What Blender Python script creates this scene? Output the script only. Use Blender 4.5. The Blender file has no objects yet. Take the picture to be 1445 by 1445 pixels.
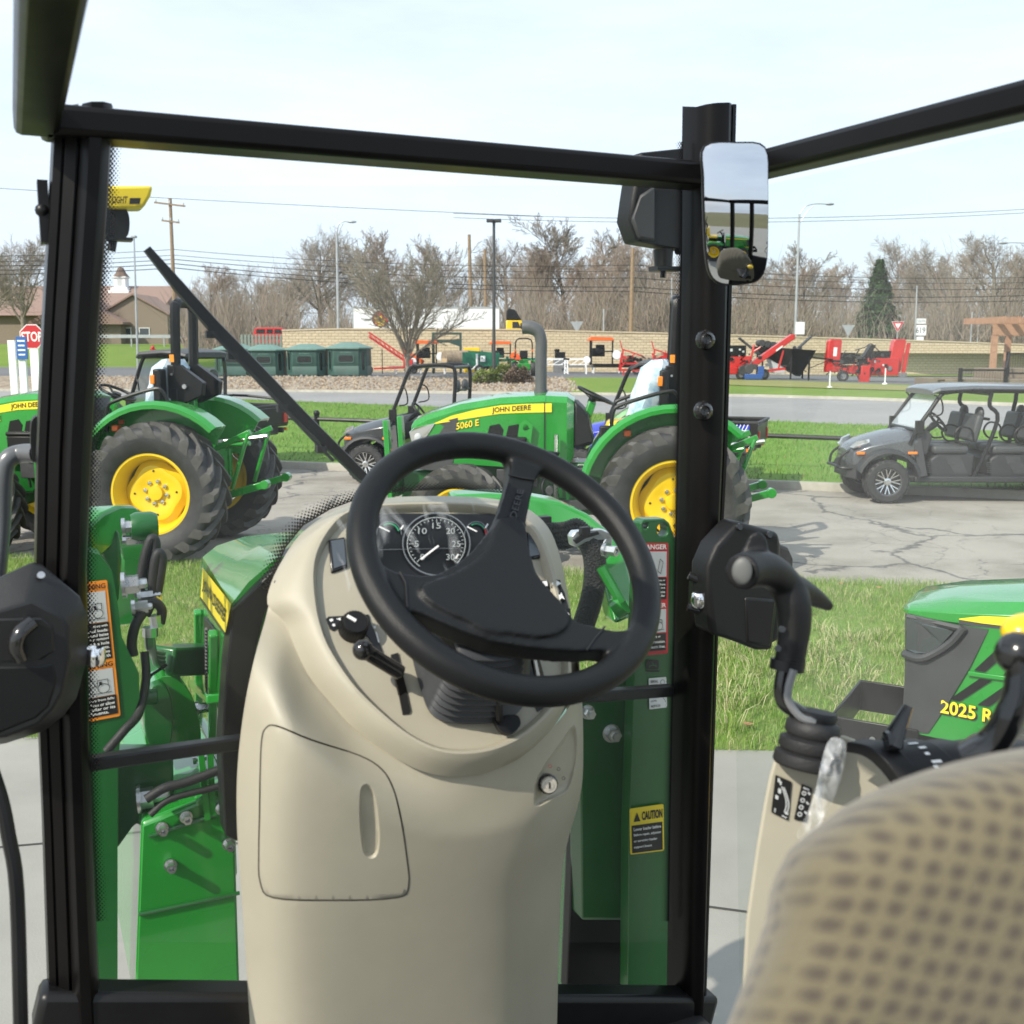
import bpy, bmesh, math, random
from mathutils import Vector, Matrix, noise as mnoise
from mathutils.geometry import tessellate_polygon
V = Vector
rnd = random.Random(7)
scene = bpy.context.scene
COL = scene.collection

# ------------------------------------------------------------------ camera, world, sun, exposure
H_EYE = 2.2
FPX = 1500.0           # focal length in photograph pixels (1445 wide)
CX = CY = 722.5
PITCH = math.atan((722.5 - 495.0) / FPX)
cam_d = bpy.data.cameras.new("camera"); cam = bpy.data.objects.new("camera", cam_d); COL.objects.link(cam)
cam.location = (0, 0, H_EYE); cam.rotation_euler = (math.pi/2 - PITCH, 0, 0)
cam_d.sensor_width = 36.0; cam_d.lens = FPX / 1445.0 * 36.0
cam_d.clip_start = 0.02; cam_d.clip_end = 3000
cam_d.dof.use_dof = True; cam_d.dof.focus_distance = 3.2; cam_d.dof.aperture_fstop = 9.5
scene.camera = cam

SUN_EL = math.radians(40); SUN_AZ = V((-0.70, -0.71, 0)).normalized()
SUN_DIR = (SUN_AZ * math.cos(SUN_EL) + V((0, 0, math.sin(SUN_EL)))).normalized()   # towards the sun
world = bpy.data.worlds.new("World"); scene.world = world; world.use_nodes = True
nt = world.node_tree; nt.nodes.clear()
w_out = nt.nodes.new("ShaderNodeOutputWorld"); w_bg = nt.nodes.new("ShaderNodeBackground")
w_sky = nt.nodes.new("ShaderNodeTexSky"); w_sky.sky_type = 'NISHITA'; w_sky.sun_disc = False
w_sky.sun_elevation = SUN_EL; w_sky.sun_rotation = math.atan2(SUN_AZ.x, SUN_AZ.y)
w_sky.air_density = 1.0; w_sky.dust_density = 2.5; w_sky.ozone_density = 1.5
w_tc = nt.nodes.new("ShaderNodeTexCoord"); w_map = nt.nodes.new("ShaderNodeMapping")
w_map.inputs['Scale'].default_value = (1.0, 1.0, 4.5)
w_noise = nt.nodes.new("ShaderNodeTexNoise"); w_noise.inputs['Scale'].default_value = 1.6
w_noise.inputs['Detail'].default_value = 6; w_noise.inputs['Roughness'].default_value = 0.62
w_ramp = nt.nodes.new("ShaderNodeValToRGB")
w_ramp.color_ramp.elements[0].position = 0.34; w_ramp.color_ramp.elements[0].color = (0.62, 0.62, 0.62, 1)
w_ramp.color_ramp.elements[1].position = 0.72; w_ramp.color_ramp.elements[1].color = (0.95, 0.95, 0.95, 1)
w_mix = nt.nodes.new("ShaderNodeMixRGB"); w_mix.inputs['Color2'].default_value = (7.5, 8.6, 9.8, 1)   # thin high cloud
nt.links.new(w_tc.outputs['Generated'], w_map.inputs['Vector']); nt.links.new(w_map.outputs['Vector'], w_noise.inputs['Vector'])
nt.links.new(w_noise.outputs['Fac'], w_ramp.inputs['Fac']); nt.links.new(w_ramp.outputs['Color'], w_mix.inputs['Fac'])
nt.links.new(w_sky.outputs['Color'], w_mix.inputs['Color1']); nt.links.new(w_mix.outputs['Color'], w_bg.inputs['Color'])
w_bg.inputs['Strength'].default_value = 0.10
nt.links.new(w_bg.outputs['Background'], w_out.inputs['Surface'])
sun_d = bpy.data.lights.new("sun", 'SUN'); sun_d.energy = 3.6; sun_d.angle = math.radians(0.5); sun_d.color = (1.0, 0.93, 0.81)
sun = bpy.data.objects.new("sun", sun_d); COL.objects.link(sun)
sun.rotation_euler = SUN_DIR.to_track_quat('Z', 'Y').to_euler()
scene.view_settings.view_transform = 'Standard'; scene.view_settings.look = 'None'
scene.view_settings.exposure = 0.50; scene.view_settings.gamma = 1.0
scene.cycles.transparent_max_bounces = 24
scene.cycles.max_bounces = 8

# ------------------------------------------------------------------ pixel rays of the photograph (used only to measure where things stand)
_cp, _sp = math.cos(PITCH), math.sin(PITCH)
def ray(px, py):
    xc = (px - CX) / FPX; yc = (CY - py) / FPX
    return V((xc, _cp + yc * _sp, -_sp + yc * _cp))
EYE = V((0, 0, H_EYE))
def G(px, py, y):                       # point at world depth y
    d = ray(px, py); return EYE + d * (y / d.y)
def GX(px, y, py=560): return G(px, py, y).x
def on_ground(px, py, z=0.0):
    d = ray(px, py); return EYE + d * ((z - H_EYE) / d.z)

# the tractor we sit in heads 25 degrees to the left of the view
HEAD = math.radians(25)
R_TR = Matrix.Rotation(HEAD, 4, 'Z')
R_TRI = R_TR.inverted()
def lray(px, py): return R_TRI @ ray(px, py)
def hp(px, py, p0, n):                  # hit a plane, tractor coordinates
    d = lray(px, py); return EYE + d * ((V(p0) - EYE).dot(n) / d.dot(n))
def hv(px, py, v): return hp(px, py, (0, v, 0), V((0, 1, 0)))
def hu(px, py, u): return hp(px, py, (u, 0, 0), V((1, 0, 0)))
def hz(px, py, z): return hp(px, py, (0, 0, z), V((0, 0, 1)))
def ht(px, py, t): return EYE + lray(px, py) * t

# ------------------------------------------------------------------ materials
MATS = {}
def mat(name, col, rough=0.5, metal=0.0, coat=0.0, var=0.0, vscale=4.0, bump=0.0, bscale=60.0, spec=None, emit=None, detail=4.0, col2=None, trans=0.0):
    if name in MATS: return MATS[name]
    m = bpy.data.materials.new(name); m.use_nodes = True; n = m.node_tree.nodes; l = m.node_tree.links
    b = n["Principled BSDF"]
    b.inputs['Base Color'].default_value = (*col, 1); b.inputs['Roughness'].default_value = rough; b.inputs['Metallic'].default_value = metal
    b.inputs['Coat Weight'].default_value = coat; b.inputs['Coat Roughness'].default_value = 0.06
    if spec is not None: b.inputs['Specular IOR Level'].default_value = spec
    if trans: b.inputs['Alpha'].default_value = 1 - trans
    tc = n.new("ShaderNodeTexCoord")
    if var > 0:
        t = n.new("ShaderNodeTexNoise"); t.inputs['Scale'].default_value = vscale; t.inputs['Detail'].default_value = detail; t.inputs['Roughness'].default_value = 0.65
        l.new(tc.outputs['Object'], t.inputs['Vector'])
        r = n.new("ShaderNodeValToRGB"); r.color_ramp.elements[0].position = 0.3; r.color_ramp.elements[1].position = 0.7
        c2 = col2 if col2 else tuple(min(1, c * (1 + var)) for c in col)
        r.color_ramp.elements[0].color = (*[c * (1 - var) for c in col], 1); r.color_ramp.elements[1].color = (*c2, 1)
        l.new(t.outputs['Fac'], r.inputs['Fac']); l.new(r.outputs['Color'], b.inputs['Base Color'])
        mr = n.new("ShaderNodeMapRange"); mr.inputs['To Min'].default_value = max(0.02, rough - 0.10); mr.inputs['To Max'].default_value = min(1, rough + 0.12)
        l.new(t.outputs['Fac'], mr.inputs['Value']); l.new(mr.outputs['Result'], b.inputs['Roughness'])
    if bump > 0:
        t2 = n.new("ShaderNodeTexNoise"); t2.inputs['Scale'].default_value = bscale; t2.inputs['Detail'].default_value = 3
        l.new(tc.outputs['Object'], t2.inputs['Vector'])
        bp = n.new("ShaderNodeBump"); bp.inputs['Strength'].default_value = bump; bp.inputs['Distance'].default_value = 0.01
        l.new(t2.outputs['Fac'], bp.inputs['Height']); l.new(bp.outputs['Normal'], b.inputs['Normal'])
    MATS[name] = m; return m

GREEN = mat('green_paint', (0.012, 0.24, 0.022), 0.26, coat=0.9, var=0.10, vscale=3)
GREEN_DK = mat('green_paint_shaded', (0.007, 0.105, 0.017), 0.34, coat=0.3, var=0.15, vscale=5)  # darker green: the shade on the loader frame is put into the colour
YELLOW = mat('yellow_paint', (0.80, 0.52, 0.008), 0.32, coat=0.3, var=0.06, vscale=5)
RED = mat('red_paint', (0.52, 0.018, 0.014), 0.35, coat=0.3, var=0.12, vscale=2)
ORANGE = mat('orange_paint', (0.72, 0.13, 0.02), 0.4, var=0.1, vscale=3)
BLUE = mat('blue_paint', (0.02, 0.035, 0.42), 0.3, coat=0.4, var=0.1)
TYRE = mat('tyre_rubber', (0.030, 0.030, 0.031), 0.62, var=0.35, vscale=9, bump=0.25, bscale=40)
LUG = mat('tyre_lug_rubber', (0.062, 0.059, 0.054), 0.5, var=0.3, vscale=12)
BLK = mat('black_plastic', (0.0075, 0.0075, 0.008), 0.45, spec=.32, bump=0.12, bscale=700)
BLK_G = mat('black_gloss', (0.012, 0.012, 0.012), 0.18, coat=0.3)
BLK_M = mat('black_metal_paint', (0.009, 0.009, 0.0095), 0.36, spec=.3, var=0.2, vscale=6)
BLK_P = mat('pillar_black', (0.0045, 0.004, 0.004), 0.33, spec=.16, var=0.25, vscale=7)
RUBBER = mat('black_rubber', (0.015, 0.015, 0.016), 0.6, bump=0.1, bscale=300)
WHEELBLK = mat('steering_wheel_foam', (0.0068, 0.0075, 0.008), 0.42, spec=.3, bump=0.16, bscale=900)
DKGREY = mat('dark_grey_plastic', (0.045, 0.046, 0.048), 0.5, var=0.15, vscale=8, bump=0.1, bscale=300)
GREY = mat('grey_paint', (0.17, 0.175, 0.18), 0.42, var=0.12)
METGREY = mat('metallic_grey_paint', (0.125, 0.133, 0.145), 0.28, metal=0.4, coat=0.5, var=0.08)
STEEL = mat('zinc_steel', (0.62, 0.62, 0.62), 0.28, metal=1.0, var=0.12, vscale=25)
CHROME = mat('chrome', (0.80, 0.80, 0.80), 0.08, metal=1.0)
GALV = mat('galvanised_pole', (0.42, 0.44, 0.45), 0.45, metal=0.5, var=0.12, vscale=2)
BEIGE = mat('beige_console_plastic', (0.365, 0.338, 0.262), 0.46, var=0.055, vscale=5, bump=0.14, bscale=900)
WHITE = mat('white_paint', (0.78, 0.79, 0.80), 0.45, var=0.05, vscale=1.5)
WHITE_S = mat('white_print', (0.80, 0.80, 0.78), 0.5)
GREY_S = mat('grey_print', (0.50, 0.52, 0.53), 0.5)
BLK_S = mat('black_print', (0.010, 0.010, 0.010), 0.4)
ORG_S = mat('orange_print', (0.83, 0.27, 0.02), 0.4)
RED_S = mat('red_print', (0.50, 0.025, 0.03), 0.4)
YEL_S = mat('yellow_print', (0.86, 0.66, 0.03), 0.35)
GRN_S = mat('green_print', (0.02, 0.30, 0.13), 0.4)
BLUE_S = mat('blue_print', (0.03, 0.12, 0.38), 0.45)
WOOD = mat('weathered_pole_wood', (0.27, 0.19, 0.115), 0.8, var=0.25, vscale=6, bump=0.3, bscale=30)
BARK_LOG = mat('log_bark', (0.26, 0.20, 0.14), 0.85, var=0.35, vscale=5, bump=0.5, bscale=20)
BARK = mat('bare_tree_bark', (0.21, 0.18, 0.145), 0.9, var=0.25, vscale=3)
TWIG = mat('grey_twigs', (0.26, 0.225, 0.185), 0.9, var=0.2, vscale=0.5)  # twigs lightened in colour in place of haze over the far trees
TWIG_B = mat('reddish_twigs', (0.30, 0.235, 0.185), 0.9, var=0.2, vscale=0.5)
TWIG_G = mat('greenish_twigs', (0.225, 0.198, 0.15), 0.9, var=0.2, vscale=0.5)
NEEDLE = mat('spruce_needles', (0.042, 0.088, 0.028), 0.8, var=0.45, vscale=1.5)
JUNIPER = mat('juniper_leaves', (0.16, 0.205, 0.035), 0.8, var=0.4, vscale=4)
BRUSHM = mat('brown_shrub', (0.16, 0.115, 0.08), 0.9, var=0.3, vscale=4)
BLIND = mat('green_moulded_plastic', (0.035, 0.088, 0.072), 0.55, var=0.22, vscale=1.5)
BLIND_R = mat('pale_green_roof', (0.12, 0.22, 0.185), 0.5, var=0.12)
KERB = mat('concrete_kerb', (0.36, 0.34, 0.29), 0.9, var=0.18, vscale=2.5, bump=0.3, bscale=30)
CONC = mat('concrete_apron', (0.27, 0.265, 0.235), 0.9, var=0.10, vscale=1.5, bump=0.15, bscale=120, detail=8)
ROOFBR = mat('brown_shingle_roof', (0.15, 0.105, 0.085), 0.9, var=0.15, vscale=3)
TANW = mat('tan_siding', (0.22, 0.175, 0.135), 0.8, var=0.1)
PERG = mat('cedar_timber', (0.38, 0.215, 0.135), 0.7, var=0.15, vscale=4)
DECKM = mat('deck_composite', (0.20, 0.16, 0.12), 0.7, var=0.15)
MIRR = mat('mirror_glass', (0.58, 0.60, 0.63), 0.015, metal=1.0)

def glass_mat(name, tint, ior=1.5, rough=0.0, dust_veil=None):
    m = bpy.data.materials.new(name); m.use_nodes = True; n = m.node_tree.nodes; l = m.node_tree.links; n.clear()
    o = n.new("ShaderNodeOutputMaterial"); mx = n.new("ShaderNodeMixShader"); tr = n.new("ShaderNodeBsdfTransparent"); gl = n.new("ShaderNodeBsdfGlossy")
    f0 = ((ior - 1)/(ior + 1))**2; lw = n.new("ShaderNodeLayerWeight"); pw = n.new("ShaderNodeMath"); pw.operation = 'POWER'; pw.inputs[1].default_value = 5; l.new(lw.outputs['Facing'], pw.inputs[0])      # Schlick, same from both sides of the pane
    fr = n.new("ShaderNodeMath"); fr.operation = 'MULTIPLY_ADD'; fr.inputs[1].default_value = 1 - f0; fr.inputs[2].default_value = f0; l.new(pw.outputs[0], fr.inputs[0]); gl.inputs['Roughness'].default_value = rough
    tr.inputs['Color'].default_value = (*tint, 1)
    l.new(fr.outputs[0], mx.inputs['Fac']); l.new(tr.outputs['BSDF'], mx.inputs[1]); l.new(gl.outputs['BSDF'], mx.inputs[2]); l.new(mx.outputs['Shader'], o.inputs['Surface'])
    if dust_veil:        # uneven pale film: dusty pane plus milky reflections put into colour
        tc = n.new("ShaderNodeTexCoord"); t = n.new("ShaderNodeTexNoise"); t.inputs['Scale'].default_value = 2.2; t.inputs['Detail'].default_value = 5; t.inputs['Roughness'].default_value = .6; t.inputs['Distortion'].default_value = .6; l.new(tc.outputs['Object'], t.inputs['Vector'])
        r = n.new("ShaderNodeMapRange"); r.inputs['From Min'].default_value = .36; r.inputs['From Max'].default_value = .70; r.inputs['To Min'].default_value = dust_veil[0]; r.inputs['To Max'].default_value = dust_veil[1]; l.new(t.outputs['Fac'], r.inputs['Value'])
        df = n.new("ShaderNodeBsdfDiffuse"); df.inputs['Color'].default_value = (.72, .75, .78, 1); m2 = n.new("ShaderNodeMixShader"); l.new(r.outputs['Result'], m2.inputs['Fac']); l.new(mx.outputs['Shader'], m2.inputs[1]); l.new(df.outputs['BSDF'], m2.inputs[2]); l.new(m2.outputs['Shader'], o.inputs['Surface'])
    MATS[name] = m; return m
GLASS = glass_mat('cab_glass', (0.97, 0.985, 0.975), 1.33, 0.42, (.004, .03))
SIDEGLASS = glass_mat('side_window_glass', (0.95, 0.985, 0.965), 1.4, 0.45, (.002, .065))
CLEAR = glass_mat('clear_acrylic', (0.86, 0.90, 0.92), 1.45, 0.03)

def film_mat(name, fmin, tmin, tmax):
    m = bpy.data.materials.new(name); m.use_nodes = True; n = m.node_tree.nodes; l = m.node_tree.links; n.clear()
    o = n.new("ShaderNodeOutputMaterial"); mx = n.new("ShaderNodeMixShader"); tr = n.new("ShaderNodeBsdfTransparent"); gl = n.new("ShaderNodeBsdfPrincipled")
    gl.inputs['Base Color'].default_value = (0.75, 0.78, 0.80, 1); gl.inputs['Roughness'].default_value = 0.15
    tc = n.new("ShaderNodeTexCoord"); t = n.new("ShaderNodeTexNoise"); t.inputs['Scale'].default_value = 11; t.inputs['Detail'].default_value = 2
    t.inputs['Distortion'].default_value = 1.5
    mp = n.new("ShaderNodeMapping"); mp.inputs['Scale'].default_value = (2.5, 1, .5); mp.inputs['Rotation'].default_value = (0, .5, 0)
    l.new(tc.outputs['Object'], mp.inputs['Vector']); l.new(mp.outputs['Vector'], t.inputs['Vector'])
    r = n.new("ShaderNodeMapRange"); r.inputs['From Min'].default_value = fmin; r.inputs['From Max'].default_value = fmin + .22; r.inputs['To Min'].default_value = tmin; r.inputs['To Max'].default_value = tmax
    l.new(t.outputs['Fac'], r.inputs['Value']); l.new(r.outputs['Result'], mx.inputs['Fac'])
    b = n.new("ShaderNodeBump"); b.inputs['Strength'].default_value = 0.6; l.new(t.outputs['Fac'], b.inputs['Height']); l.new(b.outputs['Normal'], gl.inputs['Normal'])
    l.new(tr.outputs['BSDF'], mx.inputs[1]); l.new(gl.outputs['BSDF'], mx.inputs[2]); l.new(mx.outputs['Shader'], o.inputs['Surface'])
    return m
FILM = film_mat('thin_clear_film', .55, .0, .30); WRAP = film_mat('crumpled_clear_wrap', .42, .06, .50)

# ------------------------------------------------------------------ mesh builder
def frame_from(d, hint=V((0, 0, 1))):
    d = d.normalized()
    if abs(d.dot(hint)) > 0.96: hint = V((1, 0, 0)) if abs(d.x) < 0.9 else V((0, 1, 0))
    a = d.cross(hint).normalized(); b = a.cross(d).normalized()
    return a, b
class MB:
    def __init__(s): s.v = []; s.f = []; s.m = []; s.uv = None
    def add(s, vs, fs, mi=0):
        o = len(s.v); s.v += [V(x) for x in vs]
        for f in fs: s.f.append(tuple(i + o for i in f)); s.m.append(mi)
        return s
    def box(s, c, size, rot=None, mi=0, taper=1.0):
        hx, hy, hz_ = size[0]/2, size[1]/2, size[2]/2
        vs = [V((x*hx*(taper if z > 0 else 1), y*hy*(taper if z > 0 else 1), z*hz_)) for z in (-1, 1) for x, y in ((-1, -1), (1, -1), (1, 1), (-1, 1))]
        if rot is not None: vs = [rot @ v for v in vs]
        c = V(c)
        return s.add([v + c for v in vs], [(3, 2, 1, 0), (4, 5, 6, 7), (0, 1, 5, 4), (1, 2, 6, 5), (2, 3, 7, 6), (3, 0, 4, 7)], mi)
    def bar(s, p0, p1, w, h, up=V((0, 0, 1)), mi=0):
        p0, p1 = V(p0), V(p1); a, b = frame_from(p1 - p0, up)
        vs = [p + a*(x*w/2) + b*(y*h/2) for p in (p0, p1) for x, y in ((-1, -1), (1, -1), (1, 1), (-1, 1))]
        return s.add(vs, [(0, 1, 2, 3), (7, 6, 5, 4), (0, 4, 5, 1), (1, 5, 6, 2), (2, 6, 7, 3), (3, 7, 4, 0)], mi)
    def loft(s, rings, mi=0, cap0=True, cap1=True, closed=True):
        n = len(rings[0]); vs = [V(p) for r in rings for p in r]; fs = []
        for i in range(len(rings) - 1):
            for j in range(n if closed else n - 1):
                k = (j + 1) % n
                fs.append((i*n + j, i*n + k, (i+1)*n + k, (i+1)*n + j))
        if cap0 and closed: fs.append(tuple(range(n))[::-1])
        if cap1 and closed: fs.append(tuple((len(rings)-1)*n + j for j in range(n)))
        return s.add(vs, fs, mi)
    def tube(s, pts, r, n=8, mi=0, caps=True, flat=1.0, up=V((0, 0, 1))):
        pts = [V(p) for p in pts]; N = len(pts)
        rs = r if isinstance(r, (list, tuple)) else [r] * N
        rings = []; a = None
        for i in range(N):
            d = (pts[min(i+1, N-1)] - pts[max(i-1, 0)])
            if d.length < 1e-9: d = V((0, 0, 1))
            d.normalize()
            if a is None: a, b = frame_from(d, up)
            else:
                a = (a - d * a.dot(d)); a = a.normalized() if a.length > 1e-6 else frame_from(d, up)[0]; b = a.cross(d).normalized()
            rings.append([pts[i] + a*(math.cos(2*math.pi*k/n)*rs[i]) + b*(math.sin(2*math.pi*k/n)*rs[i]*flat) for k in range(n)])
        return s.loft(rings, mi, caps, caps)
    def cyl(s, p0, p1, r0, r1=None, n=16, mi=0): return s.tube([p0, p1], [r0, r0 if r1 is None else r1], n, mi)
    def lathe(s, prof, o=(0, 0, 0), d=(0, 0, 1), n=24, mi=0, closed_prof=False):
        o = V(o); d = V(d).normalized(); a, b = frame_from(d)
        rings = [[o + d*h + a*(r*math.cos(2*math.pi*k/n)) + b*(r*math.sin(2*math.pi*k/n)) for k in range(n)] for r, h in prof]
        if closed_prof: rings.append(rings[0])
        return s.loft(rings, mi, not closed_prof, not closed_prof)
    def poly(s, pts, mi=0, holes=()):
        loops = [[V(p) for p in pts]] + [[V(p) for p in h] for h in holes]
        flat = [p for lp in loops for p in lp]
        tris = tessellate_polygon(loops)
        return s.add(flat, [tuple(t) for t in tris], mi)
    def prism(s, pts, ext, mi=0, holes=(), back=True):
        pts = [V(p) for p in pts]; ext = V(ext)
        s.poly(pts, mi, holes)
        if back: s.poly([p + ext for p in pts], mi, [[V(p) + ext for p in h] for h in holes])
        for lp in [pts] + [[V(p) for p in h] for h in holes]:
            n = len(lp)
            s.add(lp + [p + ext for p in lp], [(i, (i+1) % n, (i+1) % n + n, i + n) for i in range(n)], mi)
        return s
    def ball(s, c, r, n=12, m=8, mi=0, sc=(1, 1, 1), rot=None):
        c = V(c); rings = []
        for i in range(1, m):
            t = math.pi * i / m
            ring = []
            for k in range(n):
                p = V((math.sin(t)*math.cos(2*math.pi*k/n)*sc[0], math.sin(t)*math.sin(2*math.pi*k/n)*sc[1], math.cos(t)*sc[2])) * r
                ring.append(c + (rot @ p if rot is not None else p))
            rings.append(ring)
        return s.loft(rings, mi)
    def xf(s, M):
        s.v = [M @ v for v in s.v]; return s
    def build(s, name, mats, parent=None, bevel=0.0, seg=2, ang=35, sub=0, remesh=0.0, smooth_it=0, origin=None, kind=None, recalc=True, shade=True):
        me = bpy.data.meshes.new(name)
        vs = s.v
        if origin is not None: vs = [v - V(origin) for v in vs]
        me.from_pydata([tuple(v) for v in vs], [], s.f)
        if not isinstance(mats, (list, tuple)): mats = [mats]
        for m in mats: me.materials.append(m)
        if len(mats) > 1: me.polygons.foreach_set('material_index', s.m)
        if recalc and len(s.f) < 60000:
            bm = bmesh.new(); bm.from_mesh(me); bmesh.ops.remove_doubles(bm, verts=bm.verts, dist=1e-5); bmesh.ops.recalc_face_normals(bm, faces=bm.faces); bm.to_mesh(me); bm.free()
        if shade:
            me.shade_smooth(); me.set_sharp_from_angle(angle=math.radians(ang))
        o = bpy.data.objects.new(name, me); COL.objects.link(o)
        if parent: o.parent = parent
        if origin is not None: o.location = origin
        if remesh:
            md = o.modifiers.new('remesh', 'REMESH'); md.mode = 'VOXEL'; md.voxel_size = remesh; md.use_smooth_shade = True
            if smooth_it:
                sm = o.modifiers.new('smooth', 'SMOOTH'); sm.iterations = smooth_it; sm.factor = 0.5
        if bevel:
            md = o.modifiers.new('bevel', 'BEVEL'); md.width = bevel; md.segments = seg; md.limit_method = 'ANGLE'; md.angle_limit = math.radians(40); md.harden_normals = False
        if sub:
            md = o.modifiers.new('sub', 'SUBSURF'); md.levels = sub; md.render_levels = sub
        if kind: o['kind'] = kind
        return o
def thing(name, label, cat, loc=(0, 0, 0), rz=0.0, group=None, sc=1.0):
    o = bpy.data.objects.new(name, None); COL.objects.link(o); o.location = loc; o.rotation_euler = (0, 0, rz); o.scale = (sc, sc, sc)
    o.empty_display_size = 0.3
    return tag(o, label, cat, group)
def tag(o, label=None, cat=None, group=None):
    if label: o['label'] = label
    if cat: o['category'] = cat
    if group: o['group'] = group
    return o
def copy_tree(o, parent=None):
    c = o.copy(); COL.objects.link(c)
    if parent: c.parent = parent
    for ch in o.children: copy_tree(ch, c)
    return c
def smooth_path(pts, n=6):
    pts = [V(p) for p in pts]; out = []
    P = [pts[0]*2 - pts[1]] + pts + [pts[-1]*2 - pts[-2]]
    for i in range(1, len(P) - 2):
        for k in range(n):
            t = k / n; p0, p1, p2, p3 = P[i-1], P[i], P[i+1], P[i+2]
            out.append(0.5*((2*p1) + (p2-p0)*t + (2*p0 - 5*p1 + 4*p2 - p3)*t*t + (3*p1 - p0 - 3*p2 + p3)*t*t*t))
    out.append(pts[-1]); return out
def smooth_loop(pts, n=4):
    out = []; N = len(pts); pts = [V((p[0], p[1], p[2] if len(p) > 2 else 0)) for p in pts]
    for i in range(N):
        p0, p1, p2, p3 = pts[i-1], pts[i], pts[(i+1) % N], pts[(i+2) % N]
        for k in range(n):
            t = k / n
            out.append(0.5*((2*p1) + (p2-p0)*t + (2*p0 - 5*p1 + 4*p2 - p3)*t*t + (3*p1 - p0 - 3*p2 + p3)*t*t*t))
    return out
def resample(pts, n):
    pts = [V(p) for p in pts]; L = [0]
    for i in range(len(pts)): L.append(L[-1] + (pts[(i+1) % len(pts)] - pts[i]).length)
    out = []; j = 0
    for k in range(n):
        d = L[-1] * k / n
        while L[j+1] < d: j += 1
        t = (d - L[j]) / max(1e-9, L[j+1] - L[j]); out.append(pts[j].lerp(pts[(j+1) % len(pts)], t))
    return out

# ------------------------------------------------------------------ lettering
_TXT = {}
def text_geo(s, bold=0.0, ext=0.0):
    k = (s, bold, ext)
    if k in _TXT: return _TXT[k]
    c = bpy.data.curves.new('t', 'FONT'); c.body = s; c.offset = bold; c.extrude = ext; c.resolution_u = 3
    o = bpy.data.objects.new('t', c); COL.objects.link(o)
    dg = bpy.context.evaluated_depsgraph_get(); me = bpy.data.meshes.new_from_object(o.evaluated_get(dg))
    vs = [v.co.copy() for v in me.vertices]; fs = [tuple(p.vertices) for p in me.polygons]
    bpy.data.objects.remove(o); bpy.data.curves.remove(c); bpy.data.meshes.remove(me)
    if vs:
        x0 = min(v.x for v in vs); x1 = max(v.x for v in vs); y0 = min(v.y for v in vs); y1 = max(v.y for v in vs)
    else: x0 = y0 = 0; x1 = y1 = 1
    _TXT[k] = (vs, fs, x0, x1, y0, y1); return _TXT[k]
class Quad:
    """flat patch with corners tl, tr, br, bl; (s, t) run right and DOWN"""
    def __init__(s, tl, tr, br, bl, off=0.0):
        s.c = [V(tl), V(tr), V(br), V(bl)]
        s.n = (s.c[1] - s.c[0]).cross(s.c[0] - s.c[3]).normalized()
        s.off = off
    def pt(s, a, b, off=0.0):
        return (s.c[0].lerp(s.c[1], a)).lerp(s.c[3].lerp(s.c[2], a), b) + s.n * (s.off + off)
    def rect(s, mb, a0, b0, a1, b1, off, mi=0, r=0.0):
        if r <= 0: return mb.add([s.pt(a0, b0, off), s.pt(a1, b0, off), s.pt(a1, b1, off), s.pt(a0, b1, off)], [(0, 3, 2, 1)], mi)
        asp = ((s.c[1]-s.c[0]).length) / max(1e-6, (s.c[3]-s.c[0]).length)
        pts = []
        for cx, cy, q in ((a1 - r, b0 + r*asp, 0), (a0 + r, b0 + r*asp, 1), (a0 + r, b1 - r*asp, 2), (a1 - r, b1 - r*asp, 3)):
            for k in range(5):
                an = math.pi/2 * (q + k/4); pts.append(s.pt(cx + r*math.cos(an), cy - r*asp*math.sin(an), off))
        return mb.poly(pts, mi)
    def text(s, mb, txt, a0, b0, a1, b1, off, mi=0, bold=0.0, fit=True, align='L', ext=0.0):
        vs, fs, x0, x1, y0, y1 = text_geo(txt, bold, ext)
        W, Hh = x1 - x0, y1 - y0
        if not fit:      # keep letter aspect, height given
            asp = ((s.c[1]-s.c[0]).length) / max(1e-6, (s.c[3]-s.c[0]).length)
            w = min(a1 - a0, (b1 - b0) * W / Hh / asp)
            if align == 'R': a0 = a1 - w
            elif align == 'C': m = (a0 + a1)/2; a0 = m - w/2
            a1 = a0 + w
        return mb.add([s.pt(a0 + (v.x - x0)/W*(a1-a0), b1 - (v.y - y0)/Hh*(b1-b0), off + v.z) for v in vs], fs, mi)
    def line(s, mb, p, q, w, off, mi=0):
        P, Q = s.pt(*p, off), s.pt(*q, off); d = (Q - P)
        if d.length < 1e-9: return mb
        e = d.normalized().cross(s.n) * (w/2)
        return mb.add([P - e, Q - e, Q + e, P + e], [(0, 1, 2, 3)], mi)
    def circ(s, mb, c, r, w, off, mi=0, n=20, a0=0, a1=360):
        asp = ((s.c[1]-s.c[0]).length) / max(1e-6, (s.c[3]-s.c[0]).length)
        prev = None
        for k in range(n + 1):
            an = math.radians(a0 + (a1 - a0)*k/n); p = (c[0] + r*math.cos(an), c[1] - r*asp*math.sin(an))
            if prev: s.line(mb, prev, p, w, off, mi)
            prev = p
        return mb
    def disc(s, mb, c, r, off, mi=0, n=16):
        asp = ((s.c[1]-s.c[0]).length) / max(1e-6, (s.c[3]-s.c[0]).length)
        return mb.add([s.pt(c[0] + r*math.cos(2*math.pi*k/n), c[1] - r*asp*math.sin(2*math.pi*k/n), off) for k in range(n)], [tuple(range(n))], mi)
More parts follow.
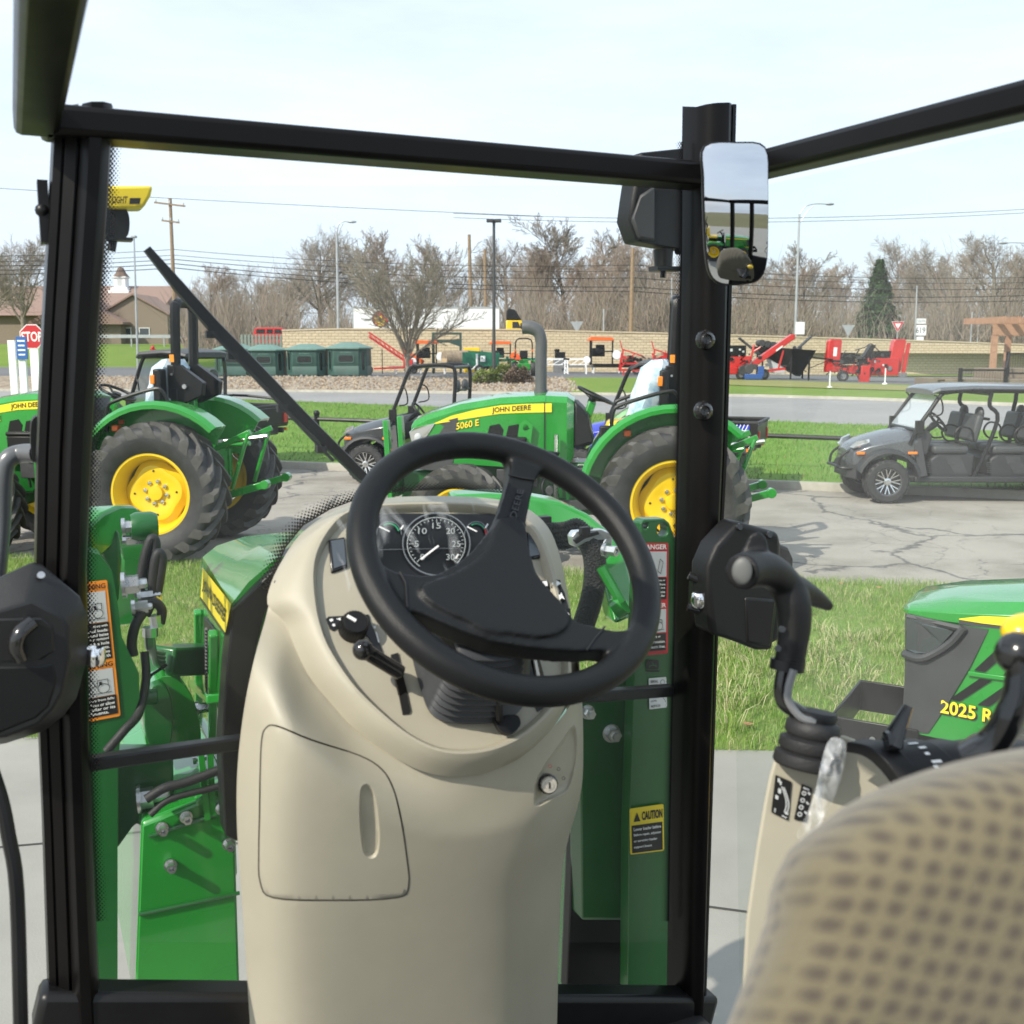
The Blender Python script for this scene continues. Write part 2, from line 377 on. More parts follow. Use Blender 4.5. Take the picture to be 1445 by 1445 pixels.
# ================================================================== THE SETTING: ground, roads, kerbs
def plin(pts, x):
    if x <= pts[0][0]: return pts[0][1]
    for (x0, y0), (x1, y1) in zip(pts, pts[1:]):
        if x <= x1: return y0 + (y1 - y0)*(x - x0)/(x1 - x0)
    return pts[-1][1]
def L0(x): return 5.72 - 0.05*x
def L1(x): return 10.43 - 0.145*x
def L2(x): return 18.45 - 0.355*x
def L3(x): return plin([(-60, 52), (-15, 50.5), (-8.4, 46.3), (8.4, 33.6), (20, 24.6), (40, 14)], x)
def L4(x): return plin([(-70, 62), (-10.3, 57.3), (11.5, 51.5), (16, 48.0), (19.6, 43.5), (40, 24)], x)
def L5(x): return L4(x) + plin([(-10, 5), (3, 6), (12, 12), (30, 16)], x)
def ZLOT(x): return plin([(5, 0.72), (28, 0.30)], x)
def ground_z(x, y):
    a, b = L4(x) + 0.15, L5(x)
    if y <= L2(x): return 0.0
    if y <= L3(x): return 0.12*(1 - (y - L2(x))/(L3(x) - L2(x)))
    if y <= a: return 0.0
    if y <= b: return 0.13 + (ZLOT(x) - 0.13)*(y - a)/(b - a)
    return ZLOT(x)
XS = [-70 + i*1.0 for i in range(141)]
def ground_mat(name, c1, c2, c3, s1, s2, rough=0.95, bump=0.4, bs=80, cracks=False):
    m = bpy.data.materials.new(name); m.use_nodes = True; n = m.node_tree.nodes; l = m.node_tree.links; b = n["Principled BSDF"]
    b.inputs['Roughness'].default_value = rough; b.inputs['Specular IOR Level'].default_value = 0.25
    tc = n.new("ShaderNodeTexCoord")
    def noise(sc, det=6, ro=0.65):
        t = n.new("ShaderNodeTexNoise"); t.inputs['Scale'].default_value = sc; t.inputs['Detail'].default_value = det; t.inputs['Roughness'].default_value = ro
        l.new(tc.outputs['Object'], t.inputs['Vector']); return t
    t1, t2 = noise(s1), noise(s2, 3, 0.7)
    r = n.new("ShaderNodeValToRGB"); r.color_ramp.elements[0].position = 0.35; r.color_ramp.elements[1].position = 0.66
    r.color_ramp.elements[0].color = (*c1, 1); r.color_ramp.elements[1].color = (*c2, 1)
    l.new(t1.outputs['Fac'], r.inputs['Fac'])
    mx = n.new("ShaderNodeMixRGB"); mx.inputs['Color2'].default_value = (*c3, 1)
    rr = n.new("ShaderNodeMapRange"); rr.inputs['From Min'].default_value = 0.45; rr.inputs['From Max'].default_value = 0.75
    l.new(t2.outputs['Fac'], rr.inputs['Value']); l.new(rr.outputs['Result'], mx.inputs['Fac']); l.new(r.outputs['Color'], mx.inputs['Color1'])
    last = mx.outputs['Color']
    if cracks:
        # tar-sealed cracks: distorted Voronoi edges at two scales, thinned by a noise mask
        for sc, wd, dk in ((0.42, 0.012, (0.10, 0.10, 0.10)), (0.95, 0.006, (0.17, 0.165, 0.16))):
            d = noise(1.6, 4); d2 = n.new("ShaderNodeMixRGB"); d2.blend_type = 'ADD'; d2.inputs['Fac'].default_value = 0.55
            l.new(tc.outputs['Object'], d2.inputs['Color1']); l.new(d.outputs['Color'], d2.inputs['Color2'])
            v = n.new("ShaderNodeTexVoronoi"); v.feature = 'DISTANCE_TO_EDGE'; v.inputs['Scale'].default_value = sc; l.new(d2.outputs['Color'], v.inputs['Vector'])
            lt = n.new("ShaderNodeMapRange"); lt.inputs['From Min'].default_value = wd*.25; lt.inputs['From Max'].default_value = wd*1.5; lt.inputs['To Min'].default_value = .85; lt.inputs['To Max'].default_value = 0; l.new(v.outputs['Distance'], lt.inputs['Value'])
            k = noise(0.5, 2); gt = n.new("ShaderNodeMath"); gt.operation = 'GREATER_THAN'; gt.inputs[1].default_value = 0.47; l.new(k.outputs['Fac'], gt.inputs[0])
            mu = n.new("ShaderNodeMath"); mu.operation = 'MULTIPLY'; l.new(lt.outputs[0], mu.inputs[0]); l.new(gt.outputs[0], mu.inputs[1])
            mm = n.new("ShaderNodeMixRGB"); mm.inputs['Color2'].default_value = (*dk, 1); l.new(mu.outputs[0], mm.inputs['Fac']); l.new(last, mm.inputs['Color1']); last = mm.outputs['Color']
    if cracks:      # broad oil and water stains
        t4 = noise(0.8, 5, .6); r4 = n.new('ShaderNodeValToRGB'); r4.color_ramp.elements[0].position = .30; r4.color_ramp.elements[1].position = .52; r4.color_ramp.elements[0].color = (.66, .65, .63, 1); l.new(t4.outputs['Fac'], r4.inputs['Fac'])
        m4 = n.new('ShaderNodeMixRGB'); m4.blend_type = 'MULTIPLY'; m4.inputs['Fac'].default_value = 1; l.new(last, m4.inputs['Color1']); l.new(r4.outputs['Color'], m4.inputs['Color2']); last = m4.outputs['Color']
    l.new(last, b.inputs['Base Color'])
    t3 = noise(bs, 3); bp = n.new("ShaderNodeBump"); bp.inputs['Strength'].default_value = bump; bp.inputs['Distance'].default_value = 0.02
    l.new(t3.outputs['Fac'], bp.inputs['Height']); l.new(bp.outputs['Normal'], b.inputs['Normal'])
    MATS[name] = m; return m
M_LAWN = ground_mat('lawn_soil', (0.115, 0.19, 0.04), (0.17, 0.26, 0.06), (0.26, 0.25, 0.11), 0.8, 9)
M_LAWN2 = ground_mat('verge_lawn', (0.095, 0.205, 0.022), (0.14, 0.265, 0.036), (0.18, 0.23, 0.06), 0.5, 14, bump=0.7, bs=40)
M_LAWN3 = ground_mat('bank_lawn', (0.11, 0.19, 0.028), (0.15, 0.235, 0.036), (0.19, 0.22, 0.06), 0.25, 6, bump=0.7, bs=20)
M_PAVE = ground_mat('worn_asphalt', (0.335, 0.308, 0.268), (0.41, 0.378, 0.33), (0.21, 0.20, 0.185), 0.35, 70, bump=0.5, bs=90, cracks=True)
M_ROAD = ground_mat('grey_asphalt', (0.25, 0.245, 0.245), (0.31, 0.305, 0.30), (0.22, 0.215, 0.21), 0.2, 8, bump=0.3, bs=40)
M_LOT = ground_mat('dark_asphalt', (0.13, 0.132, 0.138), (0.175, 0.175, 0.18), (0.12, 0.12, 0.12), 0.15, 6, bump=0.3, bs=30)
M_STONE = ground_mat('river_gravel', (0.24, 0.195, 0.145), (0.37, 0.31, 0.235), (0.12, 0.095, 0.075), 6.0, 2.6, bump=1.0, bs=5)
M_EARTH = ground_mat('far_ground', (0.13, 0.13, 0.06), (0.17, 0.16, 0.08), (0.14, 0.12, 0.07), 0.05, 0.3)
M_GREEN_P = ground_mat('putting_green_turf', (0.215, 0.215, 0.075), (0.25, 0.24, 0.09), (0.20, 0.21, 0.08), 0.4, 5)

def strip(name, f0, f1, z, m, ny=2, xs=XS, kind='structure', zn=0.0):
    mb = MB(); nx = len(xs); vs = []
    for j in range(ny + 1):
        for x in xs:
            y = f0(x) + (f1(x) - f0(x))*j/ny
            zz = z(x, y, j/ny)
            if zn and 0 < j < ny: zz += zn*mnoise.noise(V((x*0.9, y*0.9, 0)))
            vs.append((x, y, zz))
    fs = [(j*nx+i, j*nx+i+1, (j+1)*nx+i+1, (j+1)*nx+i) for j in range(ny) for i in range(nx-1)]
    mb.add(vs, fs); return mb.build(name, m, kind=kind, recalc=False)
XN = [x for x in XS if -40 <= x <= 28]
g = MB(); g.add([(-1500, -60, -0.25), (1500, -60, -0.25), (1500, 1600, -0.25), (-1500, 1600, -0.25)], [(0, 1, 2, 3)]); g.build('ground', M_EARTH, kind='structure')
ap = MB()
strip('concrete_apron', lambda x: -14, L0, lambda x, y, t: 0.0, CONC, 4, XN)
jt = MB()
for p, q in (((-9, 3.1), (-1.62, 4.62)), ((-1.62, 4.62), (-1.60, 5.78)), ((3.2, -6), (3.9, 5.4)), ((-1.62, 4.62), (3.6, 3.2))):
    a, b = V((*p, 0.004)), V((*q, 0.004)); e = V((-(b-a).y, (b-a).x, 0)).normalized()*0.007
    jt.add([a-e, b-e, b+e, a+e], [(0, 1, 2, 3)])
jt.build('apron_joints', mat('joint_sealant', (0.05, 0.05, 0.048), 0.9), kind='structure')
strip('near_lawn', L0, L1, lambda x, y, t: 0.03*math.sin(math.pi*t), M_LAWN, 10, XN, zn=0.03)
strip('pavement', L1, L2, lambda x, y, t: 0.0, M_PAVE, 4, XN)
strip('verge_lawn_ground', lambda x: L2(x) + 0.15, L3, lambda x, y, t: 0.13*(1-t) , M_LAWN2, 8, XN + [29, 30], zn=0.03)
strip('road', L3, L4, lambda x, y, t: 0.0, M_ROAD, 3)
def kerb(name, f, xs):
    mb = MB(); rings = []
    for x in xs:
        y = f(x); rings.append([(x, y, -0.02), (x, y + 0.025, 0.11), (x, y + 0.045, 0.13), (x, y + 0.15, 0.132), (x, y + 0.16, 0.0)])
    mb.loft(rings, closed=False); return mb.build(name, KERB, kind='structure', recalc=False)
kerb('pavement_kerb', L2, XN); kerb('road_kerb', L4, XS)
zb = lambda x, y, t: 0.13 + (ZLOT(x) - 0.13)*t
GX0 = 1.8
def split(x, lo): return (x < GX0) == lo
strip('gravel_bed', lambda x: L4(x)+0.15, L5, zb, M_STONE, 10, [x for x in XS if x <= 3], zn=0.06)
strip('bank_lawn_ground', lambda x: L4(x)+0.15, L5, zb, M_LAWN3, 6, [x for x in XS if x >= 3])
strip('equipment_lot', L5, lambda x: 118, lambda x, y, t: ZLOT(x), M_LOT, 4)
# loose stones on the gravel bed: one uncountable mass
st = MB(); r_ = random.Random(3)
for i in range(5200):
    x = r_.uniform(-26, 3.4); y0, y1 = L4(x) + 0.25, L5(x); y = r_.uniform(y0, y1)
    z = zb(x, y, (y - L4(x) - .15)/(L5(x) - L4(x) - .15)); s_ = r_.uniform(0.05, 0.13)
    a = r_.uniform(0, 6.28); ca, sa = math.cos(a)*s_, math.sin(a)*s_; t_ = r_.uniform(0.5, 1.0)
    st.add([(x+ca, y+sa*.8, z-.02), (x-sa, y+ca*.7, z-.02), (x-ca, y-sa*.8, z-.02), (x+sa, y-ca*.7, z-.02), (x+ca*.2, y, z+s_*t_), (x-ca*.3, y+sa*.2, z+s_*t_*.9)],
           [(0, 1, 4), (1, 5, 4), (1, 2, 5), (2, 3, 5), (3, 4, 5), (3, 0, 4)], r_.randrange(3))
st.build('gravel_stones', [mat('tan_stone', (0.37, 0.30, 0.22), .9), mat('grey_stone', (0.30, 0.27, 0.24), .9), mat('brown_stone', (0.20, 0.145, 0.10), .9)], kind='stuff', recalc=False, shade=False)
# grass ribbon at the foot of the wall, putting green on the bank
def sheet(name, pts, m, kind='structure', off=0.004):
    mb = MB(); mb.poly([(p[0], p[1], ground_z(p[0], p[1]) + off if len(p) < 3 else p[2]) for p in pts]); return mb.build(name, m, kind=kind)
sheet('wall_foot_lawn', [(24, 78), (60, 82), (60, 86), (24, 82.3)], M_LAWN3)
pg = []
for k in range(28):
    a = 2*math.pi*k/28; u, w = 15.5 + 6.4*math.cos(a), 0.70 + 0.24*math.sin(a)
    y = L4(u) + .15 + w*(L5(u) - L4(u) - .15); pg.append((u, y, zb(u, y, w) + 0.03))
pgm = MB(); pgm.poly(pg); pgm.build('putting_green', M_GREEN_P, kind='structure')
# land behind the retaining wall and the grass rise at the far left
up = MB(); up.add([(-21.4, 76, 2.15), (70, 86.5, 1.9), (300, 400, 2.0), (-300, 400, 2.0), (-80, 150, 2.1), (-21.4, 117, 2.1)], [(0, 1, 5), (1, 2, 5), (2, 3, 5), (3, 4, 5)]); up.build('upper_ground', M_EARTH, kind='structure', shade=False, recalc=False)
rise = MB()
rise.add([(-90, 98, 0.65), (-21.5, 98, 0.65), (-21.5, 114, 2.9), (-90, 114, 2.9), (-21.5, 240, 3.0), (-200, 240, 3.0), (-21.5, 75.5, 0.6), (-21.0, 98, 0.6)], [(0, 1, 2, 3), (3, 2, 4, 5)])
rise.build('grass_rise', M_LAWN3, kind='structure', shade=False, recalc=False)

# ------------------------------------------------------------------ grass blades (uncountable)
def blades(name, n, xr, f0, f1, hmin, hmax, w, mats, seed, cond=None, clump=0.0, zf=ground_z):
    r = random.Random(seed); vs = []; fs = []; mi = []
    while len(fs) < n:
        x = r.uniform(*xr); t = r.random(); y = f0(x) + (f1(x) - f0(x))*t
        if abs(x)/max(y, .1) > 0.56: continue
        nz = mnoise.noise(V((x*0.8, y*0.8, 5.0))); n2 = mnoise.noise(V((x*2.6, y*2.6, 9.0)))
        h = r.uniform(hmin, hmax)*(1 + 0.55*nz + 0.35*n2)
        z = zf(x, y); a = r.uniform(0, 6.283); lean = r.uniform(0.1, 0.9)*h
        dx, dy = math.cos(a), math.sin(a); b = r.uniform(0, 6.283); px, py = math.cos(b)*w, math.sin(b)*w
        o = len(vs)
        vs += [(x-px, y-py, z-.01), (x+px, y+py, z-.01), (x+px*.7+dx*lean*.4, y+py*.7+dy*lean*.4, z+h*.62), (x-px*.7+dx*lean*.4, y-py*.7+dy*lean*.4, z+h*.62), (x+dx*lean, y+dy*lean, z+h)]
        fs += [(o, o+1, o+2, o+3), (o+3, o+2, o+4)]
        dry = 0.08 + 0.5*max(0, n2) + 0.35*max(0, nz)
        k = 2 if r.random() < dry*0.62 else (1 if r.random() < 0.45 else 0)
        mi += [k, k]
    me = bpy.data.meshes.new(name); me.from_pydata(vs, [], fs)
    for m in mats: me.materials.append(m)
    me.polygons.foreach_set('material_index', mi)
    o = bpy.data.objects.new(name, me); COL.objects.link(o); o['kind'] = 'stuff'; return o
GB = [mat('grass_blade_green', (0.125, 0.23, 0.032), 0.6), mat('grass_blade_light', (0.205, 0.325, 0.06), 0.6), mat('grass_blade_straw', (0.42, 0.40, 0.22), 0.7)]
blades('near_lawn_grass', 260000, (-5.5, 6.0), lambda x: L0(x) - .03 + .07*mnoise.noise(V((x*2.2, 1.5, 0))), lambda x: L1(x) + 0.06 + .16*mnoise.noise(V((x*1.7, 7.5, 0))), 0.025, 0.065, 0.0019, GB, 11, zf=lambda x, y: 0.02)
GB2 = [mat('verge_blade_green', (0.10, 0.22, 0.025), 0.7), mat('verge_blade_light', (0.15, 0.28, 0.042), 0.7), mat('verge_blade_straw', (0.25, 0.26, 0.09), 0.7)]
blades('verge_grass', 100000, (-14, 12), lambda x: L2(x) + 0.17, L3, 0.04, 0.10, 0.008, GB2, 12)

# longer dry tufts and fallen leaves in the near lawn
r_ = random.Random(21); tv = []; tf = []; tm = []
for c in range(150):
    y = r_.uniform(5.9, 9.6); x = r_.uniform(-.50, .52)*y
    if r_.random() < .45: x = r_.uniform(1.2, 3.0); y = r_.uniform(6.2, 8.2)
    R0 = r_.uniform(.05, .20); hh = r_.uniform(.07, .15)
    for k in range(int(150*R0 + 22)):
        a, q = r_.uniform(0, 6.28), R0*r_.random()**.5; bx, by = x + math.cos(a)*q, y + math.sin(a)*q; h = hh*r_.uniform(.6, 1.2); ph = a + r_.gauss(0, .7); ln = h*r_.uniform(.3, 1.1); e = r_.uniform(0, 6.28); w = .0022
        o = len(tv); ex, ey = math.cos(e)*w, math.sin(e)*w; dx, dy = math.cos(ph)*ln, math.sin(ph)*ln
        tv += [(bx-ex, by-ey, .02), (bx+ex, by+ey, .02), (bx+ex+dx*.35, by+ey+dy*.35, .02+h*.7), (bx-ex+dx*.35, by-ey+dy*.35, .02+h*.7), (bx+dx, by+dy, .02+h*r_.uniform(.7, 1.0))]; tf += [(o, o+1, o+2, o+3), (o+3, o+2, o+4)]; k_ = r_.choice((0, 1, 2, 2)); tm += [k_, k_]
for c in range(60):
    y = r_.uniform(5.8, 9.8); x = r_.uniform(-.5, .52)*y; a = r_.uniform(0, 6.28); s_ = r_.uniform(.02, .045); ca, sa = math.cos(a)*s_, math.sin(a)*s_; z = .055
    o = len(tv); tv += [(x+ca, y+sa, z+.01), (x-sa*.6, y+ca*.6, z), (x-ca, y-sa, z+.015), (x+sa*.6, y-ca*.6, z+.005)]; tf.append((o, o+1, o+2, o+3)); tm.append(3)
me = bpy.data.meshes.new('dry_tufts'); me.from_pydata(tv, [], tf)
for m_ in GB + [mat('dead_leaf', (.30, .17, .085), .8)]: me.materials.append(m_)
me.polygons.foreach_set('material_index', tm); ob = bpy.data.objects.new('dry_tufts', me); COL.objects.link(ob); ob['kind'] = 'stuff'
# ================================================================== FAR BACKGROUND: wall, trees, poles, trailer, buildings
# retaining wall of split-face block
def wall_material():
    m = bpy.data.materials.new('split_face_block'); m.use_nodes = True; n = m.node_tree.nodes; l = m.node_tree.links; b = n["Principled BSDF"]; b.inputs['Roughness'].default_value = 0.95
    uv = n.new("ShaderNodeUVMap"); br = n.new("ShaderNodeTexBrick"); l.new(uv.outputs['UV'], br.inputs['Vector'])
    br.inputs['Color1'].default_value = (0.70, 0.58, 0.395, 1); br.inputs['Color2'].default_value = (0.64, 0.525, 0.35, 1); br.inputs['Mortar'].default_value = (0.42, 0.335, 0.21, 1)
    br.inputs['Scale'].default_value = 1.0; br.inputs['Mortar Size'].default_value = 0.016; br.inputs['Brick Width'].default_value = 0.45; br.inputs['Row Height'].default_value = 0.2; br.inputs['Bias'].default_value = 0.1
    tc = n.new("ShaderNodeTexCoord"); t = n.new("ShaderNodeTexNoise"); t.inputs['Scale'].default_value = 5; t.inputs['Detail'].default_value = 5; l.new(tc.outputs['Object'], t.inputs['Vector'])
    mx = n.new("ShaderNodeMixRGB"); mx.blend_type = 'MULTIPLY'; mx.inputs['Fac'].default_value = 0.35; l.new(br.outputs['Color'], mx.inputs['Color1'])
    r = n.new("ShaderNodeValToRGB"); r.color_ramp.elements[0].position = .3; r.color_ramp.elements[1].position = .7; r.color_ramp.elements[0].color = (.72, .70, .66, 1); l.new(t.outputs['Fac'], r.inputs['Fac']); l.new(r.outputs['Color'], mx.inputs['Color2'])
    l.new(mx.outputs['Color'], b.inputs['Base Color'])
    ad = n.new("ShaderNodeMath"); ad.operation = 'MULTIPLY_ADD'; ad.inputs[1].default_value = -1.0; l.new(br.outputs['Fac'], ad.inputs[0]); l.new(t.outputs['Fac'], ad.inputs[2])
    bp = n.new("ShaderNodeBump"); bp.inputs['Strength'].default_value = 0.8; bp.inputs['Distance'].default_value = 0.06; l.new(ad.outputs[0], bp.inputs['Height']); l.new(bp.outputs['Normal'], b.inputs['Normal'])
    return m
M_BLOCK = wall_material(); M_COPE = mat('wall_coping', (0.60, 0.49, 0.33), 0.85, var=0.08)
def on(px, py, y): p = G(px, py, y); return p
wl = thing('retaining_wall', 'long tan split-face block wall behind the equipment lot', 'wall', (0, 76, 0))
wp = [(G(398, 467, 74.5), 0.4), (G(480, 465, 75), .5), (G(720, 466, 77), .6), (G(985, 472, 79.5), .55), (G(1280, 481, 83), .3), (G(1480, 488, 85.5), .2), (G(1900, 500, 92), .1)]
mb = MB(); cp = MB(); uvs = []; dist = 0
for i in range(len(wp) - 1):
    (a, za), (b, zb_) = wp[i], wp[i+1]; o = V((0, 76, 0)); n = 1
    A0, A1, B0, B1 = V((a.x, a.y, -.1)), V(a), V((b.x, b.y, -.1)), V(b)
    d = (b - a); L_ = math.hypot(d.x, d.y); back = V((-d.y, d.x, 0)).normalized()*0.4
    mb.add([A0, B0, B1, A1, A0+back, B0+back, B1+back, A1+back], [(0, 1, 2, 3), (4, 7, 6, 5), (3, 2, 6, 7)])
    uvs += [(dist, A0.z), (dist+L_, B0.z), (dist+L_, B1.z), (dist, A1.z)] + [(0, 0)]*8; dist += L_
    cp.bar(A1 + back*.5 + V((0, 0, .045)), B1 + back*.5 + V((0, 0, .045)), 0.5, 0.09)
    k = int(L_/8)
    for q in range(1, k + 1):
        p0, p1 = A0.lerp(B0, q/(k+1)), A1.lerp(B1, q/(k+1)); f = -back.normalized()*0.004; e = d.normalized()*0.035
        cp.add([p0-e+f, p0+e+f, p1+e+f, p1-e+f], [(0, 1, 2, 3)])
for x in (mb, cp): x.xf(Matrix.Translation((0, -76, 0)))
wo = mb.build('block_face', M_BLOCK, wl, recalc=False)
ul = wo.data.uv_layers.new(name='UVMap')
for i, c in enumerate(uvs): ul.data[i].uv = c
cp.build('coping', M_COPE, wl)

# ------------------------------------------------------------------ bare trees
def grow(mb_t, mb_c, r, p, d, L, rad, lev, maxlev, up, ang, nch, wob, lratio=0.62):
    seg = 5 if lev == 0 else (4 if lev == 1 else (3 if lev == 2 else 2))
    pts = [p]; dirs = []; q = V(p); dd = V(d)
    for i in range(seg):
        dd = (dd + V((r.gauss(0, wob), r.gauss(0, wob), r.gauss(0, wob*.7) + up*0.12))).normalized()
        q = q + dd*(L/seg); pts.append(q); dirs.append(dd)
    rs = [rad*(1 - 0.62*i/seg) for i in range(seg + 1)]
    (mb_t if lev <= 1 else mb_c).tube(pts, rs, 8 if lev == 0 else (5 if lev == 1 else 3), caps=False)
    if lev >= maxlev: return
    n = nch[lev]
    for k in range(n):
        t = (0.30 if lev == 0 else 0.22) + (0.78 - (0.08 if lev == 0 else 0))*(k + r.random()*.8)/n; t = min(t, 0.98)
        i = min(int(t*seg), seg - 1); b = pts[i].lerp(pts[i+1], t*seg - i)
        a0, b0 = frame_from(dirs[i]); ph = r.uniform(0, 6.283); an = math.radians(r.gauss(ang[lev], 8))
        nd = (dirs[i]*math.cos(an) + (a0*math.cos(ph) + b0*math.sin(ph))*math.sin(an)).normalized()
        ll = L*lratio*r.uniform(0.7, 1.1)*(1.15 - 0.45*t)
        grow(mb_t, mb_c, r, b, nd, ll, max(0.0125, rs[i]*0.55*(1 - .3*t)), lev + 1, maxlev, up, ang, nch, wob, lratio)
P_H = {}
def bare_proto(seed, h, kind, twig):
    r = random.Random(seed); t, c = MB(), MB()
    if kind == 'oak': grow(t, c, r, V((0, 0, 0)), V((0, 0, 1)), h*.72, h*.026, 0, 4, 0.5, (52, 46, 42, 40), (14, 8, 7, 6), 0.08)
    elif kind == 'slim': grow(t, c, r, V((0, 0, 0)), V((0, 0, 1)), h*.9, h*.016, 0, 4, 0.9, (36, 34, 34, 34), (17, 9, 7, 6), 0.06, 0.45)
    elif kind == 'vase':
        t.tube([(0, 0, 0), (0.03, 0, h*.07), (0, 0.02, h*.15), (0.02, 0, h*.22)], [h*.022, h*.017, h*.016, h*.014], 8)
        for k in range(14):
            ph = 2*math.pi*k/14*3 + r.uniform(-.3, .3); an = math.radians(r.uniform(8, 60))
            d = V((math.cos(ph)*math.sin(an), math.sin(ph)*math.sin(an), math.cos(an)))
            grow(t, c, r, V((0, 0, h*(.13 + .09*r.random()))), d, h*r.uniform(.50, .68)*(1.12 if an < .5 else .95), h*.0085, 1, 4, 0.55, (30, 30, 30, 32), (0, 13, 8, 6), 0.07, 0.42)
    else: grow(t, c, r, V((0, 0, 0)), V((0, 0, 1)), h*.8, h*.013, 0, 4, 0.7, (42, 40, 38, 38), (18, 9, 7, 6), 0.09, 0.5)
    root = thing('bare_tree', 'x', 'tree'); P_H[id(root)] = .87*max(v.z for v in c.v); t.build('trunk', [BARK], root, recalc=False, ang=80); c.build('crown', twig, root, recalc=False, ang=80)
    return root
P_OAK = [bare_proto(s, 10, 'oak', TWIG) for s in (21, 22, 23)]
P_SLIM = [bare_proto(s, 10, 'slim', TWIG) for s in (31, 32)]
P_BRN = [bare_proto(s, 10, 'bush', TWIG_B) for s in (41, 42)]
used_proto = set()
def put(proto, x, y, z, sc, rz, label, group=None, sx=1.0):
    if id(proto) in used_proto: o = copy_tree(proto)
    else: used_proto.add(id(proto)); o = proto
    o.location = (x, y, z); o.scale = (sc*sx, sc*sx, sc); o.rotation_euler = (0, 0, rz); o['label'] = label; o['category'] = 'tree'
    if group: o['group'] = group
    elif 'group' in o: del o['group']
    return o
TG = 'bare trees behind the wall'
r_ = random.Random(77)
def tree_px(px, top, y, proto, label, wide=1.0, group=TG, base=2.0):
    X = GX(px, y); zt = G(px, top, y).z; return put(proto, X, y, base, (zt - base)/P_H[id(proto)], r_.uniform(0, 6.28), label, group, wide)
O, S, B = P_OAK, P_SLIM, P_BRN
for a in [
 (-20, 345, 120, O[0], 'bare tree at the far left behind the stop sign', 1.0), (40, 352, 135, O[1], 'bare tree behind the brown church roof, left of the pillar', 1.0),
 (298, 385, 104, B[0], 'small bare tree right of the steeple, behind the wiper arm', 1.15), (352, 388, 120, O[2], 'bare tree above the red pickup, left of the big spreading tree', 1.05),
 (385, 400, 128, B[1], 'low bare tree just left of the big spreading tree', 1.2), (408, 396, 138, O[1], 'bare tree above the left end of the wall', 1.0),
 (455, 338, 112, O[0], 'large spreading dark bare tree left of the curved street lamp', 1.0), (478, 345, 122, O[2], 'bare tree directly behind the curved street lamp', 1.0), (520, 352, 118, S[0], 'slim bare tree above the left end of the white trailer', 1.25),
 (556, 345, 128, B[0], 'bare tree behind the left part of the white trailer', 1.1), (640, 360, 116, S[1], 'bare tree above the white trailer, left of the wooden poles', 1.2), (612, 350, 126, B[1], 'bare tree above the middle of the white trailer', 1.1),
 (672, 372, 124, S[0], 'bare tree between the two thin wooden poles', 1.2), (712, 352, 120, O[1], 'bare tree just right of the dark parking lot lamp', .85), (742, 362, 114, B[0], 'reddish bare tree above the yellow truck cab', 1.0),
 (762, 336, 118, S[1], 'tall slim bare tree right of the yellow truck cab', 1.5), (800, 330, 122, S[0], 'tallest slim bare tree above the exhaust stack', 1.6), (835, 345, 130, S[1], 'slim bare tree in the middle of the tree row', 1.5),
 (822, 372, 112, B[1], 'reddish bare tree right of the exhaust stack', 1.15), (855, 352, 108, B[0], 'reddish bare tree left of the tall wooden pole', 1.1), (882, 356, 116, B[1], 'reddish bare tree behind the tall wooden pole', 1.1), (915, 350, 110, O[2], 'bare tree above the white house', .95), (940, 366, 120, B[0], 'bare tree beside the right window pillar, behind the white house', 1.1),
 (1010, 380, 118, O[0], 'bare tree directly behind the right window pillar', 1.0), (1045, 395, 108, B[1], 'reddish bare tree just right of the window pillar', 1.2), (1078, 385, 122, O[1], 'bare tree between the mirror and the tall street lamp', .95),
 (1105, 375, 112, B[0], 'bare tree left of the tall street lamp', 1.1), (1140, 362, 116, S[1], 'bare tree just right of the tall street lamp', 1.4), (1165, 380, 126, B[1], 'reddish bare tree left of the evergreen', 1.1), (1192, 388, 120, B[0], 'low bare tree against the left side of the evergreen', 1.1),
 (1237, 350, 128, O[2], 'large rounded bare tree rising behind the evergreen', 1.05), (1275, 372, 120, B[1], 'bare tree just right of the evergreen', 1.1), (1312, 358, 110, O[0], 'bare tree with a pale trunk behind the route sign', .85), (1345, 380, 124, B[0], 'bare tree between the route sign and the large spreading tree', 1.15),
 (1392, 346, 106, O[1], 'large spreading bare tree above the pergola', 1.1), (1430, 365, 120, B[1], 'bare tree above the right end of the pergola', 1.1), (1470, 352, 112, O[2], 'bare tree at the right edge of the view', 1.0)]: tree_px(*a)
# thicket of thin stems behind the wall: one mass
th = MB(); rr = random.Random(5)
for i in range(22000):
    px = rr.uniform(262, 1500)
    if 500 < px < 735 and rr.random() < .5: continue
    y = rr.uniform(92, 135); X = GX(px, y); h = rr.uniform(1.5, 8.5)*(1 if px > 720 else .7); z = 1.9
    d = V((rr.gauss(0, .28), rr.gauss(0, .28), 1)).normalized(); h *= .35 + .9*max(0, min(1, .5 + 1.1*mnoise.noise(V((px*.022, 3.3, 1.0))))); p = V((X, y, z + rr.random()*1.5)); q = p + d*h*.5; e = q + (d + V((rr.gauss(0, .3), rr.gauss(0, .2), 0)))*h*.5
    th.tube([p, q, e], [.03, .02, .008], 3, rr.randrange(3), caps=False)
th.build('thicket', [TWIG, TWIG_B, TWIG_G], kind='stuff', recalc=False)
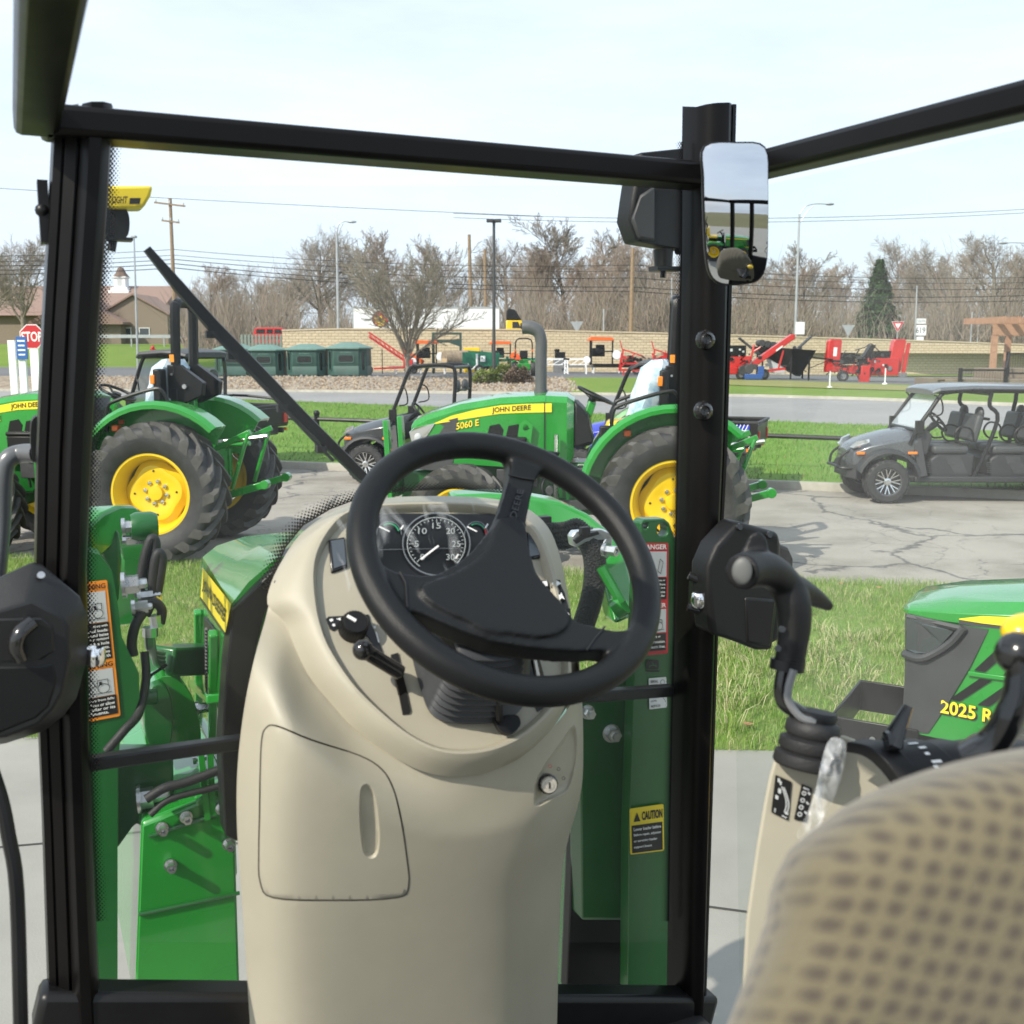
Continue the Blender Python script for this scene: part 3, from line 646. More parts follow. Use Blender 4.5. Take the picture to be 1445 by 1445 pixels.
# evergreen
ev = thing('evergreen_tree', 'dark green conical evergreen standing among the bare trees behind the wall', 'tree', (GX(1232, 96), 96, 2.0))
t_, c_ = MB(), MB(); t_.tube([(0, 0, 0), (0.05, 0, 3.5), (0, 0, 7.9)], [.2, .13, .02], 8); rr = random.Random(8); Hh = 8.3
for i in range(330):
    z = 0.25 + (Hh - .3)*(i/330)**0.86; R = (Hh - z)/Hh*3.3*rr.uniform(.72, 1.12) + .10; ph = rr.uniform(0, 6.283); dr = V((math.cos(ph), math.sin(ph), 0)); side = V((-dr.y, dr.x, 0))
    for k in range(int(22 + R*46)):
        t = rr.uniform(.02, 1.0)**.55; p = V((0, 0, z)) + dr*(R*t) + V((0, 0, -.38*t*t*R + .16*max(0, t-.8)*R)) + side*rr.gauss(0, .10 + .10*R*t)
        a = (dr*rr.uniform(.2, 1) + side*rr.gauss(0, .6) + V((0, 0, rr.gauss(-.55, .35)))).normalized(); b = frame_from(a)[0]*rr.uniform(.03, .06); ln = rr.uniform(.18, .42)
        c_.add([p - b, p + a*ln*.5 - b*1.1, p + a*ln, p + a*ln*.5 + b*1.1, ], [(0, 1, 2, 3)])
t_.build('trunk', BARK, ev); c_.build('crown', NEEDLE, ev, recalc=False)
# young tree in the gravel bed
yv = bare_proto(55, 8.0, 'vase', TWIG_G); used_proto.add(id(yv)); p = G(575, 528, 60)
yv.location = (p.x, 60, ground_z(p.x, 60) - .05); yv['label'] = 'vase-shaped leafless young tree growing in the gravel bed'; yv.rotation_euler = (0, 0, 1.1)

# ------------------------------------------------------------------ shrubs in the bed
def shrub(name, label, px, py, y, w, h, m, n, seed, leaf):
    X = GX(px, y, py); z = ground_z(X, y); o = thing(name, label, 'shrub', (X, y, z)); r = random.Random(seed); c, s_ = MB(), MB()
    for i in range(14):
        ph = r.uniform(0, 6.28); s_.tube([(0, 0, 0), (math.cos(ph)*w*.25, math.sin(ph)*w*.25, h*.45), (math.cos(ph)*w*.4, math.sin(ph)*w*.4, h*.8)], [.02, .014, .005], 4)
    for i in range(n):
        ph = r.uniform(0, 6.283); th_ = math.acos(r.random()*.98); rr2 = r.uniform(.6, 1)**.5*(1 + .16*math.sin(ph*3 + seed) + .12*math.sin(th_*5 + ph*2))
        p = V((math.cos(ph)*math.sin(th_)*w/2*rr2, math.sin(ph)*math.sin(th_)*w/2*rr2, math.cos(th_)*h*rr2 + .05))
        a = V((r.gauss(0, 1), r.gauss(0, 1), r.gauss(.6, .8))).normalized(); b = frame_from(a)[0]*leaf*.3
        c.add([p, p + a*leaf*.5 + b, p + a*leaf, p + a*leaf*.5 - b], [(0, 1, 2, 3)])
    s_.build('stem', BARK, o); c.build('foliage', m, o, recalc=False); return o
shrub('juniper_shrub', 'yellow-green juniper left of the dark lamp post base', 686, 530, 58.6, 1.75, .62, JUNIPER, 2600, 1, .12)
shrub('juniper_shrub', 'yellow-green juniper right of the dark lamp post base', 711, 526, 61, 1.2, .7, JUNIPER, 1900, 2, .12)
shrub('bare_shrub', 'rounded brown leafless shrub beside the lamp post base', 731, 536, 58.2, 1.5, .75, BRUSHM, 2600, 3, .13)

# ------------------------------------------------------------------ poles and lamps
def pole(name, label, cat, px, base, top, y, r0, r1, m, pxt=None, z0=None, n=8):
    a = G(px, base, y); b = G(pxt if pxt else px, top, y); z = a.z if z0 is None else z0
    o = thing(name, label, cat, (a.x, y, z)); mb = MB(); mb.tube([(0, 0, 0), (b.x - a.x, 0, b.z - z)], [r0, r1], n); mb.build('pole', m, o); return o, V((b.x - a.x, 0, b.z - z))
# dark parking-lot lamp with box heads on a concrete foot
o, tp = pole('parking_lot_lamp', 'dark parking lot lamp post on a round concrete foot in the gravel', 'lamp post', 697, 532, 312, 59, .095, .075, DKGREY, z0=ground_z(GX(697, 59), 59)+.4)
mb = MB(); mb.cyl((0, 0, -.5), (0, 0, 0), .46, .46, 20); mb.build('concrete_foot', KERB, o, bevel=.03)
mb = MB(); mb.box(tp + V((-.22, 0, .02)), (.36, .5, .15)); mb.box(tp + V((.22, 0, .02)), (.36, .5, .15)); mb.box(tp, (.2, .14, .22)); mb.build('lamp_head', DKGREY, o, bevel=.02)
def street_lamp(label, px, base, top, y, arm, pxt=None):
    o, tp = pole('street_lamp', label, 'street lamp', px, base, top + 14, y, .13, .085, GALV, pxt, z0=1.6)
    h = G(px, top, y).z - G(px, top + 14, y).z
    mb = MB(); mb.tube(smooth_path([tp + V((0, 0, -.1)), tp + V((arm*.22, 0, h*.75)), tp + V((arm*.6, 0, h*1.02)), tp + V((arm, 0, h*1.0))]), .045, 6); mb.tube(smooth_path([tp + V((0, 0, -1.1*h)), tp + V((arm*.25, 0, h*.1)), tp + V((arm*.55, 0, h*.85))]), .035, 6); mb.build('arm', GALV, o)
    mb = MB(); mb.ball(tp + V((arm + .25, 0, h)), .3, 12, 6, sc=(1.3, .55, .38)); mb.build('lamp_head', GALV, o); return o
street_lamp('galvanised street lamp with a short curved arm above the left end of the wall', 477, 466, 313, 88, 1.0, 475)
street_lamp('tall galvanised street lamp with a long curved arm right of the mirror', 1122, 476, 288, 90, 2.2, 1128)
street_lamp('curved street lamp arm reaching into view at the right edge', 1475, 480, 343, 92, -3.9, 1476)
o, tp = pole('light_pole', 'thin grey light pole in front of the church', 'lamp post', 193, 487, 335, 84, .10, .06, GALV, 189, z0=.6)
mb = MB(); mb.box(tp + V((0, 0, .05)), (.34, .5, .16)); mb.build('lamp_head', GALV, o, bevel=.02)
def utility(label, px, base, top, y, pxt, arms):
    o, tp = pole('utility_pole', label, 'utility pole', px, base, top, y, .20, .14, WOOD, pxt, z0=.8)
    for dz, L_ in arms:
        mb = MB(); mb.box(tp + V((0, -.16, dz)), (L_, .12, .14), Matrix.Rotation(.12, 3, 'Y')); mb.build('crossarm', WOOD, o)
        for k in (-.44, 0, .44): mb = MB(); mb.lathe([(.03, 0), (.07, .05), (.05, .12), (.07, .16), (.02, .24)], tp + V((L_*k, -.16, dz + .07 - .12*L_*k)), n=8); mb.build('insulator', GREY_S, o)
    return o, tp
utility('wooden utility pole with a crossarm left of the wiper arm', 248, 480, 280, 92, 240, [(-.5, 2.6), (-1.9, 1.5)])
utility('tall plain wooden pole left of the right window pillar', 890, 470, 350, 90, 893, [])
utility('plain wooden pole just left of the parking lot lamp', 666, 450, 331, 96, 662, [])
utility('thin wooden pole close behind the parking lot lamp', 686, 450, 352, 102, 684, [])
for px, top, y, lb in ((1294, 403, 90, 'thin grey pole left of the route sign'), (1372, 440, 92, 'short pale post left of the pergola post'), (1382, 434, 94, 'short pale post right behind the pergola beam'), (948, 392, 92, 'thin grey pole beside the white house'), (852, 436, 84, 'short grey sign post above the middle of the wall')):
    pole('metal_post', lb, 'post', px - 3 if px > 1200 else px, 490, top, y, .075, .06, GALV, px, z0=1.2)
# overhead wires: each span a thing
def wire(label, a, b, sag, r=.022):
    p, q = G(*a), G(*b); pts = []
    for k in range(25):
        t = k/24; w = p.lerp(q, t); w.z -= sag*4*t*(1-t); pts.append(w - p)
    o = MB(); o.tube(pts, r, 4); ob = o.build('overhead_wire', mat('wire_black', (.03, .03, .03), .6)); ob.location = p
    return tag(ob, label, 'wire', 'overhead power lines')
for i, (yl, ym, yr, rr2, y) in enumerate(((352, 352, 392, .022, 92), (366, 370, 407, .030, 93), (372, 383, 416, .034, 92.5), (378, 389, 424, .034, 93.5), (360, 360, 399, .022, 94))):
    nm = ['topmost', 'third', 'fourth', 'lowest', 'second'][i]
    wire(f'{nm} of the power lines from the wooden utility pole towards the right', (246, yl, y), (894, ym + 22, y - 1), .55, rr2)
    wire(f'{nm} of the power lines from the tall plain pole towards the right edge', (894, ym + 22, y - 1), (1600, yr - 6, y), .7, rr2)
    wire(f'{nm} of the power lines from the utility pole towards the left edge', (-200, yl + 6, y), (246, yl, y), .35, rr2)
wire('high thin wire crossing the sky left of the centre', (-60, 262, 70), (760, 305, 70), .1, .016); wire('high thin wire crossing the sky right of the centre', (640, 301, 72), (1560, 288, 72), .6, .016); wire('high wire just below the topmost sky wire', (640, 307, 73), (1560, 293, 73), .6, .016)

# ------------------------------------------------------------------ trailer and truck behind the wall
tr = thing('semi_trailer', 'white box trailer with a round red and yellow emblem, parked behind the wall', 'trailer', (GX(600, 84), 84, 1.0))
a, b = G(497, 433, 84), G(705, 433, 84); o0 = V((GX(600, 84), 84, 1.0)); bz = 1.05
mb = MB(); c = (a + b)/2 - o0; mb.box((c.x, 1.25, (a.z - 1.0 + bz)/2), (b.x - a.x, 2.5, a.z - 1.0 - bz)); mb.build('box_body', WHITE, tr, bevel=.04)
mb = MB(); mb.bar((a.x - o0.x, -.012, a.z - 1.06), (b.x - o0.x, -.012, a.z - 1.06), .03, .12); mb.bar((a.x - o0.x + .03, -.012, 1.1), (a.x - o0.x + .03, -.012, a.z - 1.05), .06, .03); mb.bar((b.x - o0.x - .03, -.012, 1.1), (b.x - o0.x - .03, -.012, a.z - 1.05), .06, .03); mb.build('edge_trim', GALV, tr)
e = G(537, 450, 84) - o0; mb = MB(); q = Quad(e + V((-.66, -.015, .66)), e + V((.66, -.015, .66)), e + V((.66, -.015, -.66)), e + V((-.66, -.015, -.66)))
q.disc(mb, (.5, .5), .5, .002, 0, 28); q.disc(mb, (.5, .5), .43, .004, 1, 28)
for k, (x0, y0, x1, y1) in enumerate(((.2, .62, .8, .5), (.15, .42, .62, .3), (.35, .8, .7, .68))): q.add = None; mb.add([q.pt(x0, y0, .007), q.pt(x1, y1, .007), q.pt(x1, y1 + .15, .007), q.pt(x0, y0 + .15, .007)], [(0, 1, 2, 3)], 2)
mb.build('round_emblem', [BLK_S, RED_S, YEL_S], tr)
for k in (-5.2, -3.9): mb = MB(); mb.lathe([(.2, 0), (.45, 0), (.5, .05), (.5, .25), (.2, .25)], (k, 0.1, .5), (0, 1, 0), 20); mb.build('wheel', TYRE, tr)
for k in (-.45, .1): mb = MB(); mb.box((5.0 + k, .3, .55), (.12, .12, 1.1)); mb.build('landing_leg', GREY, tr)
tk = thing('truck_cab', 'yellow truck cab with a black roof fairing behind the wall', 'truck', (GX(730, 84), 84, 1.0)); o0 = V((GX(730, 84), 84, 1.0))
def P2(px, py, dy=0): p = G(px, py, 84) - o0; return V((p.x, dy, p.z))
mb = MB(); mb.prism([P2(714, 500), P2(714, 452), P2(736, 452), P2(742, 464), P2(757, 466), P2(764, 470), P2(766, 500)], (0, 2.2, 0)); mb.build('cab_body', YELLOW, tk, bevel=.06)
mb = MB(); mb.prism([P2(714.3, 451.6, .1), P2(714.5, 438, .1), P2(718, 435, .1), P2(727, 437, .1), P2(736, 451.6, .1)], (0, 2.0, 0)); mb.build('roof_fairing', BLK_M, tk, bevel=.08)
mb = MB(); mb.prism([P2(723, 454, -.012), P2(731, 454, -.012), P2(735, 463, -.012), P2(723, 463, -.012)], (0, .03, 0)); mb.build('side_window', BLK_G, tk)
mb = MB(); mb.prism([P2(736.6, 452, .05), P2(737.6, 452, .05), P2(743, 463.4, .05), P2(742.2, 463.4, .05)], (0, 2.1, 0)); mb.build('windscreen', BLK_G, tk)
mb = MB(); mb.tube([P2(736, 466, -.3), P2(736, 456, -.3)], .05, 6); mb.box(P2(736, 460, -.34), (.2, .1, .4)); mb.build('door_mirror', BLK_M, tk)
for k in (-.6, 1.4): mb = MB(); mb.lathe([(.2, 0), (.45, 0), (.5, .05), (.5, .3), (.2, .3)], (k, -.02, .5), (0, 1, 0), 20); mb.build('wheel', TYRE, tk)
# brown roof and white house beyond the wall
def gable(name, label, px0, px1, ytop, yeave, ybase, y, depth, wallm, roofm, ridge_x=True, wins=()):
    a, b = G(px0, ybase, y), G(px1, ybase, y); o = thing(name, label, 'building', ((a.x+b.x)/2, y, a.z)); w = b.x - a.x; he = G(px0, yeave, y).z - a.z; hr = G(px0, ytop, y).z - a.z
    mb = MB()
    if ridge_x:
        mb.box((0, depth/2, he/2), (w, depth, he)); mb.prism([(-w/2, .0, he), (-w/2, depth, he), (-w/2, depth/2, hr)], (.1, 0, 0)); mb.prism([(w/2-.1, .0, he), (w/2-.1, depth, he), (w/2-.1, depth/2, hr)], (.1, 0, 0)); mb.build('wall', wallm, o)
        r = MB(); r.prism([(-w/2-.3, -.35, he-.12), (-w/2-.3, depth/2, hr+.05), (-w/2-.3, depth+.35, he-.12), (-w/2-.3, depth/2, hr+.25)], (w+.6, 0, 0)); r.build('roof', roofm, o)
    else:
        mb.prism([(-w/2, 0, 0), (w/2, 0, 0), (w/2, 0, he), (0, 0, hr), (-w/2, 0, he)], (0, depth, 0)); mb.build('wall', wallm, o)
        r = MB(); r.prism([(-w/2-.4, -.4, he-.2), (0, -.4, hr+.05), (w/2+.4, -.4, he-.2), (w/2+.4, -.4, he), (0, -.4, hr+.27), (-w/2-.4, -.4, he)], (0, depth+.6, 0)); r.build('roof', roofm, o)
    for (wx, wz, ww, wh) in wins:
        m2 = MB(); m2.box((wx, -.03, wz), (ww, .06, wh)); wn = m2.build('window', mat('window_dark', (.06, .07, .08), .1), o)
        m2 = MB()
        for dx, dz, sx, sz in ((0, wh/2, ww+.16, .09), (0, -wh/2, ww+.16, .09), (-ww/2, 0, .09, wh), (ww/2, 0, .09, wh)): m2.box((wx+dx, -.075, wz+dz), (sx, .05, sz))
        m2.build('frame', WHITE, wn)
    return o, w, he, hr
gable('white_house', 'white house with a grey gable roof just above the wall, left of the pillar', 878, 930, 449, 461, 478, 118, 7, mat('white_siding', (.78, .77, .74), .7, var=.04), mat('grey_shingle', (.27, .24, .215), .9, var=.15), False, [(-.6, .55, .5, .8), (.6, .55, .5, .8)])
hh, *_ = gable('house_wing', 'long grey-roofed wing of the white house, partly behind the pillar', 904, 975, 451, 464, 478, 124, 8, mat('white_siding', (.78, .77, .74)), mat('grey_shingle', (.27, .24, .215)), True, [(2.0, .6, .6, .7)])
gable('brown_roof_building', 'low building with a dark brown roof right of the yellow truck cab', 745, 800, 457, 466, 480, 112, 9, TANW, ROOFBR)
# church
ch, w, he, hr = gable('church', 'brown-roofed church with a white steeple on the far left', 146, 238, 417, 443, 487, 140, 26, TANW, mat('glare_brown_shingle', (0.25, 0.17, 0.14), .9, var=.12), False, [(-1.2, 1.6, 1.3, 1.2), (1.2, 1.6, 1.3, 1.2)])  # glare on the roof is put into this lighter brown
mb = MB(); mb.box((-16, 14, 2.2), (28, 20, 4.4)); mb.build('nave_wall', TANW, ch)
mb = MB(); mb.prism([(-31, 3, 3.9), (-31, 13, 8.3), (-31, 24, 3.9)], (33, 0, 0)); mb.build('nave_roof', MATS['glare_brown_shingle'], ch)
mb = MB(); mb.prism([(-12.5, -3, 2.9), (-6.5, -3, 6.0), (-.5, -3, 2.9), (-.5, -3, 2.6), (-12.5, -3, 2.6)], (0, 9, 0)); mb.build('porch_roof', MATS['glare_brown_shingle'], ch)
mb = MB(); mb.box((-6.5, 1.5, 1.3), (10.6, 7, 2.6)); mb.build('porch_wall', TANW, ch)
sx = GX(173, 152, 430) - ch.location.x; zz = lambda py: G(173, py, 152).z - ch.location.z
sp = MB(); sp.box((sx, 12, (zz(424) + zz(410))/2), (2.9, 2.9, zz(410) - zz(424))); sp.box((sx, 12, (zz(410) + zz(406))/2), (2.3, 2.3, zz(406) - zz(410))); sp.box((sx, 12, (zz(392) + zz(406))/2), (1.55, 1.55, zz(392) - zz(406))); sp.box((sx, 12, zz(391.5)), (1.9, 1.9, .16)); s0 = sp.build('steeple', WHITE, ch)
sp = MB(); sp.lathe([(1.15, 0), (.75, .5), (.4, 1.2), (.06, zz(377) - zz(391))], (sx, 12, zz(391) + .05), n=8); sp.build('spire', ROOFBR, s0, ang=20)
sp = MB(); sp.box((sx, 12 - .79, zz(399)), (.6, .04, 1.0)); sp.build('louvre', GREY_S, s0)
gr = thing('guard_rail', 'galvanised guard rail along the top of the far grass rise', 'guard rail', (GX(200, 112), 112, 2.7))
mb = MB(); mb.bar((-12, 0, 1.0), (22, 0, .95), .06, .34); mb.build('rail', GALV, gr)
for k in range(10): mb = MB(); mb.box((-11 + k*3.4, .1, .4), (.12, .15, 1.1)); mb.build('post', GALV, gr)
hy = thing('fire_hydrant', 'small red fire hydrant on the far grass rise', 'hydrant', (GX(219, 108), 108, 1.85))
mb = MB(); mb.lathe([(.2, 0), (.2, .06), (.14, .08), (.14, .6), (.19, .62), (.19, .68), (.13, .8), (.04, .88), (.04, .95), (0.001, .95)], n=14); mb.build('barrel', RED, hy)
mb = MB(); mb.cyl((-.26, 0, .5), (.26, 0, .5), .075); mb.cyl((0, -.24, .42), (0, 0, .42), .09); mb.build('outlet', RED, hy)
# red pickup and the slatted fence at the left end of the wall
pk = thing('red_suv', 'bright red long-roofed car beyond the slatted fence', 'car', (GX(383, 84), 84, 1.2)); o0 = V((GX(383, 84), 84, 1.2))
def P3(px, py, dy=0): p = G(px, py, 84) - o0; return V((p.x, dy, p.z))
mb = MB(); mb.prism([P3(357, 484), P3(357, 471), P3(360, 463), P3(362, 462.2), P3(396, 462.2), P3(402, 470), P3(409, 473), P3(410, 484)], (0, 1.8, 0)); mb.build('body', RED, pk, bevel=.08)
for x0, x1 in ((361.5, 374), (376, 385), (387, 395.5)):
    mb = MB(); mb.prism([P3(x0, 470.5, -.012), P3(x0 + .6, 464.5, -.012), P3(x1, 464.5, -.012), P3(x1 + (4 if x0 > 386 else 0), 470.5, -.012)], (0, .03, 0)); mb.build('side_window', BLK_G, pk)
for px in (366, 401): mb = MB(); c = P3(px, 485); mb.lathe([(.12, 0), (.3, 0), (.34, .04), (.34, .2), (.1, .2)], (c.x, -.03, .34 - .3 + c.z*.0), (0, 1, 0), 18); mb.build('wheel', TYRE, pk)
sf = thing('slatted_fence', 'grey-green slatted fence at the left end of the wall', 'fence', (GX(372, 76), 76, .6)); o0 = V((GX(372, 76), 76, .6))
FEN = mat('weathered_slats', (.20, .24, .20), .8, var=.1)
for k in range(13):
    p = G(341 + k*5, 472, 76) - o0; mb = MB(); mb.box((p.x, 0, p.z/2), (.16, .08, p.z)); mb.build('slat', FEN, sf)
mb = MB(); a, b = G(338, 475, 76) - o0, G(404, 475, 76) - o0; mb.box(((a.x+b.x)/2, .07, a.z - .1), (b.x - a.x, .06, .12)); mb.box(((a.x+b.x)/2, .07, .5), (b.x - a.x, .06, .12)); mb.build('rail', FEN, sf)

# ------------------------------------------------------------------ signs
def sign_post(name, label, px, py, y, z0, w=.06): p = G(px, py, y); o = thing(name, label, 'sign', (p.x, y, z0)); return o, V((0, 0, p.z - z0))
ss, c = sign_post('stop_sign', 'red octagonal stop sign on a white post at the far left', 45, 475, 33, 0)
mb = MB(); mb.box((.02, .05, (c.z)/2 - .1), (.26, .07, c.z - .1)); mb.build('post', WHITE, ss)
mb = MB(); R = .40; oc = [V((R*math.cos(math.pi/8 + math.pi/4*k), 0, c.z + R*math.sin(math.pi/8 + math.pi/4*k))) for k in range(8)]; mb.prism(oc, (0, .006, 0)); pl = mb.build('sign_face', WHITE, ss)
mb = MB(); mb.prism([V((p.x*.93, -.004, c.z + (p.z - c.z)*.93)) for p in oc], (0, .003, 0)); mb.build('red_field', RED_S, pl)
mb = MB(); q = Quad((-.32, -.007, c.z + .15), (.32, -.007, c.z + .15), (.32, -.007, c.z - .15), (-.32, -.007, c.z - .15)); q.text(mb, 'STOP', 0, 0, 1, 1, .001, bold=.02); mb.build('lettering', WHITE_S, pl)
bs, c = sign_post('post_sign', 'blue and white panel sign on white posts left of the stop sign', 24, 480, 31, 0)
for dx in (-.16, .12): mb = MB(); mb.box((dx, .0, 1.25), (.2, .1, 2.5)); mb.build('post', WHITE, bs)
mb = MB(); mb.box((.16, -.08, 2.28), (.3, .05, .64)); pl = mb.build('panel', BLUE_S, bs)
mb = MB()
for k in range(4): mb.box((.16, -.108, 2.48 - k*.13), (.22 - .03*(k % 2), .004, .045))
mb.build('print', WHITE_S, pl)
def yield_sign(label, px, py, y, front):
    o, c = sign_post('yield_sign', label, px, py, y, 1.2); mb = MB(); mb.cyl((0, .03, 0), (0, .03, c.z + .5), .04, n=8); mb.build('post', GALV, o)
    tri = [V((-.52, 0, c.z + .42)), V((.52, 0, c.z + .42)), V((0, 0, c.z - .5))]; mb = MB(); mb.prism(tri, (0, .012, 0)); f = mb.build('sign_face', WHITE if front else GALV, o)
    if front:
        mb = MB(); ctr = sum(tri, V())/3; inn = [ctr.lerp(p, .5) for p in tri]; mb.poly([p + V((0, -.004, 0)) for p in [ctr.lerp(p, .93) for p in tri]], 0, [[p + V((0, -.004, 0)) for p in inn]]); mb.build('red_border', RED_S, f)
yield_sign('yield sign seen from behind, a grey triangle above the wall left of the evergreen', 1197, 466, 88, False); yield_sign('red and white yield sign above the right red machine', 1267, 461, 88, True); yield_sign('grey triangle sign back above the wall right of the yellow truck', 814, 461, 88, False)
rs, c = sign_post('route_sign', 'stacked white route number signs above the wall right of the evergreen', 1299, 466, 90, 1.2)
mb = MB(); mb.cyl((0, .04, 0), (0, .04, c.z + .4), .045, n=8); mb.build('post', GALV, rs)
for dz, w_, h_, s in ((.75, .8, .42, 'SOUTH'), (0, .95, .86, '619'), (-.75, .6, .42, '')):
    mb = MB(); mb.box((0, 0, c.z + dz), (w_, .03, h_)); p = mb.build('plate', WHITE, rs)
    if s: mb = MB(); Quad((-w_*.4, -.017, c.z + dz + h_*.28), (w_*.4, -.017, c.z + dz + h_*.28), (w_*.4, -.017, c.z + dz - h_*.28), (-w_*.4, -.017, c.z + dz - h_*.28)).text(mb, s, 0, 0, 1, 1, .001); mb.build('lettering', BLK_S, p)
ws, c = sign_post('white_sign', 'small white square sign beside the tall street lamp', 1129, 463, 89, 1.2); mb = MB(); mb.cyl((-.3, .04, 0), (-.3, .04, c.z + .4), .05, n=8); mb.build('post', GALV, ws); mb = MB(); mb.box((0, 0, c.z), (.75, .03, 1.0)); mb.build('plate', WHITE, ws, bevel=.004)
# ================================================================== THE EQUIPMENT LOT
def place(name, label, cat, px, y, rz=0, group=None, sc=1.0, py=525):
    x = GX(px, y, py); return thing(name, label, cat, (x, y, ground_z(x, y)), rz, group, sc)
def small_wheel(mb, c, r, w, d=(0, 1, 0), rim=1):
    mb.lathe([(r*.55, -w/2), (r*.92, -w/2), (r, -w*.3), (r, w*.3), (r*.92, w/2), (r*.55, w/2)], c, d, 20, 0, True)
    mb.lathe([(.02, -w*.3), (r*.5, -w*.3), (r*.58, -w*.42), (r*.58, w*.42), (r*.5, w*.3), (.02, w*.3)], c, d, 16, rim)
def clutter(o, seed, x0, x1, y, z0, z1, n=16, ms=None):
    r = random.Random(seed)
    for mt in ms or (BLK_M, GREY):
        m = MB()
        for i in range(n):
            p = V((r.uniform(x0, x1), y + r.uniform(-.15, .35), r.uniform(z0, z1))); k = r.random()
            if k < .45: d = V((r.gauss(0, 1), r.gauss(0, .4), r.gauss(0, .7))).normalized(); m.bar(p, p + d*r.uniform(.2, .6), .04, .05)
            elif k < .75: m.box(p, (r.uniform(.08, .3), r.uniform(.08, .2), r.uniform(.06, .22)))
            else: m.cyl(p, p + V((0, -r.uniform(.05, .2), 0)), r.uniform(.04, .13), n=10)
        m.build('machine_fittings', mt, o)
# deer blinds
def make_blind():
    o = thing('hunting_blind', 'x', 'hunting blind'); W_, D_, Hh = 2.25, 2.1, 1.52
    def oct_(w, d, c, z): return [V((x, y, z)) for x, y in ((-w+c, -d), (w-c, -d), (w, -d+c), (w, d-c), (w-c, d), (-w+c, d), (-w, d-c), (-w, -d+c))]
    mb = MB(); mb.loft([oct_(W_/2, D_/2, .42, 0.05), oct_(W_/2, D_/2, .42, .55), oct_(W_/2-.02, D_/2-.02, .42, .58), oct_(W_/2, D_/2, .42, .61), oct_(W_/2-.02, D_/2-.02, .42, Hh)]); mb.build('body', BLIND, o, bevel=.03)
    mb = MB(); mb.loft([oct_(W_/2+.10, D_/2+.10, .46, Hh-.02), oct_(W_/2+.10, D_/2+.10, .46, Hh+.07), oct_(.5, .45, .2, Hh+.33), oct_(.4, .36, .16, Hh+.36)]); mb.build('roof', BLIND_R, o, bevel=.02)
    def rrect(cx, cz, w, h, r, y, n=6):
        return [V((cx + sx*(w/2-r) + r*math.cos(a), y, cz + sz*(h/2-r) + r*math.sin(a))) for sx, sz, a0 in ((1, 1, 0), (-1, 1, 90), (-1, -1, 180), (1, -1, 270)) for a in [math.radians(a0 + 90*k/n) for k in range(n+1)]]
    def win(cx, cz, w, h, M):
        mb = MB(); mb.prism([M @ p for p in rrect(cx, cz, w+.12, h+.12, .13, -.03)], M.to_3x3() @ V((0, .05, 0)), 0, [[M @ p for p in rrect(cx, cz, w, h, .1, -.03)]]); f = mb.build('window_frame', BLIND, o)
        mb = MB(); mb.prism([M @ p for p in rrect(cx, cz, w, h, .1, -.008)], M.to_3x3() @ V((0, .012, 0))); mb.build('pane', BLK_G, f)
    win(0, .98, .82, .36, Matrix.Translation((0, -D_/2, 0)))
    for s in (-1, 1):
        M = Matrix.Translation((s*(W_/2-.21), -D_/2+.21, 0)) @ Matrix.Rotation(s*math.pi/4, 4, 'Z'); win(0, .86, .2, 1.05, M)
    mb = MB(); Quad((-.3, -D_/2-.004, 1.36), (.3, -D_/2-.004, 1.36), (.3, -D_/2-.004, 1.28), (-.3, -D_/2-.004, 1.28)).text(mb, 'BLYNDS', 0, 0, 1, 1, .004, bold=.02); mb.build('lettering', BLIND_R, o)
    return o
bl0 = make_blind()
for i, (px, lb, sc, rz) in enumerate(((334, 'leftmost green hunting blind, half hidden by the other blind and the wiper arm', 1.0, .10), (377, 'green hunting blind second from the left, behind the wiper arm', .98, .05), (435, 'green hunting blind second from the right', 1.0, 0), (494, 'rightmost green hunting blind, next to the young tree', 1.05, -.05))):
    o = bl0 if i == 0 else copy_tree(bl0); y = 60.5 + .4*(3 - i)*0
    o.location = (GX(px, y + 3, 530), y + 3, .72); o.rotation_euler = (0, 0, rz); o.scale = (sc,)*3; tag(o, lb, 'hunting blind', 'row of green hunting blinds')
# red folding conveyor
o = place('bale_elevator', 'red inclined conveyor on a wheeled axle left of the young tree', 'conveyor', 560, 69)
mb = MB(); a, b = V((.9, 0, .55)), V((-1.75, 0, 2.35))
for dy in (-.25, .25):
    for dz in (0, .3): mb.bar(a + V((0, dy, dz)), b + V((0, dy, dz)), .05, .06)
    for k in range(9):
        t = k/9; mb.bar(a.lerp(b, t) + V((0, dy, 0)), a.lerp(b, min(1, t+.11)) + V((0, dy, .3)), .03, .03)
mb.bar(a + V((0, 0, .1)), b + V((0, 0, .1)), .45, .03); mb.build('conveyor_frame', RED, o)
mb = MB(); mb.bar((-1.5, 0, .35), (1.0, 0, .42), .1, .12); mb.bar((.7, -.3, .3), (.7, -.3, 1.0), .1, .1); mb.box((.75, 0, .7), (.6, .6, .5)); mb.build('undercarriage', RED, o, bevel=.02)
for p in ((-1.75, -.3, .27), (.8, -.5, .27)): mb = MB(); small_wheel(mb, p, .27, .16); mb.build('wheel', [TYRE, GREY], o)
mb = MB(); mb.cyl((-.9, -.2, 0), (-.9, -.2, 1.6), .03); mb.build('support_leg', BLK_M, o)
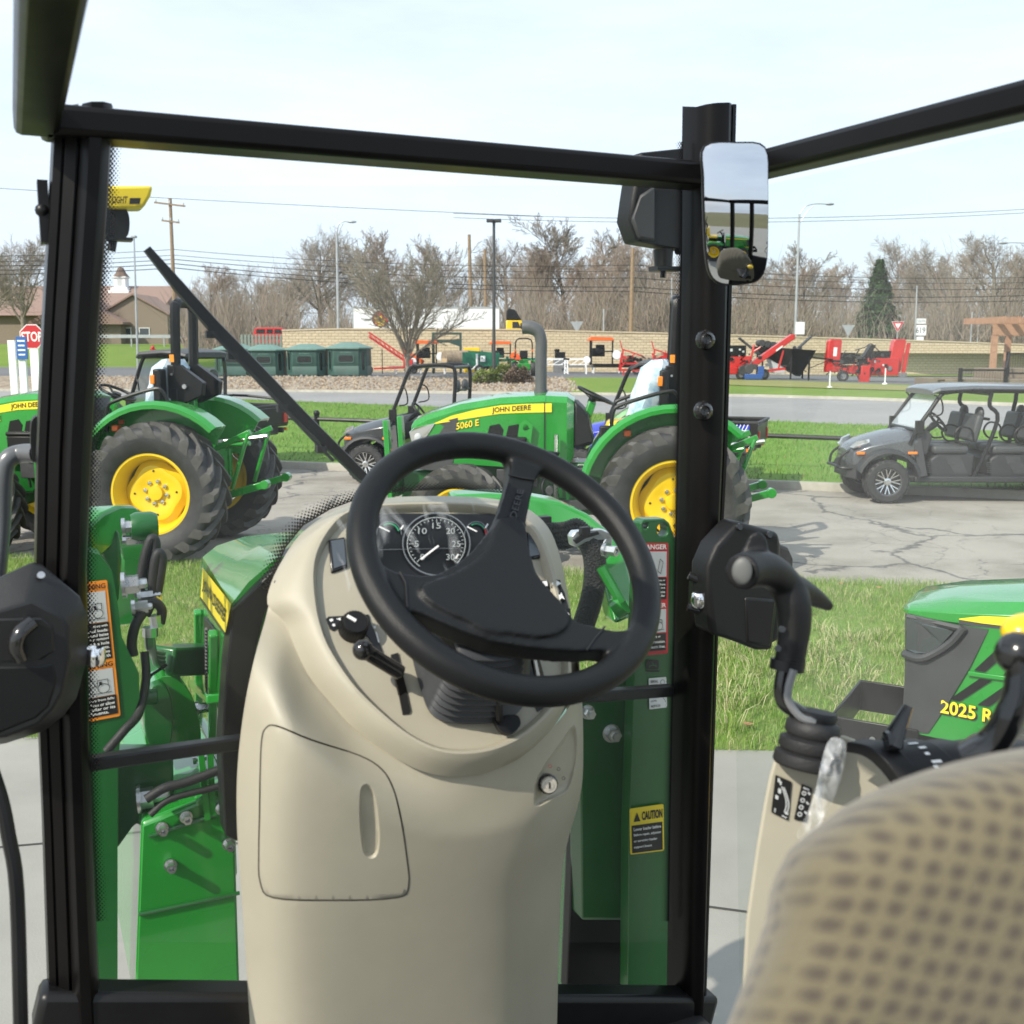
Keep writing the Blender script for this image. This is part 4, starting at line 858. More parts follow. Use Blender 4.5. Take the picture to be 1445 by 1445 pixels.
# orange sawmill carriage builder
def sawmill(label, px, y, sc=1.0, rz=0, left=True):
    o = place('portable_sawmill', label, 'sawmill', px, y, rz, None, sc)
    mb = MB()
    for dy in (-.45, .45): mb.bar((-2.6, dy, .42), (3.0, dy, .42), .09, .12)
    for k in range(7): mb.bar((-2.4 + k*.85, -.45, .4), (-2.4 + k*.85, .45, .4), .08, .08)
    mb.build('track_frame', GREY, o)
    mb = MB()
    for k in (-2.2, -.6, 1.0, 2.6): mb.bar((k, -.45, 0), (k, -.45, .4), .07, .07); mb.bar((k, .45, 0), (k, .45, .4), .07, .07)
    mb.build('leg', WHITE, o)
    mb = MB(); mb.bar((-.75, -.5, .5), (-.75, -.5, 1.95), .09, .09); mb.bar((.5, -.5, .5), (.5, -.5, 1.95), .09, .09); mb.bar((-.75, .5, .5), (-.75, .5, 1.95), .09, .09); mb.bar((-.75, -.5, 1.3), (.5, -.5, 1.3), .08, .08); mb.build('mast', BLK_M, o)
    mb = MB(); mb.prism([(-1.0, -.6, 1.93), (.6, -.6, 1.93), (.5, -.6, 2.12), (-.8, -.6, 2.16)], (0, 1.2, 0)); mb.build('canopy', ORANGE, o, bevel=.04)
    mb = MB(); mb.box((-.3, 0, 1.25), (.75, .5, .5)); mb.cyl((-.3, -.3, 1.3), (-.3, .2, 1.3), .2); mb.box((-.2, -.1, 1.6), (.5, .4, .2)); mb.build('engine', BLK, o, bevel=.03)
    mb = MB(); mb.lathe([(.05, 0), (.26, 0), (.28, .05), (.28, .2), (.05, .22)], (.75, -.55, 1.1), (0, 1, 0), 20); mb.lathe([(.05, 0), (.2, 0), (.22, .05), (.22, .2), (.05, .22)], (-1.0, -.55, .8), (0, 1, 0), 20); mb.build('blade_wheel_guard', WHITE if left else ORANGE, o)
    return o
sawmill('orange-roofed sawmill with a black engine, just right of the young tree', 606, 70, 1.0)
sawmill('orange-roofed sawmill with white wheel guards, right of the exhaust stack', 851, 72, 1.12, 0, True)
sawmill('orange-roofed sawmill partly hidden by the green wood chipper', 710, 75, 1.0, 0, False)
# orange tilted deck
o = place('wood_splitter', 'orange tilted splitter beam beside the young tree', 'wood splitter', 583, 71)
mb = MB(); mb.bar((-.7, 0, 1.6), (.7, 0, .7), .5, .28); mb.build('beam', ORANGE, o, bevel=.03)
mb = MB(); mb.bar((0, 0, .3), (0, 0, 1.1), .15, .15); mb.box((.1, 0, .4), (.9, .6, .25)); mb.build('stand', BLK_M, o)
mb = MB(); small_wheel(mb, (.1, -.4, .25), .25, .14); mb.build('wheel', [TYRE, GREY], o)
# dark frame arch
o = place('steel_gantry', 'dark green steel hoop frame in front of the wall', 'frame', 632, 71)
mb = MB()
for dy in (-.3, .5):
    mb.bar((-.95, dy, .0), (-.95, dy, 2.55), .12, .12); mb.bar((.85, dy, 0), (.85, dy, 2.55), .12, .12); mb.bar((-1.0, dy, 2.6), (.92, dy, 2.6), .12, .14)
mb.bar((-.95, 0, 2.1), (.85, 0, 2.1), .14, .2); mb.prism([(.1, -.1, 2.0), (.8, -.1, 2.15), (.8, -.1, 1.75)], (0, .2, 0)); mb.build('frame', mat('dark_teal_paint', (.03, .07, .06), .5), o)
# logs
def log(label, p, d, L_, r):
    o = thing('log', label, 'log', p); d = V(d).normalized(); mb = MB(); n = 14; R = random.Random(len(label))
    mb.tube([d*(L_*k/6 - L_/2) + V((0, 0, R.gauss(0, .02))) for k in range(7)], [r*R.uniform(.92, 1.06) for k in range(7)], n); mb.build('bark', BARK_LOG, o)
    mb = MB(); c = d*(-L_/2 - .004); a, b = frame_from(d); mb.add([c + a*(r*.86*math.cos(2*math.pi*k/n)) + b*(r*.86*math.sin(2*math.pi*k/n)) for k in range(n)], [tuple(range(n))]); c = -c; mb.add([c + a*(r*.86*math.cos(2*math.pi*k/n)) + b*(r*.86*math.sin(2*math.pi*k/n)) for k in range(n)], [tuple(range(n))]); mb.build('cut_end', mat('cut_wood', (.46, .34, .2), .8, var=.2, vscale=9), o)
    return o
x = GX(646, 69, 500); log('thick short log lying on the sawmill bed in front of the wall', (x, 69, .72+.98), (1, .5, 0), 1.9, .52)
# yellow cabinet
o = place('yellow_cabinet', 'yellow steel cabinet standing against the wall', 'cabinet', 666, 74); mb = MB(); mb.box((0, 0, .85), (1.1, .7, 1.7)); mb.build('body', YELLOW, o, bevel=.02); mb = MB(); mb.box((-.26, -.36, .85), (.5, .02, 1.55)); mb.box((.27, -.36, .85), (.5, .02, 1.55)); mb.build('door', YELLOW, o, bevel=.01); mb = MB(); mb.box((0, -.385, .9), (.05, .03, .2)); mb.build('handle', BLK_M, o)
# green firewood machine
TEAL = mat('deep_green_paint', (.006, .14, .075), .35, coat=.3, var=.1)
o = place('wood_chipper', 'deep green wood chipper with white hose fittings behind the juniper', 'wood chipper', 684, 66)
mb = MB(); mb.prism([(-1.0, -.5, .55), (.9, -.5, .55), (.9, -.5, 1.35), (-.3, -.5, 1.45), (-1.0, -.5, 1.5)], (0, 1.1, 0)); mb.box((-1.15, 0, 1.05), (.4, .9, .7)); mb.build('body', TEAL, o, bevel=.04)
mb = MB(); mb.bar((.8, 0, .9), (3.1, 0, .98), .5, .16); mb.bar((-1.7, 0, .45), (1.4, 0, .45), .12, .14); mb.build('outfeed', TEAL, o, bevel=.02)
mb = MB(); mb.tube([(-.45, -.58, .5), (-.45, -.6, 1.3)], .07); mb.tube(smooth_path([(-1.0, -.6, .7), (-.8, -.68, .35), (-.5, -.62, .6)]), .04, 6); mb.box((-.1, -.56, 1.0), (.3, .1, .35)); mb.build('fittings', WHITE, o)
for k in (-.3, .6): mb = MB(); small_wheel(mb, (k, -.62, .32), .32, .2); mb.build('wheel', [TYRE, WHITE], o)
clutter(o, 6, -1.3, 2.2, -.58, .4, 1.2, 12, (TEAL, BLK_M))
# small green tractor, seen from behind, with slow-vehicle triangle
o = place('small_tractor', 'small green tractor seen from behind with an orange triangle and a roll bar', 'tractor', 739, 64)
mb = MB(); mb.box((0, .5, .75), (.55, 1.6, .5)); mb.box((0, -.2, .55), (.8, .5, .4)); mb.prism([(-.75, -.4, .85), (-.4, -.4, 1.0), (-.4, -.4, .9), (-.75, -.4, .75)], (0, 1, 0)); mb.prism([(.75, -.4, .85), (.4, -.4, 1.0), (.4, -.4, .9), (.75, -.4, .75)], (0, 1, 0)); mb.build('body', GREEN, o, bevel=.05)
mb = MB(); mb.tube(smooth_path([(-.5, -.35, .6), (-.5, -.4, 1.8), (-.42, -.4, 2.1), (-.2, -.4, 2.2), (.2, -.4, 2.2), (.42, -.4, 2.1), (.5, -.4, 1.8), (.5, -.35, .6)], 4), .04, 8); mb.build('roll_bar', BLK_M, o)
mb = MB(); mb.box((0, .1, 1.02), (.5, .5, .14)); mb.box((0, -.18, 1.25), (.48, .14, .5)); mb.build('seat', BLK, o, bevel=.05)
mb = MB(); mb.prism([(-.55, -.55, .96), (-.15, -.55, .96), (-.35, -.55, 1.36)], (0, .02, 0)); mb.build('warning_triangle', mat('fluorescent_orange', (.9, .12, .03), .5), o)
for s in (-1, 1): mb = MB(); small_wheel(mb, (s*.58, -.1, .45), .45, .32, (1, 0, 0)); mb.build('wheel', [TYRE, YELLOW], o)
for s in (-1, 1): mb = MB(); mb.box((s*.5, -.44, 1.5), (.1, .06, .12)); mb.build('tail_light', ORANGE, o)
# white sawhorse racks
for i, (px, lb) in enumerate(((786, 'white steel rack just right of the exhaust stack'), (812, 'white steel rack beside the right sawmill'))):
    o = place('steel_rack', lb, 'rack', px, 69, 0, 'white steel racks'); mb = MB()
    mb.bar((-.8, 0, .95), (.8, 0, .95), .07, .09); mb.bar((-.8, .5, .95), (.8, .5, .95), .07, .09)
    for k in range(3): mb.bar((-.75 + k*.5, 0, .62), (-.25 + k*.5, 0, .93), .04, .04)
    mb.bar((-.8, 0, .6), (.8, 0, .6), .05, .05); mb.build('top_frame', WHITE, o)
    for x_ in (-.7, .7):
        for y_ in (-.1, .6): mb = MB(); mb.bar((x_, y_, 0), (x_*.94, (y_-.25)*.7+.25, .95), .06, .06); mb.build('leg', WHITE, o)
o = place('engine_unit', 'small dark engine on the white rack against the wall', 'engine', 790, 73); mb = MB(); mb.box((0, 0, 1.2), (.7, .5, .4)); mb.cyl((-.2, 0, 1.4), (-.2, 0, 1.6), .18); mb.build('block', BLK, o, bevel=.04); mb = MB(); mb.box((0, 0, .5), (.9, .5, 1.0)); mb.build('base', GREY, o)
# long low black trailer deck
o = place('flat_trailer', 'low dark flat trailer deck in front of the wall', 'trailer', 905, 71); mb = MB(); mb.bar((-3.2, 0, .62), (2.4, 0, .62), 1.2, .16); mb.build('deck', BLK_M, o); 
for k in (-.4, .5): mb = MB(); small_wheel(mb, (k, -.7, .3), .3, .2); mb.build('wheel', [TYRE, GREY], o)
# red log cradle with logs
o = place('log_cradle', 'red steel log cradle with raised arms, left of the window pillar', 'log cradle', 911, 67); mb = MB()
for x_ in (-1.6, .35):
    mb.bar((x_, -.3, .3), (x_ + .15, -.3, 1.65), .09, .09); mb.bar((x_ + .15, -.3, 1.62), (x_ + 1.4, -.3, 1.2), .08, .08); mb.bar((x_ + .1, -.3, 1.6), (x_ - .05, -.3, 2.15), .06, .06); mb.bar((x_ + .1, -.3, .95), (x_ + .9, -.3, 1.35), .06, .06); mb.bar((x_, -.3, .75), (x_ + 1.2, -.3, .75), .09, .1)
    mb.bar((x_, .6, .3), (x_ + .15, .6, 1.4), .09, .09)
mb.bar((-1.6, -.3, .35), (1.8, -.3, .35), .1, .12); mb.bar((-1.6, .6, .35), (1.8, .6, .35), .1, .12); mb.box((1.2, -.1, .8), (.5, .6, .9)); mb.build('cradle_frame', RED, o)
for x_ in (-1.4, -.3, .8, 1.6): mb = MB(); mb.bar((x_, -.3, 0), (x_, -.3, .35), .08, .08); mb.build('leg', RED, o)
bcr = o; p = o.location; log('long log lying across the red cradle', (p.x + .7, 66.9, p.z + 1.12), (1, 0, .22), 2.7, .18); log('short thick log at the back of the red cradle', (p.x - .5, 67.4, p.z + 1.0), (1, .1, 0), 1.9, .26)
clutter(bcr, 5, -1.5, 1.8, -.35, .35, 1.2, 14, (RED, BLK_M))
# right of the pillar: red firewood processor with black control box and blue engine
o = place('firewood_processor', 'red firewood processor with a black control box and blue engine base, right of the pillar', 'firewood processor', 1035, 62, py=520); mb = MB(); mb.box((0, .4, .95), (1.9, 1.0, .8)); mb.box((-.4, 0, .5), (1.2, .6, .4)); mb.bar((.9, 0, .7), (1.15, 0, 2.0), .12, .12); mb.build('body', RED, o, bevel=.04)
mb = MB(); mb.box((.1, .2, 1.65), (1.15, .7, .6)); mb.build('control_box', BLK, o, bevel=.03)
mb = MB(); mb.box((1.0, -.55, .18), (1.0, .7, .3)); mb.box((1.45, -.5, .5), (.35, .4, .55)); mb.build('engine_base', mat('engine_blue', (.02, .08, .28), .4), o, bevel=.03)
mb = MB(); mb.cyl((.75, -.75, .6), (.75, -.2, .6), .26); mb.box((.9, -.5, .75), (.6, .4, .3)); mb.lathe([(.05, 0), (.3, 0), (.3, .08), (.05, .08)], (.45, -.7, .55), (0, 1, 0), 16); mb.build('engine', DKGREY, o, bevel=.02)
for k in (-.6, .4): mb = MB(); small_wheel(mb, (k, -.2, .3), .3, .2); mb.build('wheel', [TYRE, GREY], o)
mb = MB(); mb.tube([(1.12, 0, 1.6), (1.5, -.1, 1.85)], .05, 8); mb.build('lever', RED, o)
clutter(o, 1, -1.0, 1.5, -.3, .35, 1.5); mb = MB(); Quad((-.5, -.16, 1.85), (.6, -.16, 1.85), (.6, -.16, 1.45), (-.5, -.16, 1.45)).rect(mb, .1, .2, .35, .6, .003); mb.box((.3, -.17, 1.72), (.12, .02, .1)); mb.box((.5, -.17, 1.6), (.1, .02, .1)); mb.build('control_decal', GREY_S, o)
o = place('log_conveyor', 'long red inclined conveyor on wheels in front of the black hopper', 'conveyor', 1091, 62, py=520); mb = MB()
mb.prism([(-1.35, -.2, .55), (1.15, -.2, 2.35), (1.15, -.2, 2.6), (.95, -.2, 2.6), (-1.5, -.2, .85)], (0, .5, 0)); mb.build('conveyor', RED, o, bevel=.03)
mb = MB(); mb.bar((-.9, 0, .45), (.7, 0, .65), .12, .14); mb.bar((.3, 0, .6), (.55, 0, 1.7), .09, .09); mb.build('support', RED, o)
mb = MB(); small_wheel(mb, (-.6, -.3, .32), .32, .2); mb.build('wheel', [TYRE, GREY], o)
mb = MB(); q = Quad((-.55, -.205, 1.28), (.5, -.205, 2.03), (.5, -.205, 1.9), (-.55, -.205, 1.15)); q.rect(mb, .6, .1, .95, .9, .003); mb.build('white_decal', WHITE_S, o)
o = place('soil_screener', 'black soil screener hopper on legs with a pale chute', 'screener', 1102, 65, py=522); mb = MB()
mb.loft([[(-1.7, -.9, 1.95), (1.85, -.9, 1.72), (1.85, .9, 1.72), (-1.7, .9, 1.95)], [(-1.55, -.8, 1.6), (1.6, -.8, 1.2), (1.6, .8, 1.2), (-1.55, .8, 1.6)], [(.3, -.5, .55), (1.05, -.5, .15), (1.05, .5, .15), (.3, .5, .55)]]); mb.build('hopper', BLK_M, o, bevel=.03)
mb = MB(); mb.bar((.9, 0, 1.75), (1.75, 0, 2.55), .5, .08); mb.bar((-2.6, 0, 2.45), (-1.7, 0, 1.75), .5, .09)
for k in range(4): mb.lathe([(.12, 0), (.2, 0), (.2, .9), (.12, .9)], (-1.3 + k*.35, -.45, 2.15 - .06*k), (0, 1, 0), 14)
mb.build('screen_deck', DKGREY, o)
mb = MB(); mb.prism([(-.9, -.6, 1.5), (-.2, -.6, 1.6), (.1, -.6, .35), (-.5, -.6, .35)], (0, 1.1, 0)); mb.build('chute', GREY_S, o, bevel=.02)
for p in ((-1.3, -.7), (-1.3, .7), (1.5, -.7), (1.5, .7), (.4, -.75)): mb = MB(); mb.bar((*p, 0), (*p, 1.6), .09, .09); mb.build('leg', BLK_M, o)
clutter(o, 2, -1.6, 1.2, -.6, .5, 1.9, 12, (DKGREY, GREY))
# red wood processor at right with two upright conveyors
o = place('wood_processor', 'large red wood processor with two upright red conveyors, left of the pergola', 'wood processor', 1218, 62, py=520); mb = MB()
mb.prism([(.1, -.5, .35), (1.9, -.5, .35), (1.9, -.5, 1.35), (.1, -.5, 1.35)], (0, 1.0, 0)); mb.box((-.1, -.55, .45), (.5, .5, .95)); mb.box((-.7, -.1, .7), (1.2, .8, .5)); mb.build('body', RED, o, bevel=.04)
for x0, x1, w in ((-1.85, -1.75, .75), (1.7, 1.95, .72)):
    mb = MB(); mb.prism([(x0 - w/2, -.3, .55), (x0 + w/2, -.3, .55), (x1 + w/2, -.3, 2.3), (x1 + w/2 - .05, -.3, 2.42), (x1 - w/2 + .1, -.3, 2.42), (x1 - w/2, -.3, 2.3)], (0, .55, 0)); mb.build('upright_conveyor', RED, o, bevel=.04)
mb = MB(); mb.prism([(2.1, -.36, .4), (2.3, -.36, .4), (2.55, -.36, 2.2), (2.35, -.36, 2.2)], (0, .12, 0)); mb.build('brace', RED, o)
mb = MB(); mb.prism([(-.3, -.4, 1.15), (.15, -.4, 1.15), (.55, -.4, 2.1), (.25, -.4, 2.1)], (0, .5, 0)); mb.box((1.15, .1, 1.5), (1.2, .6, .5)); mb.box((-1.0, .3, 1.4), (1.1, .4, .5)); mb.bar((-2.0, -.5, 1.2), (-.2, -.5, 1.05), .09, .12); mb.bar((-1.6, -.6, 1.0), (.0, -.6, 1.15), .09, .1); mb.box((-.35, -.5, .95), (.25, .3, .9)); mb.build('log_deck', BLK_M, o, bevel=.02)
mb = MB(); mb.bar((-3.3, -.4, 1.42), (-1.9, -.4, 1.25), .07, .08); mb.bar((-3.25, -.4, 0), (-3.25, -.4, 1.4), .06, .06); mb.bar((-3.25, -.4, .75), (-2.2, -.4, 1.2), .04, .04); mb.build('infeed_rack', BLK_M, o)
for p in ((-1.35, -.62, .33), (.0, -.1, .3)): mb = MB(); small_wheel(mb, p, .33, .2); mb.build('wheel', [TYRE, GREY], o)
mb = MB(); mb.tube(smooth_path([(-.6, -.3, 1.8), (-.1, -.35, 1.95), (.3, -.3, 2.15), (.8, -.2, 1.75), (1.2, -.2, 1.6)]), .03, 6); mb.tube(smooth_path([(-1.6, -.6, 1.2), (-.9, -.7, 1.5), (-.3, -.6, 1.0)]), .03, 6); mb.build('hose', RUBBER, o)
mb = MB(); mb.box((2.05, -.7, .4), (.4, .3, .25)); mb.cyl((1.35, -.56, .75), (1.35, -.5, .75), .14); mb.build('coupling', GREY, o, bevel=.02)
clutter(o, 3, -2.0, 1.2, -.6, .4, 1.6, 22, (BLK_M, DKGREY)); clutter(o, 4, -1.8, 1.9, -.55, .4, 1.3, 14, (RED,)); mb = MB(); mb.box((1.0, -.505, .95), (.12, .01, .1)); mb.box((.5, -.505, 1.15), (.1, .01, .14)); mb.box((-1.75, -.31, 1.7), (.2, .01, .5), Matrix.Rotation(.05, 3, 'Y')); mb.build('white_decal', WHITE_S, o)
# golf pins
for i, (px, top, bot, lb) in enumerate(((1171, 520, 540, 'white golf pin at the left of the putting green'), (1249, 518, 536, 'white golf pin at the right of the putting green'))):
    y = 54.5 + i*2.2; x = GX(px, y, bot); z = ground_z(x, y); o = thing('golf_pin', lb, 'golf pin', (x, y, z), group='putting green pins'); mb = MB(); mb.cyl((0, 0, 0), (0, 0, .85), .035, n=8); mb.build('pin', WHITE, o); mb = MB(); mb.lathe([(.14, 0), (.14, .05), (.05, .09)], n=12); mb.build('cup', WHITE, o)
# pergola, deck and railing at right
o = thing('pergola', 'cedar pergola standing over the deck at the right edge', 'pergola', (GX(1400, 58), 58, .3)); ox = o.location.x; zt = lambda py, y=58: G(1400, py, y).z - .3
for px, y in ((1398, 56.5), (1417, 59.5), (1520, 57)):
    mb = MB(); mb.box((GX(px, y) - ox, y - 58, zt(474)/2), (.26, .26, zt(474))); mb.build('post', PERG, o)
mb = MB(); mb.bar((GX(1394, 56.5) - ox, -1.6, zt(466)), (GX(1560, 56.5) - ox, -1.6, zt(466)), .12, .55); mb.bar((GX(1394, 59.5) - ox, 1.5, zt(466)), (GX(1560, 59.5) - ox, 1.5, zt(466)), .12, .55); mb.build('beam', PERG, o)
for k in range(9): mb = MB(); x_ = GX(1392, 57) - ox + k*.75; mb.bar((x_, -2.6, zt(453)), (x_, 2.4, zt(452)), .1, .32); mb.build('rafter', PERG, o)
o = thing('timber_deck', 'low brown deck with a black metal railing at the right edge', 'deck', (GX(1400, 54), 54, .1)); ox = o.location.x
mb = MB(); x0, x1 = GX(1352, 54) - ox, GX(1620, 54) - ox; mb.box(((x0+x1)/2 - .2, 1.5, .35), (x1 - x0 + 1.4, 4.2, .7)); mb.box(((x0+x1)/2 + 1.4, 2.2, .95), (x1 - x0 - 1.6, 2.6, .5)); mb.build('deck_platform', DECKM, o, bevel=.02)
mb = MB(); mb.box((GX(1336, 53.6) - ox, -.2, .72), (1.05, .5, .1)); mb.box((GX(1336, 53.6) - ox, -.2, .4), (.7, .35, .6)); mb.build('bench', DECKM, o)
def rail(a, b, y, z0, name='railing'):
    mb = MB(); xa, xb = GX(a, 53.4) - ox, GX(b, 53.4) - ox
    for x_ in (xa, xb): mb.box((x_, y, z0 + .58), (.15, .15, 1.25))
    mb.bar((xa, y, z0 + 1.1), (xb, y, z0 + 1.1), .07, .09); mb.bar((xa, y, z0 + .12), (xb, y, z0 + .12), .05, .06)
    n = int(abs(xb-xa)/.13)
    mb2 = MB()
    for k in range(1, n): mb2.cyl((xa + (xb-xa)*k/n, y, z0 + .12), (xa + (xb-xa)*k/n, y, z0 + 1.08), .006, n=4)
    rr_ = mb.build(name, BLK_M, o); mb2.build('baluster', BLK_M, rr_)
rail(1352, 1416, -.7, .05); rail(1438, 1560, .9, .85)
mb = MB(); mb.bar((GX(1416, 53.4) - ox, -.6, 1.15), (GX(1438, 53.4) - ox, .8, 1.95), .07, .09); mb.build('stair_rail', BLK_M, o)
# black pipe rail along the verge
o = thing('pipe_fence', 'low black pipe rail running along the grass verge', 'fence', (0, 20, 0)); 
def fy(x): return L2(x) + 2.2 + .0*x
pts = [V((x, fy(x) - 20, .80 - .012*(x+4))) for x in (-13, -9, -4.02, 0, 4, 8, 11)]
mb = MB(); mb.tube(pts, .042, 8); mb.build('rail', BLK_M, o)
for x in (-13, -4.05, 4.0, 11): mb = MB(); z = .80 - .012*(x+4); mb.cyl((x, fy(x) - 20, 0), (x, fy(x) - 20, z + .1), .055, n=10); mb.ball((x, fy(x) - 20, z + .12), .07, 10, 6); mb.build('post', BLK_M, o)
# ================================================================== THE TWO UTILITY TRACTORS  (local x forward, y left, z up)
def ag_tyre(R, w, rim, nl, lug_h=.045):
    """carcass + lugs around the y axis, centred on the origin; returns two MBs"""
    c = MB(); hw = w/2
    prof = [(rim, -hw*.72), (rim+.02, -hw*.86), ((rim+R)*.5, -hw*1.0), (R-.13*R*.9, -hw*.97), (R-lug_h-.02, -hw*.84), (R-lug_h, -hw*.5), (R-lug_h+.006, 0)]
    prof = prof + [(r, -h) for r, h in prof[-2::-1]]
    c.lathe(prof, (0, 0, 0), (0, 1, 0), 56, 0, True)
    l = MB(); n = nl
    for sd in (-1, 1):
        for k in range(n):
            th0 = 2*math.pi*(k + (.5 if sd > 0 else 0))/n; rings = []
            for t in (0.0, .3, .62, .86, 1.0, 1.12):
                y = sd*hw*(-.06 + 1.04*min(t, 1.0)); dth = .40*t*(1.0 if n > 16 else 1.15)/ (n/20)
                rb = R - lug_h - .012 - (.02 if t > .8 else 0) - (.03*R if t >= 1 else 0); rt = R - .02*t*t*R*.6
                if t >= 1.0: rt = R - .055*R if t < 1.1 else R - .14*R; rb = rt - .05
                wd = (.055 if t < .9 else .075)*(R/.7); wt = wd*.62
                if t > 1.05: y = sd*hw*1.0
                th = th0 + dth
                def P(r, da): return V((math.cos(th + da/r)*r, y, math.sin(th + da/r)*r))
                rings.append([P(rb, -wd*.75), P(rt, -wt*.6), P(rt, wt*.6), P(rb, wd*.75)])
            l.loft(rings)
    return c, l
def ag_wheel(root, name, c, R, w, rim, nl, side, disc_off, lobes=True, rot=0.0):
    t, l = ag_tyre(R, w, rim, nl); M = Matrix.Translation(c) @ Matrix.Rotation(rot, 4, 'Y')
    if side < 0: M = M @ Matrix.Scale(-1, 4, V((0, 1, 0)))
    for x in (t, l): x.xf(M)
    wh = t.build(name, TYRE, root, ang=50); l.build('tread_lug', LUG, wh, bevel=0, ang=30)
    hw = w/2; r = MB()
    r.lathe([(rim-.035, -hw*.66), (rim+.012, -hw*.78), (rim+.012, -hw*.70), (rim-.03, -hw*.55), (rim-.06, 0), (rim-.03, hw*.55), (rim+.012, hw*.70), (rim+.012, hw*.80), (rim-.012, hw*.80), (rim-.04, hw*.62), (rim-.075, hw*.1), (rim-.075, -hw*.1), (rim-.045, -hw*.6)], (0, 0, 0), (0, 1, 0), 48, 0, True)
    # disc with four scalloped openings
    pts = []
    for k in range(72):
        a = 2*math.pi*k/72; s = .5 + .5*math.cos(4*a); s = s**.75 if lobes else 1; pts.append((a, (rim-.05)*(.85 + .135*s)))
    def ring(f, y): return [V((math.cos(a)*q*f, y, math.sin(a)*q*f)) for a, q in pts]
    y0 = disc_off
    r.loft([ring(1, y0 - .05), ring(.985, y0 - .02), ring(.86, y0 + .005), ring(.80, y0 + .03), ring(.62, y0 + .035), [V((math.cos(a)*rim*.36, y0 + .012, math.sin(a)*rim*.36)) for a, q in pts], [V((math.cos(a)*rim*.20, y0 + .012, math.sin(a)*rim*.20)) for a, q in pts], [V((math.cos(a)*rim*.18, y0 + .05, math.sin(a)*rim*.18)) for a, q in pts], [V((math.cos(a)*rim*.02, y0 + .055, math.sin(a)*rim*.02)) for a, q in pts]])
    r.xf(M); r.build('rim', YELLOW, wh, ang=40)
    b = MB()
    for k in range(8): a = 2*math.pi*(k+.5)/8; p = V((math.cos(a)*rim*.285, y0 + .012, math.sin(a)*rim*.285)); b.lathe([(.024, 0), (.024, .02), (.016, .028), (.001, .03)], p, (0, 1, 0), 8)
    b.xf(M); b.build('wheel_bolt', STEEL, wh)
    b = MB()
    for k in range(4): a = 2*math.pi*(k+.0)/4 + .15; p = V((math.cos(a)*rim*.55, y0 + .036, math.sin(a)*rim*.55)); b.lathe([(.012, 0), (.012, .003), (.001, .003)], p, (0, 1, 0), 8)
    b.xf(M); b.build('disc_hole', BLK_S, wh)
    return wh
